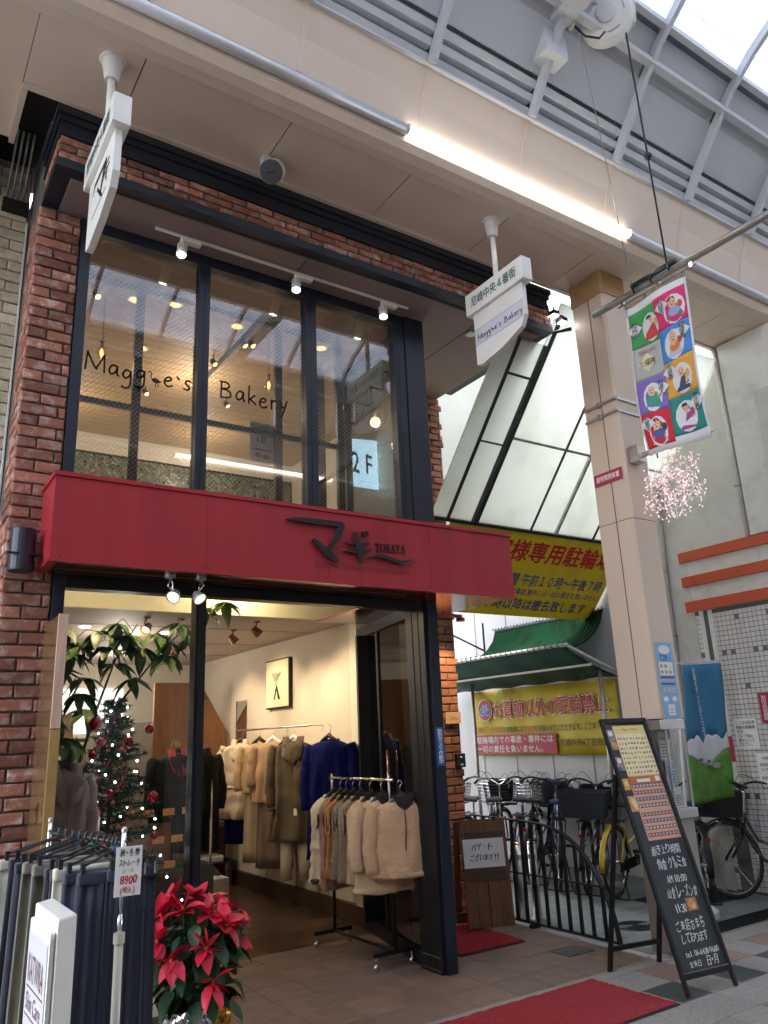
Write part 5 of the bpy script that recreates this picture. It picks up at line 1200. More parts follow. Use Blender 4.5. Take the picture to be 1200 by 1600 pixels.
# stand sign
ks = thing('stand_sign', 'white box stand sign with KATWRA Skin Care lettering in front of the trousers', 'stand sign', (.6, 2.95, 0))
A_, B_, C_ = V(.562, 2.72, 0), V(.560, 3.08, 0), V(.650, 2.80, 0)
def para(g, z0, z1, i0=0, i1=1, j0=0, j1=1):
    u = B_ - A_; w = C_ - A_; P = [A_ + u*i0 + w*j0, A_ + u*i0 + w*j1, A_ + u*i1 + w*j1, A_ + u*i1 + w*j0]
    return g.hexa([p + V(0, 0, z0) for p in P] + [p + V(0, 0, z1) for p in P])
part('cabinet', para(G(), .06, 1.055, 0, 1, .22, 1), M_white, ks, bevel=.006); part('face_box', para(G(), .06, 1.02, .06, .94, 0, .22), M_white, ks, bevel=.006)
part('base', para(G(), 0, .06, -.05, 1.05, -.1, 1.1), M_galv, ks)
F = Frame(B_ + (A_ - B_)*.1 + V(-.0015, 0, 0), (A_ - B_), (0, 0, 1))
wd = .36*.8
g = G(); F.rect(g, 0, wd, .10, .985, 0, .0015); part('face', g, mat('lit_sign_face', (.68, .68, .70), .25, var=.03), ks)
g = G(); text(g, 'KATWRA', F, .03, .26, .845, .925, .003, .0); F.rect(g, .02, .27, .828, .832, .001, .003); text(g, 'Skin Care', F, .03, .25, .765, .815, .003, 0); F.rect(g, .02, .25, .748, .752, .001, .003); text(g, 'カツウラ', F, .05, .22, .64, .675, .003, .0); part('lettering', g, mat('maroon_ink', (.16, .06, .07), .5), ks)
g = G(); F.poly(g, [(0, .10), (wd, .10), (wd, .56), (.0, .645)], .001, .002); part('maroon_stripe', g, M_crim, ks)
g = G(); F.poly(g, [(0, .10), (wd, .10), (wd, .51), (.0, .585)], .002, .003); part('grey_stripe', g, mat('stripe_grey', (.35, .33, .34), .4), ks)

# ================================================================ PLANTS
def leafmesh(nm, L, Wd, m, curl=.15, n=5, tip=1.6):
    rows = []
    for i in range(n + 1):
        f = i/n; w = Wd/2 * (sin(pi * f ** .8) ** .8 if 0 < f < 1 else .02); z = -curl * L * f * f
        rows.append([(-w, f*L, z + w*.35), (0, f*L, z), (w, f*L, z + w*.35)])
    return mesh(nm, G().sheet(rows), m, smooth=True)
def orient(loc, d, up=V(0, 0, 1), roll=0):
    d = Vector(d).normalized(); x = d.cross(up)
    if x.length < .05: x = d.cross(V(1, 0, 0))
    x.normalize(); z = x.cross(d); R = Matrix((x, d, z)).transposed().to_4x4()
    return Matrix.Translation(loc) @ R @ Matrix.Rotation(roll, 4, 'Y')
def put(nm, me, parent, loc, d, s=1, roll=0):
    ob = bpy.data.objects.new(nm, me); COL.objects.link(ob); ob.parent = parent
    ob.matrix_local = orient(Vector(loc) - origin(parent), d, roll=roll) @ Matrix.Scale(s, 4); return ob
M_bract = mat('poinsettia_bract', (.62, .012, .045), .5, var=.25, scale=30, rand=.25, bump=.15, bscale=70)
M_pleaf = mat('poinsettia_leaf', (.018, .062, .022), .5, var=.3, scale=25, rand=.35, bump=.2, bscale=60)
M_pach = mat('pachira_leaf', (.11, .19, .055), .42, var=.3, scale=14, rand=.4, bump=.1)
M_stem = mat('green_stem', (.06, .09, .03), .6); M_bark = mat('brown_stem', (.09, .06, .04), .8)
po = thing('poinsettia', 'red poinsettia in a gold foil wrapped pot at the entrance', 'potted plant', (1.62, 4.33, 0))
bm_ = [leafmesh('bract', .125, .070, M_bract, c) for c in (.05, .3, -.15)]; lm_ = [leafmesh('leaf', .12, .075, M_pleaf, c) for c in (.2, .5, .05)]
rd = random.Random(12)
part('pot', G().lathe([(.10, 0), (.13, .22), (.135, .24)], (1.62, 4.33, 0), n=20), M_blackm, po)
heads = [(-.10, -.10, .83), (.04, -.14, .80), (.17, -.04, .79), (.02, .02, .86), (-.2, -.02, .80), (.24, -.10, .66), (-.02, -.26, .66), (-.19, -.20, .62), (.02, -.27, .50), (.12, -.2, .74), (-.13, .05, .85), (-.24, -.1, .70), (.10, .1, .82), (.27, .02, .74)]
for hx, hy, hz in heads:
    hz -= .05; hx -= .03; c = V(1.62 + hx, 4.33 + hy, hz); out = V(hx, hy - .05, (hz - .45) * .9).normalized()
    part('stem', G().tube([(1.62 + hx*.15, 4.33 + hy*.15, .22), (1.62 + hx*.7, 4.33 + hy*.7, hz*.6), c], .005, 5), M_stem, po)
    u = out.cross(V(0, 0, 1)); u = u.normalized() if u.length > .1 else V(1, 0, 0); w = out.cross(u)
    for k in range(7 if hz > .6 else 5):
        a = 2*pi*k/7 + rd.uniform(-.3, .3); d = u*cos(a) + w*sin(a) + out*rd.uniform(.15, .7)
        put('bract', bm_[rd.randrange(3)], po, c + out*.005, d, rd.uniform(.85, 1.25), rd.uniform(-.4, .4))
    for k in range(3): put('bract', bm_[0], po, c + out*.015, u*cos(k*2.1) + w*sin(k*2.1) + out*1.0, .5)
    part('flower_centre', G().ball(c + out*.022, .010, 6, 4), M_yellow, po)
for k in range(170):
    a = rd.uniform(0, 2*pi); z = rd.uniform(.30, .74); r = rd.uniform(.10, .27) * (1.0 if z > .35 else .9)
    put('leaf', lm_[rd.randrange(3)], po, (1.62 + r*cos(a)*.8, 4.33 + r*sin(a)*.8, z), (cos(a), sin(a), rd.uniform(-.9, .25)), rd.uniform(.85, 1.35), rd.uniform(-.5, .5))
M_foil = mat('gold_foil', (.72, .38, .07), .18, 1, var=.2, scale=20); M_foils = mat('silver_foil', (.7, .7, .72), .16, 1, var=.1)
def foil(m, a0, a1, r0, r1, z0, z1, seed):
    rd = random.Random(seed); rows = []
    for i in range(13):
        f = i/12; rows.append([(1.62 + (r0 + (r1 - r0)*f + rd.uniform(-.016, .016)) * cos(a0 + (a1-a0)*j/34), 4.33 + (r0 + (r1 - r0)*f + rd.uniform(-.016, .016)) * sin(a0 + (a1-a0)*j/34), z0 + (z1 - z0)*f + rd.uniform(-.012, .012)) for j in range(35)])
    return G().sheet(rows, (0, 0, -.002))
part('foil_wrap', foil(M_foil, -1.45, 3.2, .13, .23, .0, .33, 1), M_foil, po); part('foil_wrap', foil(M_foils, 3.1, 4.9, .13, .22, .0, .31, 2), M_foils, po)

po.scale = (.87, .87, .94)
# pachira
pa = thing('pachira_plant', 'tall pachira plant with drooping palmate leaves behind the display window', 'potted plant', (1.15, 5.25, 0))
lv = [leafmesh('leaflet', .165, .066, M_pach, c, 6) for c in (.08, .22, .38)]
part('pot', G().lathe([(.12, .12), (.15, .45), (.155, .45)], (1.15, 5.35, 0), n=20), M_blackm, pa)
clus = [(1.30, 5.05, 2.32), (1.47, 5.08, 2.17), (1.25, 5.0, 2.16), (1.08, 5.1, 2.20), (1.0, 5.15, 2.03), (1.14, 5.1, 1.98), (1.72, 5.06, 2.33), (1.66, 5.12, 2.22), (1.80, 5.12, 2.24), (1.44, 5.15, 1.98), (1.0, 5.2, 1.75), (1.13, 5.3, 1.62), (.98, 5.1, 2.28), (1.38, 5.25, 2.3), (2.02, 5.05, 2.50), (1.90, 5.1, 2.46), (1.03, 5.3, 1.5), (1.20, 5.3, 1.8), (1.36, 5.02, 2.24), (1.18, 5.02, 2.26), (1.05, 5.02, 2.12), (1.55, 5.04, 2.26), (1.30, 5.04, 2.06), (1.10, 5.04, 1.88), (1.62, 5.02, 2.12), (1.02, 5.1, 1.62)]
rd = random.Random(3)
limbs = [[V(1.13, 5.36, 1.3), V(1.06, 5.3, 1.7), V(1.02, 5.22, 2.05), V(1.05, 5.18, 2.3)], [V(1.15, 5.36, 1.3), V(1.25, 5.28, 1.75), V(1.34, 5.2, 2.1), V(1.45, 5.12, 2.33)], [V(1.17, 5.36, 1.3), V(1.42, 5.28, 1.85), V(1.66, 5.18, 2.2), V(2.0, 5.10, 2.50)], [V(1.12, 5.36, 1.3), V(1.04, 5.35, 1.5), V(1.0, 5.3, 1.75)]]
for l in limbs: part('branch', G().tube(l, [.011, .009, .006, .004][:len(l)], 6), M_bark, pa, smooth=True)
nodes = [l[i].lerp(l[i+1], f) for l in limbs for i in range(len(l) - 1) for f in (.2, .5, .8, 1)]
for cx, cy, cz in clus:
    c = V(cx, cy, cz); nd = min(nodes, key=lambda q: (q - c).length if q.z < c.z - .02 else (q - c).length + .4)
    part('petiole', G().tube([nd, nd.lerp(c, .6) + V(0, 0, .05), c], [.0035, .003, .0025], 5), M_stem, pa, smooth=True)
    n = 7; a0 = rd.uniform(0, 6); tl = V(rd.uniform(-.4, .4), rd.uniform(-.5, .1), 0)
    for k in range(n): a = a0 + 2*pi*k/n; put('leaflet', lv[rd.randrange(3)], pa, c, V(cos(a), sin(a)*.6 - .25, rd.uniform(-.95, -.15)) + tl*.3, rd.uniform(.8, 1.15), rd.uniform(-.25, .25))
for k in range(5): part('trunk', G().tube([(1.15 + .03*cos(k*1.26), 5.35 + .03*sin(k*1.26), .44), (1.15 + .035*cos(k*1.26 + 2), 5.35 + .03*sin(k*1.26 + 2), .9), (1.13 + .05*cos(k*1.26 + 4), 5.33, 1.35)], .012, 6), M_bark, pa, smooth=True)
# christmas tree
xm = thing('christmas_tree', 'dark green christmas tree with red balls and white fairy lights behind the window', 'christmas tree', (1.38, 5.25, 0))
part('trunk', G().tube([(1.38, 5.25, .12), (1.36, 5.25, 1.86)], [.02, .006], 8), M_bark, xm)
part('tree_stand', G().lathe([(.15, .12), (.14, .14), (.03, .2)], (1.38, 5.25, 0), n=16), M_blackm, xm)
rd = random.Random(9); g = G(); gb = G(); tips = []
for k in range(150):
    z = .52 + 1.33 * (k/150) ** .9; R = .43 * (1 - (z - .5)/1.45) + .03; a = k * 2.4; d = V(cos(a), sin(a), rd.uniform(-.1, .35)); c = V(1.375, 5.25, z); e = c + d*R*rd.uniform(.8, 1.1)
    gb.tube([c, e], [.004, .002], 4); tips.append(e)
    for q in range(75):
        f = rd.uniform(.15, 1.05); p = c.lerp(e, f); b = rd.uniform(0, 2*pi); nd = (d*.8 + V(cos(b), sin(b), rd.uniform(-1, 1))).normalized() * rd.uniform(.025, .05); s = nd.cross(V(rd.uniform(-1, 1), 1, .3)).normalized() * .0038
        g.add([p - s, p + s, p + nd], [(0, 1, 2)])
part('branches', gb, M_bark, xm, kind='stuff'); part('needles', g, mat('fir_needles', (.022, .06, .028), .7, var=.35, scale=20), xm, kind='stuff')
M_ball = mat('red_bauble', (.42, .008, .02), .10, .5, var=.05, coat=.6)
for k in range(24):
    e = tips[(k*37 + 11) % 150]; r = rd.choice((.022, .028, .034)); e = e + V(0, -.015, -.03)
    if k == 0: e = V(1.53, 5.02, 1.66); r = .03
    if k == 1: e = V(1.20, 5.02, 1.70); r = .042
    b = part('bauble', G().ball(e, r, 14, 9), M_ball, xm, smooth=True); part('bauble_cap', G().lathe([(.006, 0), (.006, .008)], e + V(0, 0, r*.97), n=8), M_bronze, b)
for k in range(64):
    e = tips[(k*23 + 5) % 150] + V(rd.uniform(-.02, .02), rd.uniform(-.04, 0), rd.uniform(-.03, .03)); part('fairy_light', G().ball(e, .0062, 6, 4), M_fairy, xm)
g = G()
for q in range(3): g.tube([(1.38 + (.02 + .17*(1 - f))*cos(9*f + q*2.1), 5.25 + (.02 + .17*(1 - f))*sin(9*f + q*2.1), .75 + 1.05*f) for f in [i/40 for i in range(41)]], .006, 5)
part('ribbon', g, M_crim, xm, smooth=True)

# ================================================================ STREET THINGS
def rug(nm, pts, lab, z=.014):
    t = thing(nm, lab, 'door mat', (sum(p[0] for p in pts)/4, sum(p[1] for p in pts)/4, 0)); c = V(sum(p[0] for p in pts)/4, sum(p[1] for p in pts)/4, 0)
    part('rubber_edge', G().prism([(x, y, .0015) for x, y in pts], (0, 0, .006)), M_matedge, t)
    inn = [(c.x + (x - c.x)*.985, c.y + (y - c.y)*.975) for x, y in pts]
    rows = []; n, m = 60, 36; r = random.Random(5)
    for j in range(m + 1):
        f = j/m; A = V(*inn[0], 0).lerp(V(*inn[3], 0), f); B = V(*inn[1], 0).lerp(V(*inn[2], 0), f)
        rows.append([tuple(A.lerp(B, i/n) + V(0, 0, z + r.uniform(-.0025, .0025))) for i in range(n + 1)])
    part('pile', G().sheet(rows, (0, 0, -.004)), M_mat, t)
rug('door_mat', [(2.30, 3.33), (4.15, 3.33), (4.13, 3.975), (2.32, 3.975)], 'large red coir mat on the street pavement in front of the shop')
rug('door_mat', [(3.84, 4.96), (4.47, 4.96), (4.52, 5.70), (4.0, 5.70)], 'small red mat between the dark corner post and the wooden board')
# wooden sign board
wb = thing('wooden_board', 'folding wooden slat board with a handwritten note leaning by the brick wall', 'sign board', (4.55, 5.4, 0))
F = Frame((4.345, 5.50, .0), (.375, -.15, 0), (.0, .09, .83)); 
for k in range(4): g = G(); F.rect(g, .008 + k*.101, .104 + k*.101, .02, .845, 0, .018); part('plank', g, M_wood, wb, bevel=.002)
for b in (.10, .80): g = G(); F.rect(g, .02, .40, b - .03, b, -.02, -.001); part('cross_batten', g, M_wood, wb)
g = G(); F.rect(g, .035, .375, .685, .745, .019, .023); part('sign_plate', g, mat('brown_plate', (.085, .05, .03), .5), wb)
g = G(); F.rect(g, .035, .375, .365, .475, .019, .023); part('sign_plate', g, mat('brown_plate', (.085, .05, .03), .5), wb)
g = G(); text(g, 'BAKERY & CAFE', F, .07, .34, .41, .43, .0235, 0); part('faded_lettering', g, mat('faded_black', (.045, .028, .02), .7), wb)
g = G()
for a in (.05, .36):
    for b in (.385, .46, .70, .73): g.add(*(lambda q: (q.v, q.f))(G().lathe([(.004, 0), (.003, .003)], F.p(a, b, .023), F.N, 8)))
part('screw', g, M_chrome, wb, kind='stuff')
g = G(); F.rect(g, .015, .375, .468, .692, .0245, .0255); part('paper_note', g, M_paper, wb)
g = G(); scrawl(g, 'バゲット', F, .085, .28, .605, .655, .027, 2, .0012); scrawl(g, 'ございます!!', F, .07, .325, .52, .572, .027, 4, .0012); part('handwriting', g, M_ink, wb)
Fb = Frame((4.42, 5.74, 0), (.375, -.15, 0), (0, -.10, .83)); g = G(); Fb.rect(g, 0, .40, .02, .10, 0, .018); Fb.rect(g, 0, .05, .02, .83, -.02, -.002); Fb.rect(g, .35, .40, .02, .83, -.02, -.002); part('rear_leg_frame', g, M_wood, wb)
for a in (.12, .30): g = G(); F.rect(g, a, a + .03, .835, .86, -.01, .02); part('hinge', g, M_chrome, wb)
# bollards
for k, (x, y) in enumerate(((4.955, 5.50), (5.06, 5.43))):
    t = thing('bollard', 'stainless steel bollard behind the curved fence, ' + ('the nearer to the wooden board' if k == 0 else 'the one to the right, farther from the board'), 'bollard', (x, y, 0), 'steel bollards')
    part('tube', G().tube([(x, y, 0), (x, y, .60)], .038, 18), M_steel, t, smooth=True); part('cap', G().lathe([(.038, 0), (.038, .012), (.03, .02)], (x, y, .60), n=18), M_chrome, t)
    part('reflective_band', G().tube([(x, y, .48), (x, y, .52)], .0395, 18), mat('pale_band', (.55, .53, .42), .4), t); part('base_flange', G().lathe([(.07, .001), (.07, .008), (.05, .012)], (x, y, 0), n=20), M_steel, t)
# fence
fn = thing('curved_fence', 'black wrought iron fence curving down to the ground beside the bicycle parking', 'fence', (4.83, 5.1, 0))
top = chaikin([(5.95, .83), (5.30, .82), (4.95, .80), (4.72, .71), (4.55, .56), (4.42, .36), (4.36, .18), (4.335, .02)], 3)
rows = [(4.83, y, z) for y, z in top]; g = G()
for i in range(len(rows) - 1):
    (x, y0, z0), (_, y1, z1) = rows[i], rows[i+1]; d = V(0, y1-y0, z1-z0).normalized(); nn = V(0, -d.z, d.y) * .006; w = V(.022, 0, 0)
    P, Q = V(x, y0, z0), V(x, y1, z1); g.hexa([P-w-nn, P+w-nn, P+w+nn, P-w+nn, Q-w-nn, Q+w-nn, Q+w+nn, Q-w+nn])
part('top_rail', g, M_iron, fn); part('lower_rail', G().box(4.815, 4.845, 4.34, 5.95, .03, .045), M_iron, fn); part('middle_rail', G().tube([(4.83, 5.95, .40), (4.83, 4.425, .40)], .008, 8), M_iron, fn)
def ztop(y):
    for (a, za), (b, zb) in zip(top, top[1:]):
        if b <= y <= a: return zb + (za - zb) * (y - b) / max(a - b, 1e-6)
    return .05
for k in range(13):
    y = 5.90 - k*.120
    if y > 4.40: part('baluster', G().box(4.819, 4.841, y - .011, y + .011, .045, ztop(y)), M_iron, fn)
part('foot_plate', G().box(4.78, 4.88, 4.31, 4.37, .004, .012), M_iron, fn); part('foot_plate', G().box(4.79, 4.87, 5.20, 5.25, .004, .03), M_iron, fn)
# A board
ab = thing('chalkboard_sign', 'tall leaning chalkboard with bread posters and white chalk writing', 'chalkboard', (4.45, 3.6, 0))
F = Frame((4.272, 3.382, 0), (.42, -.051, 0), (.03, .484, 1.606)); WA, HA = .425, 1.675
g = G(); F.rect(g, 0, .024, 0, HA, 0, .022); part('frame_side', g, M_black, ab, bevel=.002); g = G(); F.rect(g, WA - .024, WA, 0, HA, 0, .022); part('frame_side', g, M_black, ab, bevel=.002)
g = G(); F.rect(g, .0245, WA - .0245, HA - .03, HA, .001, .021); part('frame_top', g, M_black, ab); g = G(); F.rect(g, .0245, WA - .0245, .085, .115, .001, .021); part('frame_bottom', g, M_black, ab)
g = G(); F.rect(g, .02, WA - .02, .11, HA - .025, .004, .010); part('board', g, M_cboard, ab)
g = G(); F.rect(g, .026, WA - .026, .117, .121, .0205, .0225); part('bottom_edge', g, M_galv, ab)
back0, back1 = V(4.357, 4.03, 0), V(4.769, 3.957, 0); tp0, tp1 = F.p(.012, 1.30, -.01), F.p(WA - .012, 1.30, -.01)
for p, q in ((back0, tp0), (back1, tp1)): part('rear_leg', G().bar(p, q, .024, .026), M_black, ab)
part('rear_brace', G().bar(back0.lerp(tp0, .11), back1.lerp(tp1, .11), .022, .028), M_black, ab)
pc = [('焼き上り時間', .085, .34, .775, .835), ('角食 クルミ食', .10, .355, .685, .750), ('AM 10:00', .14, .31, .605, .650), ('山食 レーズン食', .105, .365, .515, .580), ('11:30', .13, .225, .435, .485), ('ご来店おまち', .085, .335, .335, .395), ('しております', .10, .325, .265, .320), ('tel. 06-6430-9680', .09, .375, .195, .228), ('定休日', .10, .20, .140, .170), ('日・月', .245, .345, .135, .185)]
for q, (s, a, b, c, d) in enumerate(pc): g = G(); scrawl(g, s, F, a, b, c, d, .0115, q*7 + 3, .0005); part('chalk_line', g, M_chalk, ab)
# posters on the board
rd = random.Random(6)
g = G(); F.rect(g, .095, .385, 1.275, 1.625, .0105, .012); part('bread_poster', g, mat('yellow_poster', (.78, .64, .25), .6, var=.05), ab)
g = G(); F.rect(g, .10, .38, 1.285, 1.565, .012, .0126); part('poster_field', g, mat('pale_yellow_poster', (.82, .74, .45), .6, var=.05), ab)
gs = [G(), G(), G()]
for r_ in range(8):
    for c_ in range(10):
        F.ell(gs[rd.randrange(3)], .115 + c_*.0278 + rd.uniform(-.004, .004), 1.30 + r_*.033 + rd.uniform(-.003, .003), rd.uniform(.006, .011), rd.uniform(.005, .009), .0128, .0134, 8, rd.uniform(0, 3))
for q, c in zip(gs, ((.42, .20, .07), (.55, .33, .14), (.28, .13, .06))): part('printed_bread', q, mat('bread_%d' % int(c[0]*100), c, .6), ab, kind='stuff')
g = G(); text(g, 'Maggie’s Bakery', F, .17, .32, 1.585, 1.605, .0125, 0); part('poster_lettering', g, mat('brown_print', (.30, .12, .04), .6), ab)
g = G(); F.rect(g, .095, .385, 1.225, 1.2745, .0105, .0125); part('orange_coupon', g, mat('orange_coupon', (.55, .17, .06), .6, var=.1), ab)
g = G(); F.rect(g, .16, .28, 1.235, 1.255, .0126, .0132); F.rect(g, .33, .37, 1.235, 1.268, .0126, .0132); part('coupon_label', g, M_paper, ab)
g = G(); F.rect(g, .095, .385, .865, 1.222, .0105, .0118); part('price_poster', g, mat('salmon_poster', (.72, .36, .24), .6, var=.06), ab)
for r_ in range(8):
    b = .885 + r_*.043 + (.012 if r_ > 3 else 0); g = G(); F.rect(g, .103, .378, b, b + .025, .0119, .0125); part('photo_row', g, mat('dark_photo_strip', (.16, .10, .12), .6), ab)
    g = G()
    for c_ in range(9): F.ell(g, .118 + c_*.0305, b + .0125, .011, .0085, .0127, .0133, 8, rd.uniform(-.5, .5))
    part('printed_bun', g, [mat('bun_pink', (.55, .36, .34), .6), mat('bun_pale', (.60, .52, .45), .6), mat('bun_lilac', (.42, .38, .48), .6)][r_ % 3], ab)
def photo(a0, a1, b0, b1, base, bits):
    g = G(); F.rect(g, a0, a1, b0, b1, .0105, .0122); p = part('photo', g, base, ab)
    for (x, y, rx, ry, m) in bits: g = G(); F.ell(g, a0 + (a1-a0)*x, b0 + (b1-b0)*y, (a1-a0)*rx, (b1-b0)*ry, .0124, .013, 12, .3); part('photo_detail', g, m, p)
Mb1 = mat('photo_orange', (.75, .32, .06), .6, var=.3, scale=60); Mb2 = mat('photo_cream', (.75, .60, .38), .6, var=.2, scale=60); Mb3 = mat('photo_room', (.42, .34, .32), .6, 0, scale=45, col2=(.12, .08, .08), thr=(.45, .6)); Mb4 = mat('photo_bread', (.62, .38, .14), .6, var=.3, scale=50)
photo(.028, .090, 1.46, 1.60, Mb3, [(.5, .8, .35, .14, M_paper), (.6, .25, .3, .15, Mb1)]); photo(.030, .090, 1.32, 1.41, Mb3, [(.5, .7, .3, .2, M_paper)])
photo(.03, .088, 1.19, 1.265, Mb1, [(.5, .55, .3, .25, Mb2)]); photo(.03, .10, 1.05, 1.15, Mb4, [(.65, .5, .28, .4, Mb2), (.3, .4, .2, .2, Mb1)])
photo(.235, .325, .435, .508, mat('photo_wood', (.40, .20, .10), .6, var=.4, scale=60), [(.5, .5, .35, .42, Mb1), (.62, .35, .2, .25, Mb2)])
# ticket stand / notice box beside the column
nb = thing('notice_stand', 'grey steel stand with a clear box full of notices beside the column', 'notice stand', (5.1, 3.88, 0))
part('body', G().box(4.99, 5.20, 3.835, 3.94, 0, .90), mat('pale_grey_steel', (.36, .35, .33), .4, .3, var=.06), nb, bevel=.004)
part('ledge', G().box(4.975, 5.215, 3.80, 3.945, .90, .965), mat('pale_grey_ledge', (.48, .48, .46), .4, var=.05), nb, bevel=.004)
part('header', G().box(4.93, 5.205, 3.805, 3.94, 1.52, 1.59), M_steel, nb, bevel=.003)
for x in (4.985, 5.188):
    for y in (3.815, 3.928): part('corner_post', G().box(x, x + .010, y, y + .010, .965, 1.52), M_steel, nb)
part('front_pane', G().box(4.996, 5.187, 3.818, 3.821, .965, 1.52), M_acryl, nb); part('side_pane', G().box(4.987, 4.990, 3.826, 3.927, .965, 1.52), M_acryl, nb)
part('back_plate', G().box(4.99, 5.195, 3.938, 3.941, .965, 1.52), mat('pale_back_plate', (.55, .52, .47), .5), nb)
for i, (x0, x1, z0, z1, y) in enumerate(((5.005, 5.11, 1.30, 1.50, 3.90), (5.02, 5.13, 1.12, 1.29, 3.88), (5.07, 5.17, 1.18, 1.45, 3.92), (5.03, 5.13, .97, 1.11, 3.86))):
    n_ = part('notice_sheet', G().box(x0, x1, y, y + .002, z0, z1), [M_paper, mat('pale_blue_paper', (.55, .66, .75), .7), M_paperw, M_paper][i], nb)
    g = G(); Fn = Frame((x0, y - .001, z0), (1, 0, 0), (0, 0, 1)); h = z1 - z0
    if i < 2: text(g, 'メイキング' if i == 0 else 'メイキング', Fn, .008, .095, h*.72, h*.86, 0, .02)
    for q in range(5): Fn.rect(g, .012, .09, h*.12 + q*h*.11, h*.12 + q*h*.11 + .004, 0, .0008)
    part('print', g, M_ink if i != 1 else M_inkb, n_)
part('header_label', G().box(5.40, 5.57, 3.797, 3.7995, 1.515, 1.535), M_paper, nb) if False else None
# blue posters on the column
for k, (z0, z1) in enumerate(((1.885, 2.165), (1.60, 1.875))):
    t = thing('column_poster', ('upper light blue poster with the date 7.29 on the column' if k == 0 else 'lower light blue notice poster on the column above the steel skirt'), 'poster', (5.1, 3.82, z0), 'posters on the column')
    Fp = Frame((5.015, 3.8285, z0), (1, 0, 0), (0, 0, 1)); w_, h_ = .20, z1 - z0
    g = G(); Fp.rect(g, 0, w_, 0, h_, 0, .001); part('sheet', g, mat('sky_blue_poster', (.20, .42, .66), .5, var=.12), t)
    g = G()
    if k == 0:
        Fp.rect(g, .02, .18, .03, .13, .001, .0015); Fp.ell(g, .10, .225, .07, .035, .001, .0015); part('white_field', g, M_paper, t)
        g = G(); text(g, '7.29', Fp, .035, .125, .142, .185, .002, .02); text(g, '(土)', Fp, .135, .165, .15, .175, .002, 0); Fp.rect(g, .02, .18, .01, .022, .001, .002); part('lettering', g, M_inkb, t)
        g = G()
        for q in range(5): Fp.ell(g, .045 + (q % 3)*.05, .055 + (q // 3)*.045, .017, .014, .0016, .002, 10)
        part('printed_picture', g, Mb4, t)
    else:
        Fp.rect(g, .06, .14, .02, .10, .001, .0015); Fp.ell(g, .05, .14, .03, .02, .001, .0015); Fp.ell(g, .15, .14, .03, .02, .001, .0015); part('white_field', g, M_paper, t)
        g = G(); text(g, '料理店', Fp, .03, .17, .185, .225, .002, .01); part('lettering', g, M_paper, t)
        g = G(); Fp.rect(g, .02, .18, .245, .258, .001, .002); Fp.rect(g, .075, .125, .04, .044, .0016, .002); Fp.rect(g, .075, .125, .06, .064, .0016, .002); part('small_lettering', g, M_inkb, t)
# ================================================================ ALLEY: sloping sheets, signs, awnings
sh = thing('sloping_sheet_roof', 'big white sheet roof sloping down into the alley with black braces', 'canopy', (5.9, 4.9, 4.5))
KS = .97; Sd = V(0, .65862, -.75248); S0 = V(0, 4.4*KS, 1.55 + 3.75*KS); Fs = Frame(S0, (1, 0, 0), -Sd)
SE = 2.2*KS
def sr(g, x0, x1, l0, l1, d0, d1): Fs.rect(g, x0, x1, -l1, -l0, d0, d1)
g = G(); sr(g, 4.86, 7.18, -.10, SE, -.012, 0); part('sheet_panel', g, M_sheet, sh)
g = G(); sr(g, 4.36, 4.55, .30, SE, -.012, 0); part('sheet_panel', g, M_sheet, sh) ; g = G(); sr(g, 4.56, 4.85, .30, SE, -.011, .001); part('sheet_panel', g, M_sheet, sh)
for x, w_, m in ((4.553, .022, M_black), (5.655, .008, M_black), (6.02, .03, M_galv), (6.6, .006, M_black)): g = G(); sr(g, x - w_/2, x + w_/2, .30 if x < 4.8 else -.05, SE, .002, .03); part('brace', g, m, sh)
for x in (4.86, 4.905): g = G(); sr(g, x - .006, x + .006, .30 if x < 4.9 else 0, SE, .002, .05); part('lattice_rail', g, M_black, sh)
g = G()
for k in range(34): a = .32 + k*.047; Fs.stroke(g, [(4.862, -a), (4.905, -a - .047)], .004, .03, .04)
part('lattice', g, M_iron, sh, kind='stuff')
for l in (1.02, .55): 
    g = G(); sr(g, 4.555 if l < 1 else 4.905, 4.86 if l < 1 else 7.15, 1.24*KS if l > 1 else .62, (1.24*KS if l > 1 else .62) + .022, .003, .03); part('crossbar', g, M_galv if l > 1 else M_black, sh)
g = G(); sr(g, 4.56, 4.86, 1.30, 1.315, .003, .02); part('crossbar', g, M_black, sh)
g = G(); sr(g, 4.36, 7.18, SE, SE + .03, -.02, .03); part('end_bar', g, M_black, sh)
# yellow sign 1
g = G().box(4.76, 7.18, 6.95, 6.97, 3.35, 6.9); part('sky_light_cover', G().box(4.80, 7.18, 4.30, 6.95, 6.93, 6.95), M_sheet, sh); part('rear_panel', g, mat('cream_rear_panel', (.50, .50, .47), .7, var=.08, scale=1.5), sh)  # unseen flat sheet on top added to dim sky light on the rear panel
y1 = thing('parking_sign', 'yellow tilted parking sign with big red letters under the white sheet roof', 'sign', (5.9, 6, 3.2))
Fy = Frame(V(4.7*KS, 6.555*KS, 1.55 + 1.288*KS), (1, 0, 0), -Sd); k_ = KS
g = G(); Fy.rect(g, .05, 2.60, 0, 1.07*k_, .0, .02); part('panel', g, M_yellow, y1)
def T(g, s, a, b, c, d, bo): text(g, s, Fy, a*k_, b*k_, c*k_, d*k_, .023, bo)
g = G(); T(g, 'お客様専用駐輪場', .45, 2.59, .70, .955, .035); part('red_lettering', g, M_inkr, y1)
g = G(); T(g, '利用時間 午前１０時〜午後７時', .74, 2.60, .40, .555, .022); T(g, '(駐輪場内での事故,事件には一切の責任を負いません)', .81, 2.64, .265, .365, .012); T(g, '午後７時以降は撤去致します', .59, 2.50, .085, .235, .022); part('blue_lettering', g, M_inkb, y1)
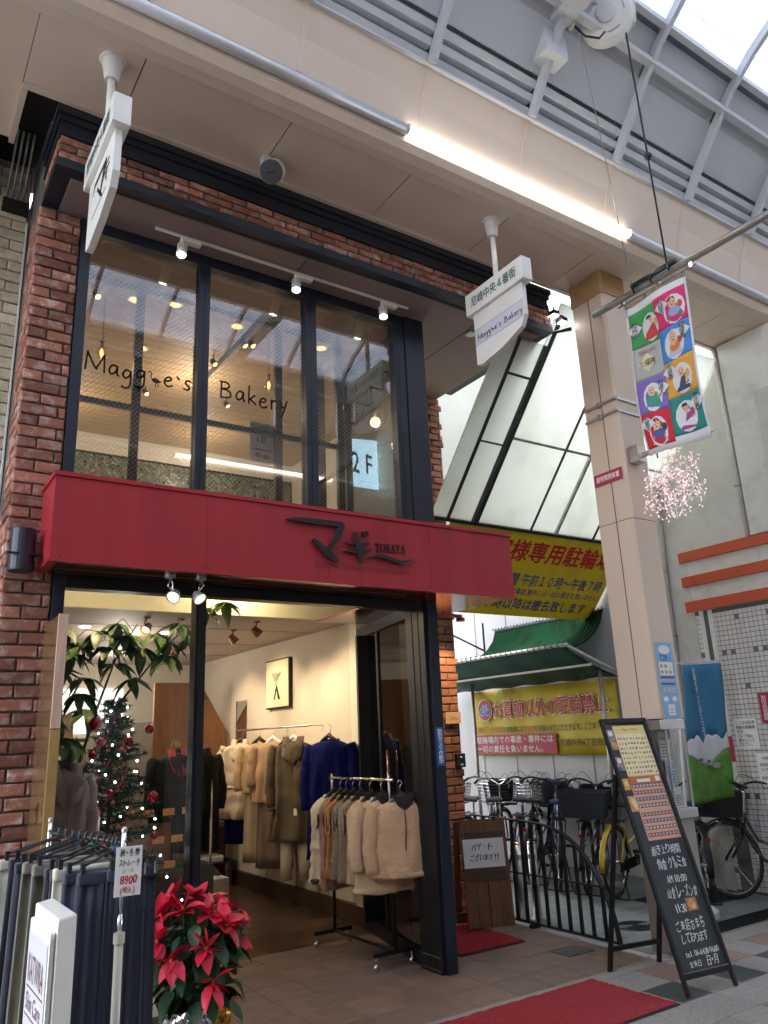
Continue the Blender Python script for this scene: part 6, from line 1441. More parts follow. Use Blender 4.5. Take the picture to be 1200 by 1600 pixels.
# neighbour side wall
nw = thing('neighbour_building', 'neighbouring building with rendered side wall, vermilion bands and small tiles', 'building', (7.4, 6, 0))
part('rendered_wall', G().box(7.22, 7.6, 4.95, 5.45, 0, 7.0), M_plaster, nw); part('rendered_wall', G().box(7.21, 7.6, 3.95, 4.949, 3.28, 7.0), M_plaster, nw)
part('white_siding', G().box(7.20, 7.5, 5.451, 15, 0, 7.0), M_wwall, nw)
for y in (5.9, 6.55, 7.2, 7.85, 8.5, 9.15): part('siding_joint', G().box(7.195, 7.1999, y, y + .012, 0, 3.2), mat('joint_grey', (.3, .3, .32), .7), nw)
part('tile_wall_core', G().box(7.212, 7.6, 3.60, 4.949, 0, 2.68), M_grout, nw)
part('pale_strip', G().box(7.205, 7.6, 3.60, 4.949, 2.68, 3.28), M_plast2, nw)
for z in (2.685, 2.95, 3.215): part('vermilion_band', G().box(7.17, 7.204, 3.60, 5.02, z, z + .105), M_orange, nw); 
part('pale_pilaster', G().box(7.16, 7.209, 3.55, 4.16, 3.325, 5.4), M_plast2, nw); part('front_wall', G().box(7.16, 13, 3.90, 3.98, 0, 5.42), M_plast2, nw) if False else part('front_wall', G().box(7.61, 16, 4.4, 4.5, 0, 5.6), M_plast2, nw)
part('window_recess', G().box(7.15, 7.159, 3.60, 3.86, 3.9, 4.75), M_plaster, nw)
# small tiles: joined geometry with a shared joint depth
gt, gd, gg_ = G(), G(), G(); rd = random.Random(8); ts = .0485
for i in range(28):
    for j in range(55):
        y = 4.945 - (i + 1)*ts; z = .02 + j*ts
        if z + ts > 2.68: continue
        if i in (1, 2, 3) or i in (17, 18, 19): continue
        q = gd if (i % 7 == (2 if (j // 7) % 2 else 5) and j % 7 == 3) or (i % 7 == 0 and j % 14 == 3) else gt
        q.box(7.206 + rd.uniform(0, .0015), 7.2118, y + .003, y + ts - .003, z + .003, z + ts - .003)
part('wall_tile', gt, M_tile, nw, kind='stuff'); part('wall_tile_accent', gd, M_tiled, nw, kind='stuff')
for i0 in (1, 17):
    for q in range(2):
        for r_ in range(3):
            y = 4.945 - (i0 + q*2.1)*ts - r_*.017 + .0
            part('white_tile_strip', G().box(7.203, 7.2117, y - .013, y, .6 if i0 == 1 else .3, 2.68), M_white, nw)
    for j in range(4, 55, 9): part('green_tile', G().box(7.205, 7.2117, 4.945 - (i0 + 2)*ts, 4.945 - (i0 + 1.2)*ts, .05 + j*ts, .05 + (j + 1)*ts), M_tileg, nw)
pp = thing('drain_pipe', 'pale drain pipe running down the rendered wall behind the column', 'drain pipe', (7.17, 5.28, 0))
part('pipe', G().tube([(7.16, 5.27, 0), (7.16, 5.22, 3.1), (7.16, 5.12, 5.6)], .042, 14), mat('pipe_cream', (.46, .43, .37), .5, var=.1), pp, smooth=True)
for z in (3.15, 3.62, 2.45): part('pipe_clamp', G().tube([(7.16, 5.222, z), (7.16, 5.221, z + .02)], .050, 14), M_galv, pp)
p2 = thing('gutter_pipe', 'pale gutter pipe on the upper rendered wall at the right', 'drain pipe', (7.17, 4.15, 4.3)); part('pipe', G().tube([(7.185, 4.22, 5.4), (7.185, 4.20, 3.33)], .022, 10), M_plast2, p2, smooth=True); part('clamp', G().box(7.15, 7.21, 4.17, 4.235, 3.85, 3.87), M_galv, p2)
# papers on tile wall
def wallsign(nm, lab, y, z, w_, h_, bm, txt, cat='notice'):
    t = thing(nm, lab, cat, (7.2, y, z)); Fq = Frame((7.204, y, z), (0, -1, 0), (0, 0, 1)); g = G(); Fq.rect(g, 0, w_, 0, h_, 0, .002); part('sheet', g, bm, t)
    for body, a, b, c, d, m, ver in txt: g = G(); text(g, body, Fq, a*w_, b*w_, c*h_, d*h_, .003, .008, vertical=ver); part('lettering', g, m, t)
    return t
wallsign('wall_notice', 'white notice in black handwriting taped to the tiled wall', 4.70, 1.30, .24, .28, M_paper, [('ここは自転車', .08, .92, .82, .94, M_ink, False), ('専用の駐輪場', .08, .9, .66, .78, M_ink, False), ('です。', .08, .45, .50, .62, M_ink, False), ('バイク等は', .12, .75, .36, .48, M_ink, False), ('置かないで', .12, .8, .22, .33, M_ink, False), ('ください。', .08, .7, .08, .2, M_ink, False)])
wallsign('wall_notice', 'second printed notice lower on the tiled wall at the right edge', 4.52, .96, .24, .30, M_paper, [('お知らせ', .25, .75, .8, .9, M_ink, False), ('自転車の駐輪に', .1, .9, .6, .7, M_ink, False), ('ついてのお願い', .1, .9, .45, .55, M_ink, False), ('尼崎中央商店街', .1, .9, .2, .3, M_ink, False)])
wallsign('red_notice_board', 'red board with white vertical letters on the tiled wall at the right edge', 4.40, 1.53, .25, .28, M_crim, [('防災会館', .12, .32, .10, .92, M_paper, True)], 'sign')
tc_ = wallsign('traffic_cone_sign', 'narrow red sign edge behind the blue flag', 4.80, 1.18, .06, .24, M_crim, [], 'sign')
# banner 2 on siding
y2 = thing('no_parking_banner', 'yellow banner forbidding bicycle parking with a round bicycle emblem', 'banner', (7.15, 7.4, 1.7))
Fz = Frame((7.15, 8.62, 1.255), (0, -1, 0), (0, 0, 1))
rows = [[tuple(Fz.p(2.56*i/40, b*(.845 + .03*i/40*0), .008*sin(i*.7) + .01*sin(i*.23 + b*3))) for i in range(41)] for b in (0, .25, .5, .75, 1)]
g = G().sheet(rows, (.004, 0, 0)); part('canvas', g, M_yell2, y2, smooth=True)
g = G(); Fz.ell(g, .285, .59, .145, .145, .022, .024, 28); part('emblem_disc', g, M_paper, y2)
g = G(); Fz.ell(g, .285, .59, .135, .135, .0245, .026, 28); part('emblem_ring', g, M_inkr, y2)
g = G(); Fz.ell(g, .285, .59, .095, .095, .0265, .027, 24); part('emblem_field', g, mat('emblem_blue', (.05, .12, .40), .5), y2)
g = G()
for a in (.225, .345): 
    P_ = [(a + .045*cos(2*pi*k/14), .565 + .045*sin(2*pi*k/14)) for k in range(15)]; Fz.stroke(g, P_, .010, .0275, .0285)
for s in ([(.225, .565), (.26, .635), (.325, .635), (.345, .565)], [(.26, .635), (.285, .565), (.325, .635)], [(.225, .565), (.285, .565)], [(.315, .665), (.335, .66), (.325, .635)], [(.25, .65), (.27, .65)]): Fz.stroke(g, s, .010, .0275, .0285)
part('emblem_bicycle', g, M_paper, y2)
g = G(); text(g, 'お買物以外の駐輪禁止', Fz, .455, 2.44, .462, .70, .0225, .045); part('letter_outline', g, M_paper, y2)
g = G(); text(g, 'お買物以外の駐輪禁止', Fz, .465, 2.43, .470, .692, .0245, .018); part('red_lettering', g, M_inkr, y2)
g = G(); text(g, '【終日・長時間', Fz, .07, .62, .29, .37, .023, .012); text(g, '警告用紙', Fz, 1.02, 1.28, .285, .365, .023, .014); part('orange_lettering', g, mat('orange_ink', (.5, .10, .03), .6), y2)
g = G(); text(g, 'の自転車には', Fz, .63, 1.01, .288, .365, .023, .012); text(g, 'を貼らせていただきます。ご了承下さい。】', Fz, 1.29, 2.50, .28, .365, .023, .012); text(g, '尼崎中央4丁目商店街', Fz, 1.63, 2.48, .10, .19, .023, .012); part('black_lettering', g, M_ink, y2)
g = G(); Fz.rect(g, .05, 1.57, .022, .265, .022, .0235); part('red_panel', g, M_crim, y2)
g = G(); text(g, '駐輪場内での事故・事件には', Fz, .08, 1.52, .155, .245, .0245, .02); text(g, '一切の責任を負いません。', Fz, .08, 1.33, .04, .13, .0245, .02); part('panel_lettering', g, M_paper, y2)
# green awnings
ga = thing('green_awning', 'green fabric awning with white lashed frame above the yellow banner', 'awning', (6.9, 7.4, 2.2))
rows = [[(7.15 - .80*f, 8.95 - 2.95*i/30, 2.12 + .01*sin(i) - .03*sin(pi*f) + .30*f) for i in range(31)] for f in (0, .25, .5, .75, 1)]
part('fabric', G().sheet(rows, (0, 0, -.006)), M_greenc, ga, smooth=True)
part('front_tube', G().tube([(6.35, 8.95, 2.44), (6.35, 5.98, 2.44)], .022, 10), M_white, ga, smooth=True)
for y in (8.9, 7.9, 6.9, 6.0): part('side_tube', G().tube([(6.35, y, 2.44), (7.18, y, 2.14)], .018, 8), M_white, ga, smooth=True)
part('brace_bar', G().box(6.7, 6.74, 5.98, 8.95, 2.22, 2.245), M_galv, ga)
g = G().tube([(6.35 + .034*cos(i*.9), 8.95 - 2.95*i/220, 2.44 + .034*sin(i*.9)) for i in range(221)], .006, 4); part('lashing', g, M_blk, ga, kind='stuff')
for y in (8.3, 6.05): part('post', G().tube([(6.9, y, 0), (6.9, y, 2.3)], .022, 10), M_galv, ga, smooth=True)
gc = thing('corrugated_awning', 'curved dirty green corrugated plastic roof below the yellow sign', 'awning', (6.6, 7, 2.7))
prc = [(0, 0), (-.03, -.12), (-.10, -.24), (-.20, -.35), (-.32, -.43)]
def corr(y, dx, dz): return (7.12 + dx*1.6 + .010*sin(y*95), y, 2.86 + dz*1.0)
ysn = [8.0 - i*.011 for i in range(173)]
rows = [[corr(y, dx, dz) for y in ysn] for dx, dz in prc]
part('corrugated_sheet', G().sheet(rows, (.005, 0, -.004)), M_green, gc, smooth=True)
part('top_rail', G().tube([(7.13, 8.0, 2.87), (7.13, 6.1, 2.87)], .016, 8), M_iron, gc)
part('edge_beading', G().tube([(7.12 + .018*cos(i*1.3), 8.05 - i*.0125, 2.90 + .012*sin(i*1.3)) for i in range(160)], .006, 4), M_blk, gc, kind='stuff')
part('hanger_post', G().tube([(7.0, 8.1, 2.3), (7.0, 8.1, 3.0)], .014, 6), M_iron, gc); part('hanger_brace', G().tube([(7.0, 8.1, 2.62), (6.2, 8.3, 3.0)], .012, 6), M_iron, gc)
# alley spotlights up at the column
for k, (x, z) in enumerate(((4.80, 5.16), (4.90, 5.12))):
    t = thing('floodlight', 'small floodlight under the canopy beside the column, ' + ('left one' if k == 0 else 'right one'), 'floodlight', (x, 4.25, z), 'floodlights beside the column')
    part('case', G().box(x - .035, x + .035, 4.22, 4.30, z - .02, z + .02), M_black, t); part('lens', G().box(x - .028, x + .028, 4.224, 4.29, z - .024, z - .0205), M_coolg, t); part('arm', G().tube([(x, 4.3, z), (x + .02, 4.36, z + .2)], .01, 6), M_black, t)
t = thing('power_conduit', 'black conduit running from the cornice to the column', 'conduit', (4.85, 4.4, 5.1)); part('conduit', G().tube([(4.79, 4.32, 5.20), (4.84, 4.34, 5.02), (4.95, 4.2, 5.02)], .018, 8), M_black, t, smooth=True)
# blue flag
ff = thing('blue_flag_banner', 'tall blue flag banner with a white cloud and green field on a pole', 'flag', (6.4, 4.6, 0))
part('pole', G().tube([(6.06, 4.6, .12), (6.30, 4.6, 2.18)], .012, 8), M_whitep, ff, smooth=True); part('cross_arm', G().tube([(6.26, 4.6, 2.10), (7.0, 4.6, 2.135)], .006, 6), M_white, ff)
part('base', G().lathe([(.20, 0), (.20, .05), (.12, .10), (.02, .13)], (6.06, 4.6, 0), n=20), M_whitep, ff)
A0, U0, V0 = V(6.235, 4.595, .86), V(.625, 0, .03), V(.115, 0, 1.24)
def fl_(a, b, d=0): return A0 + U0*a + V0*b + V(0, -.012*sin(a*7 + b*2) - .008*sin(b*9) - d, 0)
def flsheet(nm, m, fa, fb, n=24, d=0, par=ff):
    rows = []
    for j in range(9):
        rows.append([tuple(fl_(i/n, fa(i/n) + (fb(i/n) - fa(i/n))*j/8, d)) for i in range(n + 1)])
    part(nm, G().sheet(rows, (0, .002, 0)), m, par, smooth=True)
hill = lambda a: .30 + .05*sin(a*6 + 2); cl_ = lambda a: .40 + .045*abs(sin(a*7.5)) + .03*abs(sin(a*13 + 1))
flsheet('green_field', mat('flag_green', (.13, .30, .045), .7, 0, scale=9, col2=(.06, .20, .03), thr=(.4, .65)), lambda a: 0, hill)
flsheet('cloud', mat('flag_white', (.66, .66, .68), .7), hill, cl_); flsheet('blue_ground', mat('flag_blue', (.035, .19, .36), .7, 0, scale=2, col2=(.06, .27, .46), thr=(.4, .7)), cl_, lambda a: .985)
flsheet('hem', mat('flag_white', (.66, .66, .68), .7), lambda a: .986, lambda a: 1.01)
class FL:
    pass
Ff = Frame(A0 + V(0, -.026, 0), U0, V0); g = G(); text(g, '尼崎をずっとひとつのまちに', Ff, .30, .34, .42, 1.18, 0, .005, vertical=True); part('white_lettering', g, M_paper, ff)
g = G(); text(g, 'みんなの笑顔', Ff, .25, .27, .62, 1.0, 0, .0, vertical=True); part('dark_lettering', g, M_inkb, ff)
g = G()
for a, b, r_ in ((.2, .36, .05), (.32, .33, .05), (.42, .30, .06)): Ff.ell(g, a, b, r_, r_*.45, 0, .001, 12)
part('printed_island', g, mat('flag_grey', (.35, .36, .33), .7, var=.4, scale=60), ff); g = G(); Ff.ell(g, .19, .365, .025, .012, .0015, .002, 10); Ff.ell(g, .31, .345, .025, .012, .0015, .002, 10); part('printed_pond', g, mat('flag_dark', (.06, .10, .04), .7), ff)

# ================================================================ HANGING SIGNS
def hang(x, lab_t, lab, seed=0):
    # cap across the street direction (Y), board below
    t = thing('hanging_sign', lab, 'hanging sign', (x, 3.82, 4.8), 'white signs hanging from the arcade ceiling')
    yc, hw, zt = (3.80, .325, 4.905)
    part('ceiling_cup', G().lathe([(.075, 0), (.072, -.01), (.058, -.02), (.042, -.135), (.038, -.145)], (x, yc, 5.42), n=24), M_whitep, t, smooth=False)
    part('stem', G().tube([(x, yc, 5.28), (x, yc, zt)], .021, 14), M_white, t, smooth=True)
    part('cap_box', G().box(x - .048, x + .048, yc - hw, yc + hw, zt - .185, zt), M_white, t, bevel=.003)
    pts = [(yc - hw + .05, zt - .187), (yc + hw - .05, zt - .187), (yc + hw - .05, zt - .62), (yc + hw - .12, zt - .635), (yc - .02, zt - .60), (yc - hw + .09, zt - .53), (yc - hw + .05, zt - .45)]
    part('board', G().prism([(x - .020, a, b) for a, b in pts], (.040, 0, 0)), M_white, t, bevel=.002)
    for s, F in ((-1, Frame((x - .0485, yc + hw, zt - .185), (0, -1, 0), (0, 0, 1))), (1, Frame((x + .0485, yc - hw, zt - .185), (0, 1, 0), (0, 0, 1)))):
        g = G(); text(g, '尼崎中央４番街', F, .07, .58, .05, .135, .001, .022); part('green_lettering', g, M_inkg, t)
    for s, F in ((-1, Frame((x - .0205, yc + hw - .05, zt - .62), (0, -1, 0), (0, 0, 1))), (1, Frame((x + .0205, yc - hw + .05, zt - .62), (0, 1, 0), (0, 0, 1)))):
        g = G(); F.rect(g, .004, .546, .16, .29, 0, .001) if lab_t == 'm' else None
        if lab_t == 'm':
            part('name_strip', g, mat('pale_lilac_strip', (.62, .62, .70), .5), t)
            g = G(); handwrite(g, "Maggie's Bakery", F, .035, .195, .052, .085, .0015, .10); part('name_lettering', g, M_ink, t)
            g = G(); F.stroke(g, [(0, .158), (.55, .158)], .003, 0, .001); F.stroke(g, [(0, .292), (.55, .292)], .003, 0, .001); part('strip_edge', g, M_galv, t)
        else:
            g = G(); F.poly(g, [(.10, .30), (.14, .36), (.40, .36), (.41, .34), (.30, .18), (.27, .19), (.34, .33), (.15, .33)], 0, .001); F.stroke(g, [(.22, .27), (.33, .16)], .022, 0, .001); F.stroke(g, [(.33, .30), (.46, .31)], .014, 0, .001); F.stroke(g, [(.33, .26), (.47, .27)], .014, 0, .001); F.stroke(g, [(.39, .34), (.42, .20)], .016, 0, .001)
            part('logo', g, M_ink, t); g = G(); F.stroke(g, [(.12, .14), (.42, .15)], .006, 0, .001); text(g, 'TORAYA', F, .34, .46, .225, .245, .001, 0); part('tagline', g, M_ink, t)
    return t
hang(3.69, 'm', 'white hanging sign with the bakery name on its strip, right of the upper windows')
hang(.775, 't', 'white hanging sign seen nearly edge on at the upper left')

# ================================================================ SEVEN PANEL BANNER
bn = thing('picture_banner', 'tall colourful festival banner of picture panels hanging from the pole', 'banner', (4.83, 3.2, 4.2))
BY0, BY1, BZ0, BZ1 = 3.535, 2.965, 3.52, 4.83
def bp_(a, b, d=0):  # a from far edge (left in view) to near edge, b up
    sway = .05*(1 - b)*(1 - a) + .018*sin(a*6 + b*4) + .03*(1-b)*sin(b*5)
    y = BY0 + (BY1 - BY0)*a - .07*(1 - a)*(1 - b)**1.4
    return (4.84 - sway - d, y, BZ0 + (BZ1 - BZ0)*b + .13*(1 - b)*0 - .02*a*0)
def bsheet(nm, m, a0, a1, b0, b1, d, n=10, k=10): part(nm, G().sheet([[bp_(a0 + (a1-a0)*i/n, b0 + (b1-b0)*j/k, d) for i in range(n + 1)] for j in range(k + 1)], (.0012, 0, 0)), m, bn, smooth=True)
bsheet('cloth', mat('banner_white', (.66, .66, .66), .8, var=.04), 0, 1, 0, 1, 0, 20, 24)
def C(nm, c): return mat('banner_' + nm, c, .8, var=.08, scale=3)
panels = [('green', (.06, .30, .09), .03, .47, .70, .95), ('magenta', (.62, .03, .16), .47, .97, .735, .955), ('grey', (.40, .40, .38), .03, .47, .475, .70), ('blue', (.06, .23, .55), .47, .97, .52, .735),
          ('amber', (.66, .33, .05), .47, .97, .29, .52), ('violet', (.20, .13, .42), .03, .47, .25, .475), ('red', (.55, .02, .03), .03, .47, .035, .25), ('teal', (.02, .22, .20), .47, .97, .06, .29)]
for n_, c, a0, a1, b0, b1 in panels: bsheet('picture_panel', C(n_, c), a0, a1, b0, b1, .0022)
def bpoly(g, pts, d): g.add([bp_(a, b, d) for a, b in pts], [tuple(range(len(pts)))])
def bell(g, a, b, ra, rb, d, n=12, rot=0): bpoly(g, [(a + ra*cos(2*pi*k/n)*cos(rot) - rb*.5*sin(2*pi*k/n)*sin(rot), b + ra*.5*cos(2*pi*k/n)*sin(rot) + rb*sin(2*pi*k/n)*cos(rot)) for k in range(n)], d)
skin = C('skin', (.70, .44, .28))
figs = [(.36, .81, (.10, .22, .10), (.55, .06, .05), (.5, .45, .1)), (.78, .835, (.30, .36, .60), (.12, .22, .16), (.6, .08, .05)), (.70, .62, (.70, .20, .05), (.45, .50, .62), (.5, .06, .05)), (.74, .395, (.70, .44, .28), (.05, .07, .13), (.66, .38, .1)),
        (.26, .35, (.05, .30, .22), (.05, .25, .20), (.62, .42, .2)), (.26, .13, (.08, .10, .28), (.55, .5, .4), (.05, .05, .06)), (.70, .165, (.14, .35, .08), (.35, .05, .25), (.55, .05, .12))]
for i, (a, b, c1, c2, c3) in enumerate(figs):
    g = G(); bell(g, a, b - .005, .17 if a > .4 else .14, .095, .0034); part('figure_outline', g, mat('banner_white', (.66, .66, .66), .8), bn)
    g = G(); bpoly(g, [(a - .12, b - .08), (a + .12, b - .08), (a + .07, b + .015), (a - .06, b + .015)], .0044); part('figure_robe', g, C('robe%d' % i, c2), bn)
    g = G(); bell(g, a + .005, b - .02, .09, .032, .0050); part('figure_sash', g, C('sash%d' % i, c1), bn)
    g = G(); bell(g, a - .01, b + .035, .058, .034 if i != 2 else .05, .0056); part('figure_face', g, skin, bn)
    g = G(); bell(g, a - .03, b + .04, .012, .003, .0062); bell(g, a + .015, b + .04, .012, .003, .0062); bell(g, a - .01, b + .022, .016, .004, .0062); bpoly(g, [(a - .062, b + .052), (a + .045, b + .055), (a + .02, b + .074), (a - .04, b + .074)], .0060) if i in (0, 1, 5, 6) else None
    part('figure_hair', g, C('hair', (.06, .05, .08)), bn)
    g = G(); bell(g, a + .10, b + .01, .035, .025, .0058); part('figure_prop', g, C('prop%d' % i, c3), bn)
lab = [('毘沙門天', .11, .83), ('弁財天', .60, .88), ('福禄寿', .86, .67), ('布袋尊', .56, .46), ('寿老人', .40, .385), ('大黒天', .12, .185), ('恵比寿', .90, .22), ('七福神', .24, .585)]
for s, a, b in lab:
    g = G(); r_ = .115 if s != '七福神' else .15
    bpoly(g, [(a - r_, b), (a - r_*.5, b - r_*.21), (a, b - r_*.42), (a + r_*.5, b - r_*.21), (a + r_, b), (a + r_*.5, b + r_*.21), (a, b + r_*.42), (a - r_*.5, b + r_*.21)], .0076); part('name_diamond', g, mat('banner_white', (.66, .66, .66), .8) if s != '七福神' else C('cream', (.66, .58, .34)), bn)
    vs, fs = glyphs('\n'.join(s) if s != '七福神' else s, .03, 1, .85); x0 = min(v[0] for v in vs); x1 = max(v[0] for v in vs); y0 = min(v[1] for v in vs); y1 = max(v[1] for v in vs)
    if s != '七福神': W_, H_ = .085, .10
    else: W_, H_ = .24, .045
    g = G().add([bp_(a - W_/2 + (v[0]-x0)/(x1-x0)*W_, b - H_/2 + (v[1]-y0)/(y1-y0)*H_, .013) for v in vs], fs); part('lettering', g, M_ink, bn)
vs, fs = glyphs('尼崎えびす', .03); x0 = min(v[0] for v in vs); x1 = max(v[0] for v in vs); y0 = min(v[1] for v in vs); y1 = max(v[1] for v in vs)
g = G().add([bp_(.12 + (v[0]-x0)/(x1-x0)*.26, .645 + (v[1]-y0)/(y1-y0)*.03, .0076) for v in vs], fs); part('red_lettering', g, M_inkr, bn)
for a in (.02, .35, .66, .98): part('grommet_ring', G().tube([(4.842 + .0, BY0 + (BY1-BY0)*a + .012*cos(k), 4.85 + .02*sin(k)) for k in (0, .9, 1.8, 2.7, 3.6, 4.5, 5.4)], .003, 4, closed=True), M_blk, bn)
# snowflake light
sf = thing('snowflake_light', 'pale pink wire snowflake decoration hanging below the banner', 'decoration', (5.075, 3.52, 3.32))
rd = random.Random(21); g = G(); g2 = G(); c = V(5.07, 3.50, 3.34)
def sp(a, r, x=0): return c + V(x, -r*cos(a), r*sin(a))
for k in range(6):
    a = pi/6 + k*pi/3; g.tube([sp(a, .03), sp(a, .27)], .0035, 4)
    for r_ in (.10, .16, .22):
        for s in (-1, 1): g.tube([sp(a, r_), sp(a, r_) + (sp(a + s*1.0, 1) - c) * (.30 - r_)*.55], .003, 4)
    for q in range(64):
        r_ = rd.uniform(.07, .29); b = a + rd.uniform(-.45, .45)*(.22/r_ if r_ > .1 else 1); p = sp(b, r_, rd.uniform(-.03, .03)); e = p + V(rd.uniform(-.02, .02), rd.uniform(-.025, .025), rd.uniform(-.025, .025)); g.tube([p, (p + e)/2 + V(.006, .004, .008), e], .0026, 4); g2.ball(e, .0058, 6, 4)
for rr in (.055, .19): g.tube([sp(2*pi*k/24, rr) for k in range(24)], .003, 4, closed=True)
part('wire_frame', g, mat('pink_white_wire', (.92, .78, .76), .3, var=.1), sf); part('glass_bead', g2, mat('pink_bead', (.95, .66, .64), .15, var=.1, emit=.15), sf, kind='stuff')
part('hanger', G().tube([(5.075, 3.60, 3.60), (5.075, 3.60, 3.655)], .006, 5), M_iron, sf)

# ================================================================ BICYCLES
M_tyre = mat('black_tyre', (.018, .018, .019), .8); M_spoke = mat('spoke_steel', (.5, .5, .5), .25, .9, var=0)
def bicycle(lab, x, y, yaw, col, basket='wire', bcol=None, fender=None, saddle=None, rear=None, handle=None, R=.325, steer=0, bag=None, lean=.06):
    t = thing('bicycle', lab, 'bicycle', (0, 0, 0), 'bicycles parked in the alley')
    handle = handle or M_blk; saddle = saddle or M_blk; bcol = bcol or M_black; fender = fender or M_iron
    WB = 1.06; r = R
    def wheel(cx, st=0):
        ca, sa = cos(st), sin(st); P = lambda a, rr, o=0: V(cx + rr*cos(a)*ca - o*sa, rr*cos(a)*sa + o*ca, r + rr*sin(a))
        w = part('wheel', G().tube([P(2*pi*k/30, r - .038) for k in range(30)], .010, 6, closed=True), M_chrome, t, smooth=True)
        part('tyre', G().tube([P(2*pi*k/30, r - .018) for k in range(30)], .018, 7, closed=True), M_tyre, w, smooth=True)
        g = G()
        for k in range(24): a = 2*pi*k/24; g.tube([P(a + .25*(1 if k % 2 else -1), .02, .025*(1 if k % 4 < 2 else -1)), P(a, r - .04)], .0013, 3)
        part('spoke', g, M_spoke, w); part('hub', G().tube([P(0, 0, -.045), P(0, 0, .045)], .018, 8), M_chrome, w)
        g = G(); n = 14; rows = []
        a0, a1 = (-.1, 2.2) if cx > .5 else (.55, 3.3)
        for k in range(n + 1):
            a = a0 + (a1 - a0)*k/n; rows.append([tuple(P(a, r + .018, o)) for o in (-.026, -.015, 0, .015, .026)])
        for row in rows: row[0] = tuple(Vector(row[0]) - V(0, 0, .012)); row[4] = tuple(Vector(row[4]) - V(0, 0, .012))
        part('mudguard', G().sheet(rows, (0, 0, .0015)), fender, t, smooth=True)
    wheel(0); wheel(WB, steer)
    bb = V(.42, 0, .27); st = V(.26, 0, .62); hd0 = V(WB - .17, 0, .60); hd1 = V(WB - .20, 0, .72)
    g = G(); g.tube([bb, st], .016, 8); g.tube([hd0 - V(0, 0, .01), V(.72, 0, .36), bb], .018, 8); g.tube([(hd1), V(.75, 0, .52), V(.345, 0, .42)], .014, 8)
    for s in (-1, 1): g.tube([bb + V(0, s*.02, 0), V(0, s*.055, r)], .009, 6); g.tube([st + V(0, s*.015, -.06), V(0, s*.055, r)], .008, 6); g.tube([hd0 + V(.005, s*.04, -.03), V(WB*1.0, s*.05, r)], .011, 6)
    g.tube([hd0 - V(0, 0, .04), hd1 + V(-.005, 0, .03)], .020, 8); part('frame', g, col, t, smooth=True)
    part('seat_post', G().tube([st, V(.235, 0, .80)], .0125, 8), M_chrome, t); 
    part('saddle', G().hexa([(.10, -.09, .80), (.36, -.02, .80), (.36, .02, .80), (.10, .09, .80), (.11, -.10, .85), (.37, -.022, .845), (.37, .022, .845), (.11, .10, .85)]), saddle, t, bevel=.02)
    h = hd1 + V(-.03, 0, .22); part('handle_stem', G().tube([hd1, h], .012, 8), M_chrome, t)
    for s in (-1, 1):
        part('handlebar', G().tube(chaikin3([h, h + V(.05, s*.10, .06), h + V(-.02, s*.22, .08), h + V(-.17, s*.27, .04)]), .011, 8), handle, t, smooth=True)
        part('grip', G().tube([h + V(-.09, s*.252, .060), h + V(-.20, s*.275, .032)], .016, 8), M_blk, t, smooth=True)
        part('brake_lever', G().tube([h + V(-.05, s*.235, .055), h + V(-.07, s*.25, .02), h + V(-.15, s*.275, .0)], .005, 5), M_chrome, t)
        part('brake_cable', G().tube(chaikin3([h + V(-.05, s*.235, .06), h + V(.12, s*.16, .17), h + V(.12, s*.04, .02), hd1]), .003, 4), M_blk, t)
    # basket
    bx0, bx1, bz0, bz1 = WB - .10, WB + .17, .70, .93
    def cage(x0, x1, z0, z1, w, m, nm, solid=False, step=.035):
        g = G(); tp = .04
        def c_(u, v, f): return V(x0 + (x1 - x0)*u + (tp*(u - .5)*2*f*.6), (v - .5)*2*(w/2)*(1 + .15*f), z0 + (z1 - z0)*f)
        if solid:
            P = [c_(a, b, 0) for a, b in ((0, 0), (1, 0), (1, 1), (0, 1))]; Q = [c_(a, b, 1) for a, b in ((0, 0), (1, 0), (1, 1), (0, 1))]; gg = G()
            ww = .006
            gg.add(P + Q, [(3, 2, 1, 0), (0, 1, 5, 4), (1, 2, 6, 5), (2, 3, 7, 6), (3, 0, 4, 7)]); b = part(nm, gg, m, t); so = b.modifiers.new('solid', 'SOLIDIFY'); so.thickness = .006
            g = G()
            for f in [k/9 for k in range(10)]: g.tube([c_(0, 0, f), c_(1, 0, f), c_(1, 1, f), c_(0, 1, f)], .004, 4, closed=True)
            part('basket_rib', g, m, b)
        else:
            for f in [k/6 for k in range(7)]: g.tube([c_(0, 0, f), c_(1, 0, f), c_(1, 1, f), c_(0, 1, f)], .0032 if f < 1 else .006, 4, closed=True)
            for k in range(8):
                u = k/7; g.tube([c_(u, 0, 1), c_(u, 0, 0), c_(u, 1, 0), c_(u, 1, 1)], .0025, 4)
            for k in range(9): v = k/8; g.tube([c_(0, v, 1), c_(0, v, 0), c_(1, v, 0), c_(1, v, 1)], .0025, 4)
            part(nm, g, m, t)
    cage(bx0, bx1, bz0, bz1, .36, bcol, 'front_basket', basket == 'solid')
    if rear: cage(-.22, .12, .72, .96, .40, rear, 'rear_basket', True)
    g = G()
    for s in (-1, 1): g.tube([(-.18, s*.06, .68), (.24, s*.05, .68)], .006, 5); g.tube([(-.02, s*.05, r), (-.10, s*.06, .68)], .005, 5)
    for k in range(4): g.tube([(-.16 + k*.1, -.06, .68), (-.16 + k*.1, .06, .68)], .005, 5)
    part('rear_carrier', g, M_black, t)
    g = G()
    for s in (-1, 1): g.tube([(0, s*.06, r), (-.05, s*.13, .012)], .007, 6)
    g.tube([(-.05, -.13, .012), (-.05, .13, .012)], .007, 6); part('kick_stand', g, M_iron, t)
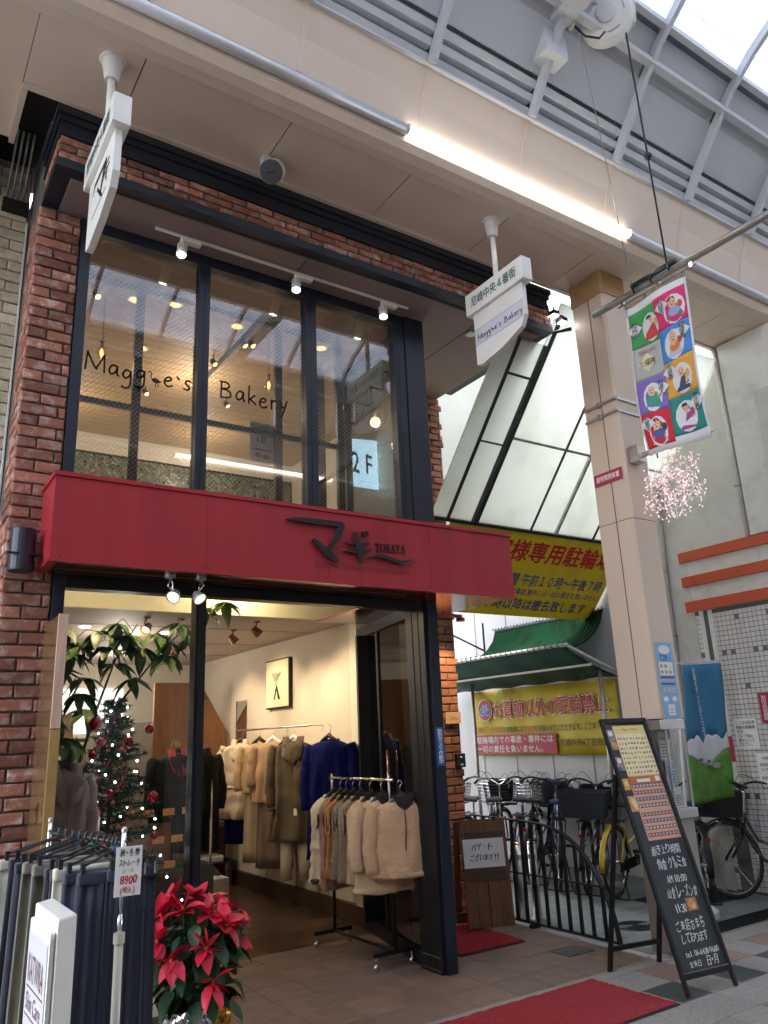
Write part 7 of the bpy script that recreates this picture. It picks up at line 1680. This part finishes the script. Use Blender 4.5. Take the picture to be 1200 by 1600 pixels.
    part('crank', G().tube([bb + V(0, -.07, 0), bb + V(0, .07, 0)], .014, 8), M_chrome, t); part('chain_guard', G().box(.0, .52, -.055, -.04, .23, .33), M_black, t, bevel=.02)
    for s in (-1, 1): part('crank_arm', G().bar(bb + V(0, s*.075, 0), bb + V(s*.12, s*.075, -s*.12), .012, .022), M_chrome, t); part('pedal', G().box(bb.x + s*.12 - .04, bb.x + s*.12 + .04, s*.115 - .035, s*.115 + .035, bb.z - s*.12 - .012, bb.z - s*.12 + .012), M_blk, t)
    part('rear_reflector', G().lathe([(.02, 0), (.018, .006)], (-.345, 0, .575), (-1, 0, 0), 12), mat('red_reflector', (.25, .01, .01), .2), t)
    part('headlamp', G().lathe([(.02, -.03), (.03, 0), (.026, .015)], (WB + .05, 0, .655), (1, 0, 0), 12), M_chrome, t)
    if bag: b = part('bag', G().hexa([(bx0 + .03, -.13, bz0 + .03), (bx1 - .02, -.13, bz0 + .03), (bx1 - .02, .13, bz0 + .03), (bx0 + .03, .13, bz0 + .03), (bx0, -.16, bz1 + .06), (bx1, -.15, bz1 + .05), (bx1 - .03, .15, bz1 + .08), (bx0, .16, bz1 + .05)]), bag, t, bevel=.03)
    t.location = (x, y, 0); t.rotation_euler = (lean, 0, yaw)
    return t
def chaikin3(p, n=2):
    p = [Vector(q) for q in p]
    for _ in range(n):
        q = [p[0]]
        for i in range(len(p) - 1): q += [p[i].lerp(p[i+1], .25), p[i].lerp(p[i+1], .75)]
        q.append(p[-1]); p = q
    return p
M_bblue = mat('navy_frame_paint', (.012, .03, .10), .25, .2, coat=.5); M_bblk = mat('black_frame_paint', (.014, .014, .016), .25, .2, coat=.5); M_byel = mat('yellow_frame_paint', (.62, .42, .01), .3, coat=.5); M_bsil = mat('silver_frame_paint', (.45, .46, .48), .3, .6)
M_blusad = mat('blue_saddle', (.01, .04, .16), .5)
bicycle('dark bicycle with a silver wire basket, leftmost beside the brick wall', 5.85, 7.40, R_(30), M_bsil, bcol=M_chrome, handle=M_chrome, steer=.25, lean=.10)
bicycle('dark bicycle with chrome handlebars behind the two steel bollards', 5.98, 6.98, R_(44), M_bblk, handle=M_chrome, steer=-.3, lean=.02, bag=M_blackc)
bicycle('black bicycle with an empty black wire basket, middle of the alley row', 6.14, 6.60, R_(33), M_bblk)
bicycle('navy bicycle with a blue saddle seen from behind', 6.08, 6.17, R_(47), M_bblue, saddle=M_blusad, steer=-.2, lean=.09, bag=mat('navy_bag', (.02, .025, .06), .8))
bicycle('black bicycle with a large dark box basket behind the saddle', 6.12, 5.82, R_(34), M_bblk, rear=mat('dark_box_basket', (.022, .026, .032), .6), basket='solid')
bicycle('bright yellow bicycle behind the curved fence', 6.18, 5.52, R_(20), M_byel, fender=M_byel, basket='wire', steer=.3, bcol=M_chrome)
bicycle('black bicycle with a dark pannier beside the blue flag', 6.52, 4.82, R_(48), M_bblk, basket='solid', bcol=mat('dark_pannier', (.025, .035, .06), .7), bag=mat('dark_pannier', (.025, .035, .06), .7))
bicycle('black bicycle parked along the tiled wall at the right edge', 6.93, 3.72, R_(92), M_bblk, basket='solid', R=.335, bag=None)
bicycle('dark bicycle with a black basket at the far left end of the alley row', 5.66, 7.82, R_(36), M_bblue, steer=.2, lean=.04)
bicycle('black bicycle squeezed between the chrome and wire basket ones', 6.12, 6.80, R_(36), M_bblk, steer=-.15, lean=.07, bcol=M_chrome)
t = thing('green_crate', 'green plastic crate behind the yellow bicycle', 'crate', (6.95, 5.55, .9)); g = G()
for f in range(5): g.tube([(6.85, 5.40, .72 + f*.055), (7.12, 5.40, .72 + f*.055), (7.12, 5.75, .72 + f*.055), (6.85, 5.75, .72 + f*.055)], .010, 4, closed=True)
for k in range(6): g.box(6.845, 6.855, 5.40 + k*.06, 5.425 + k*.06, .72, .95); g.box(6.85 + k*.05, 6.87 + k*.05, 5.395, 5.405, .72, .95)
part('lattice_wall', g, mat('green_plastic', (.01, .16, .05), .5), t); part('support_box', G().box(6.88, 7.1, 5.42, 5.73, 0, .70), M_blackm, t)
solo('yellow_notice', G().box(7.185, 7.195, 5.62, 5.75, .92, 1.12), M_yellow, 'small yellow notice on the white wall behind the parked bicycles', 'notice')
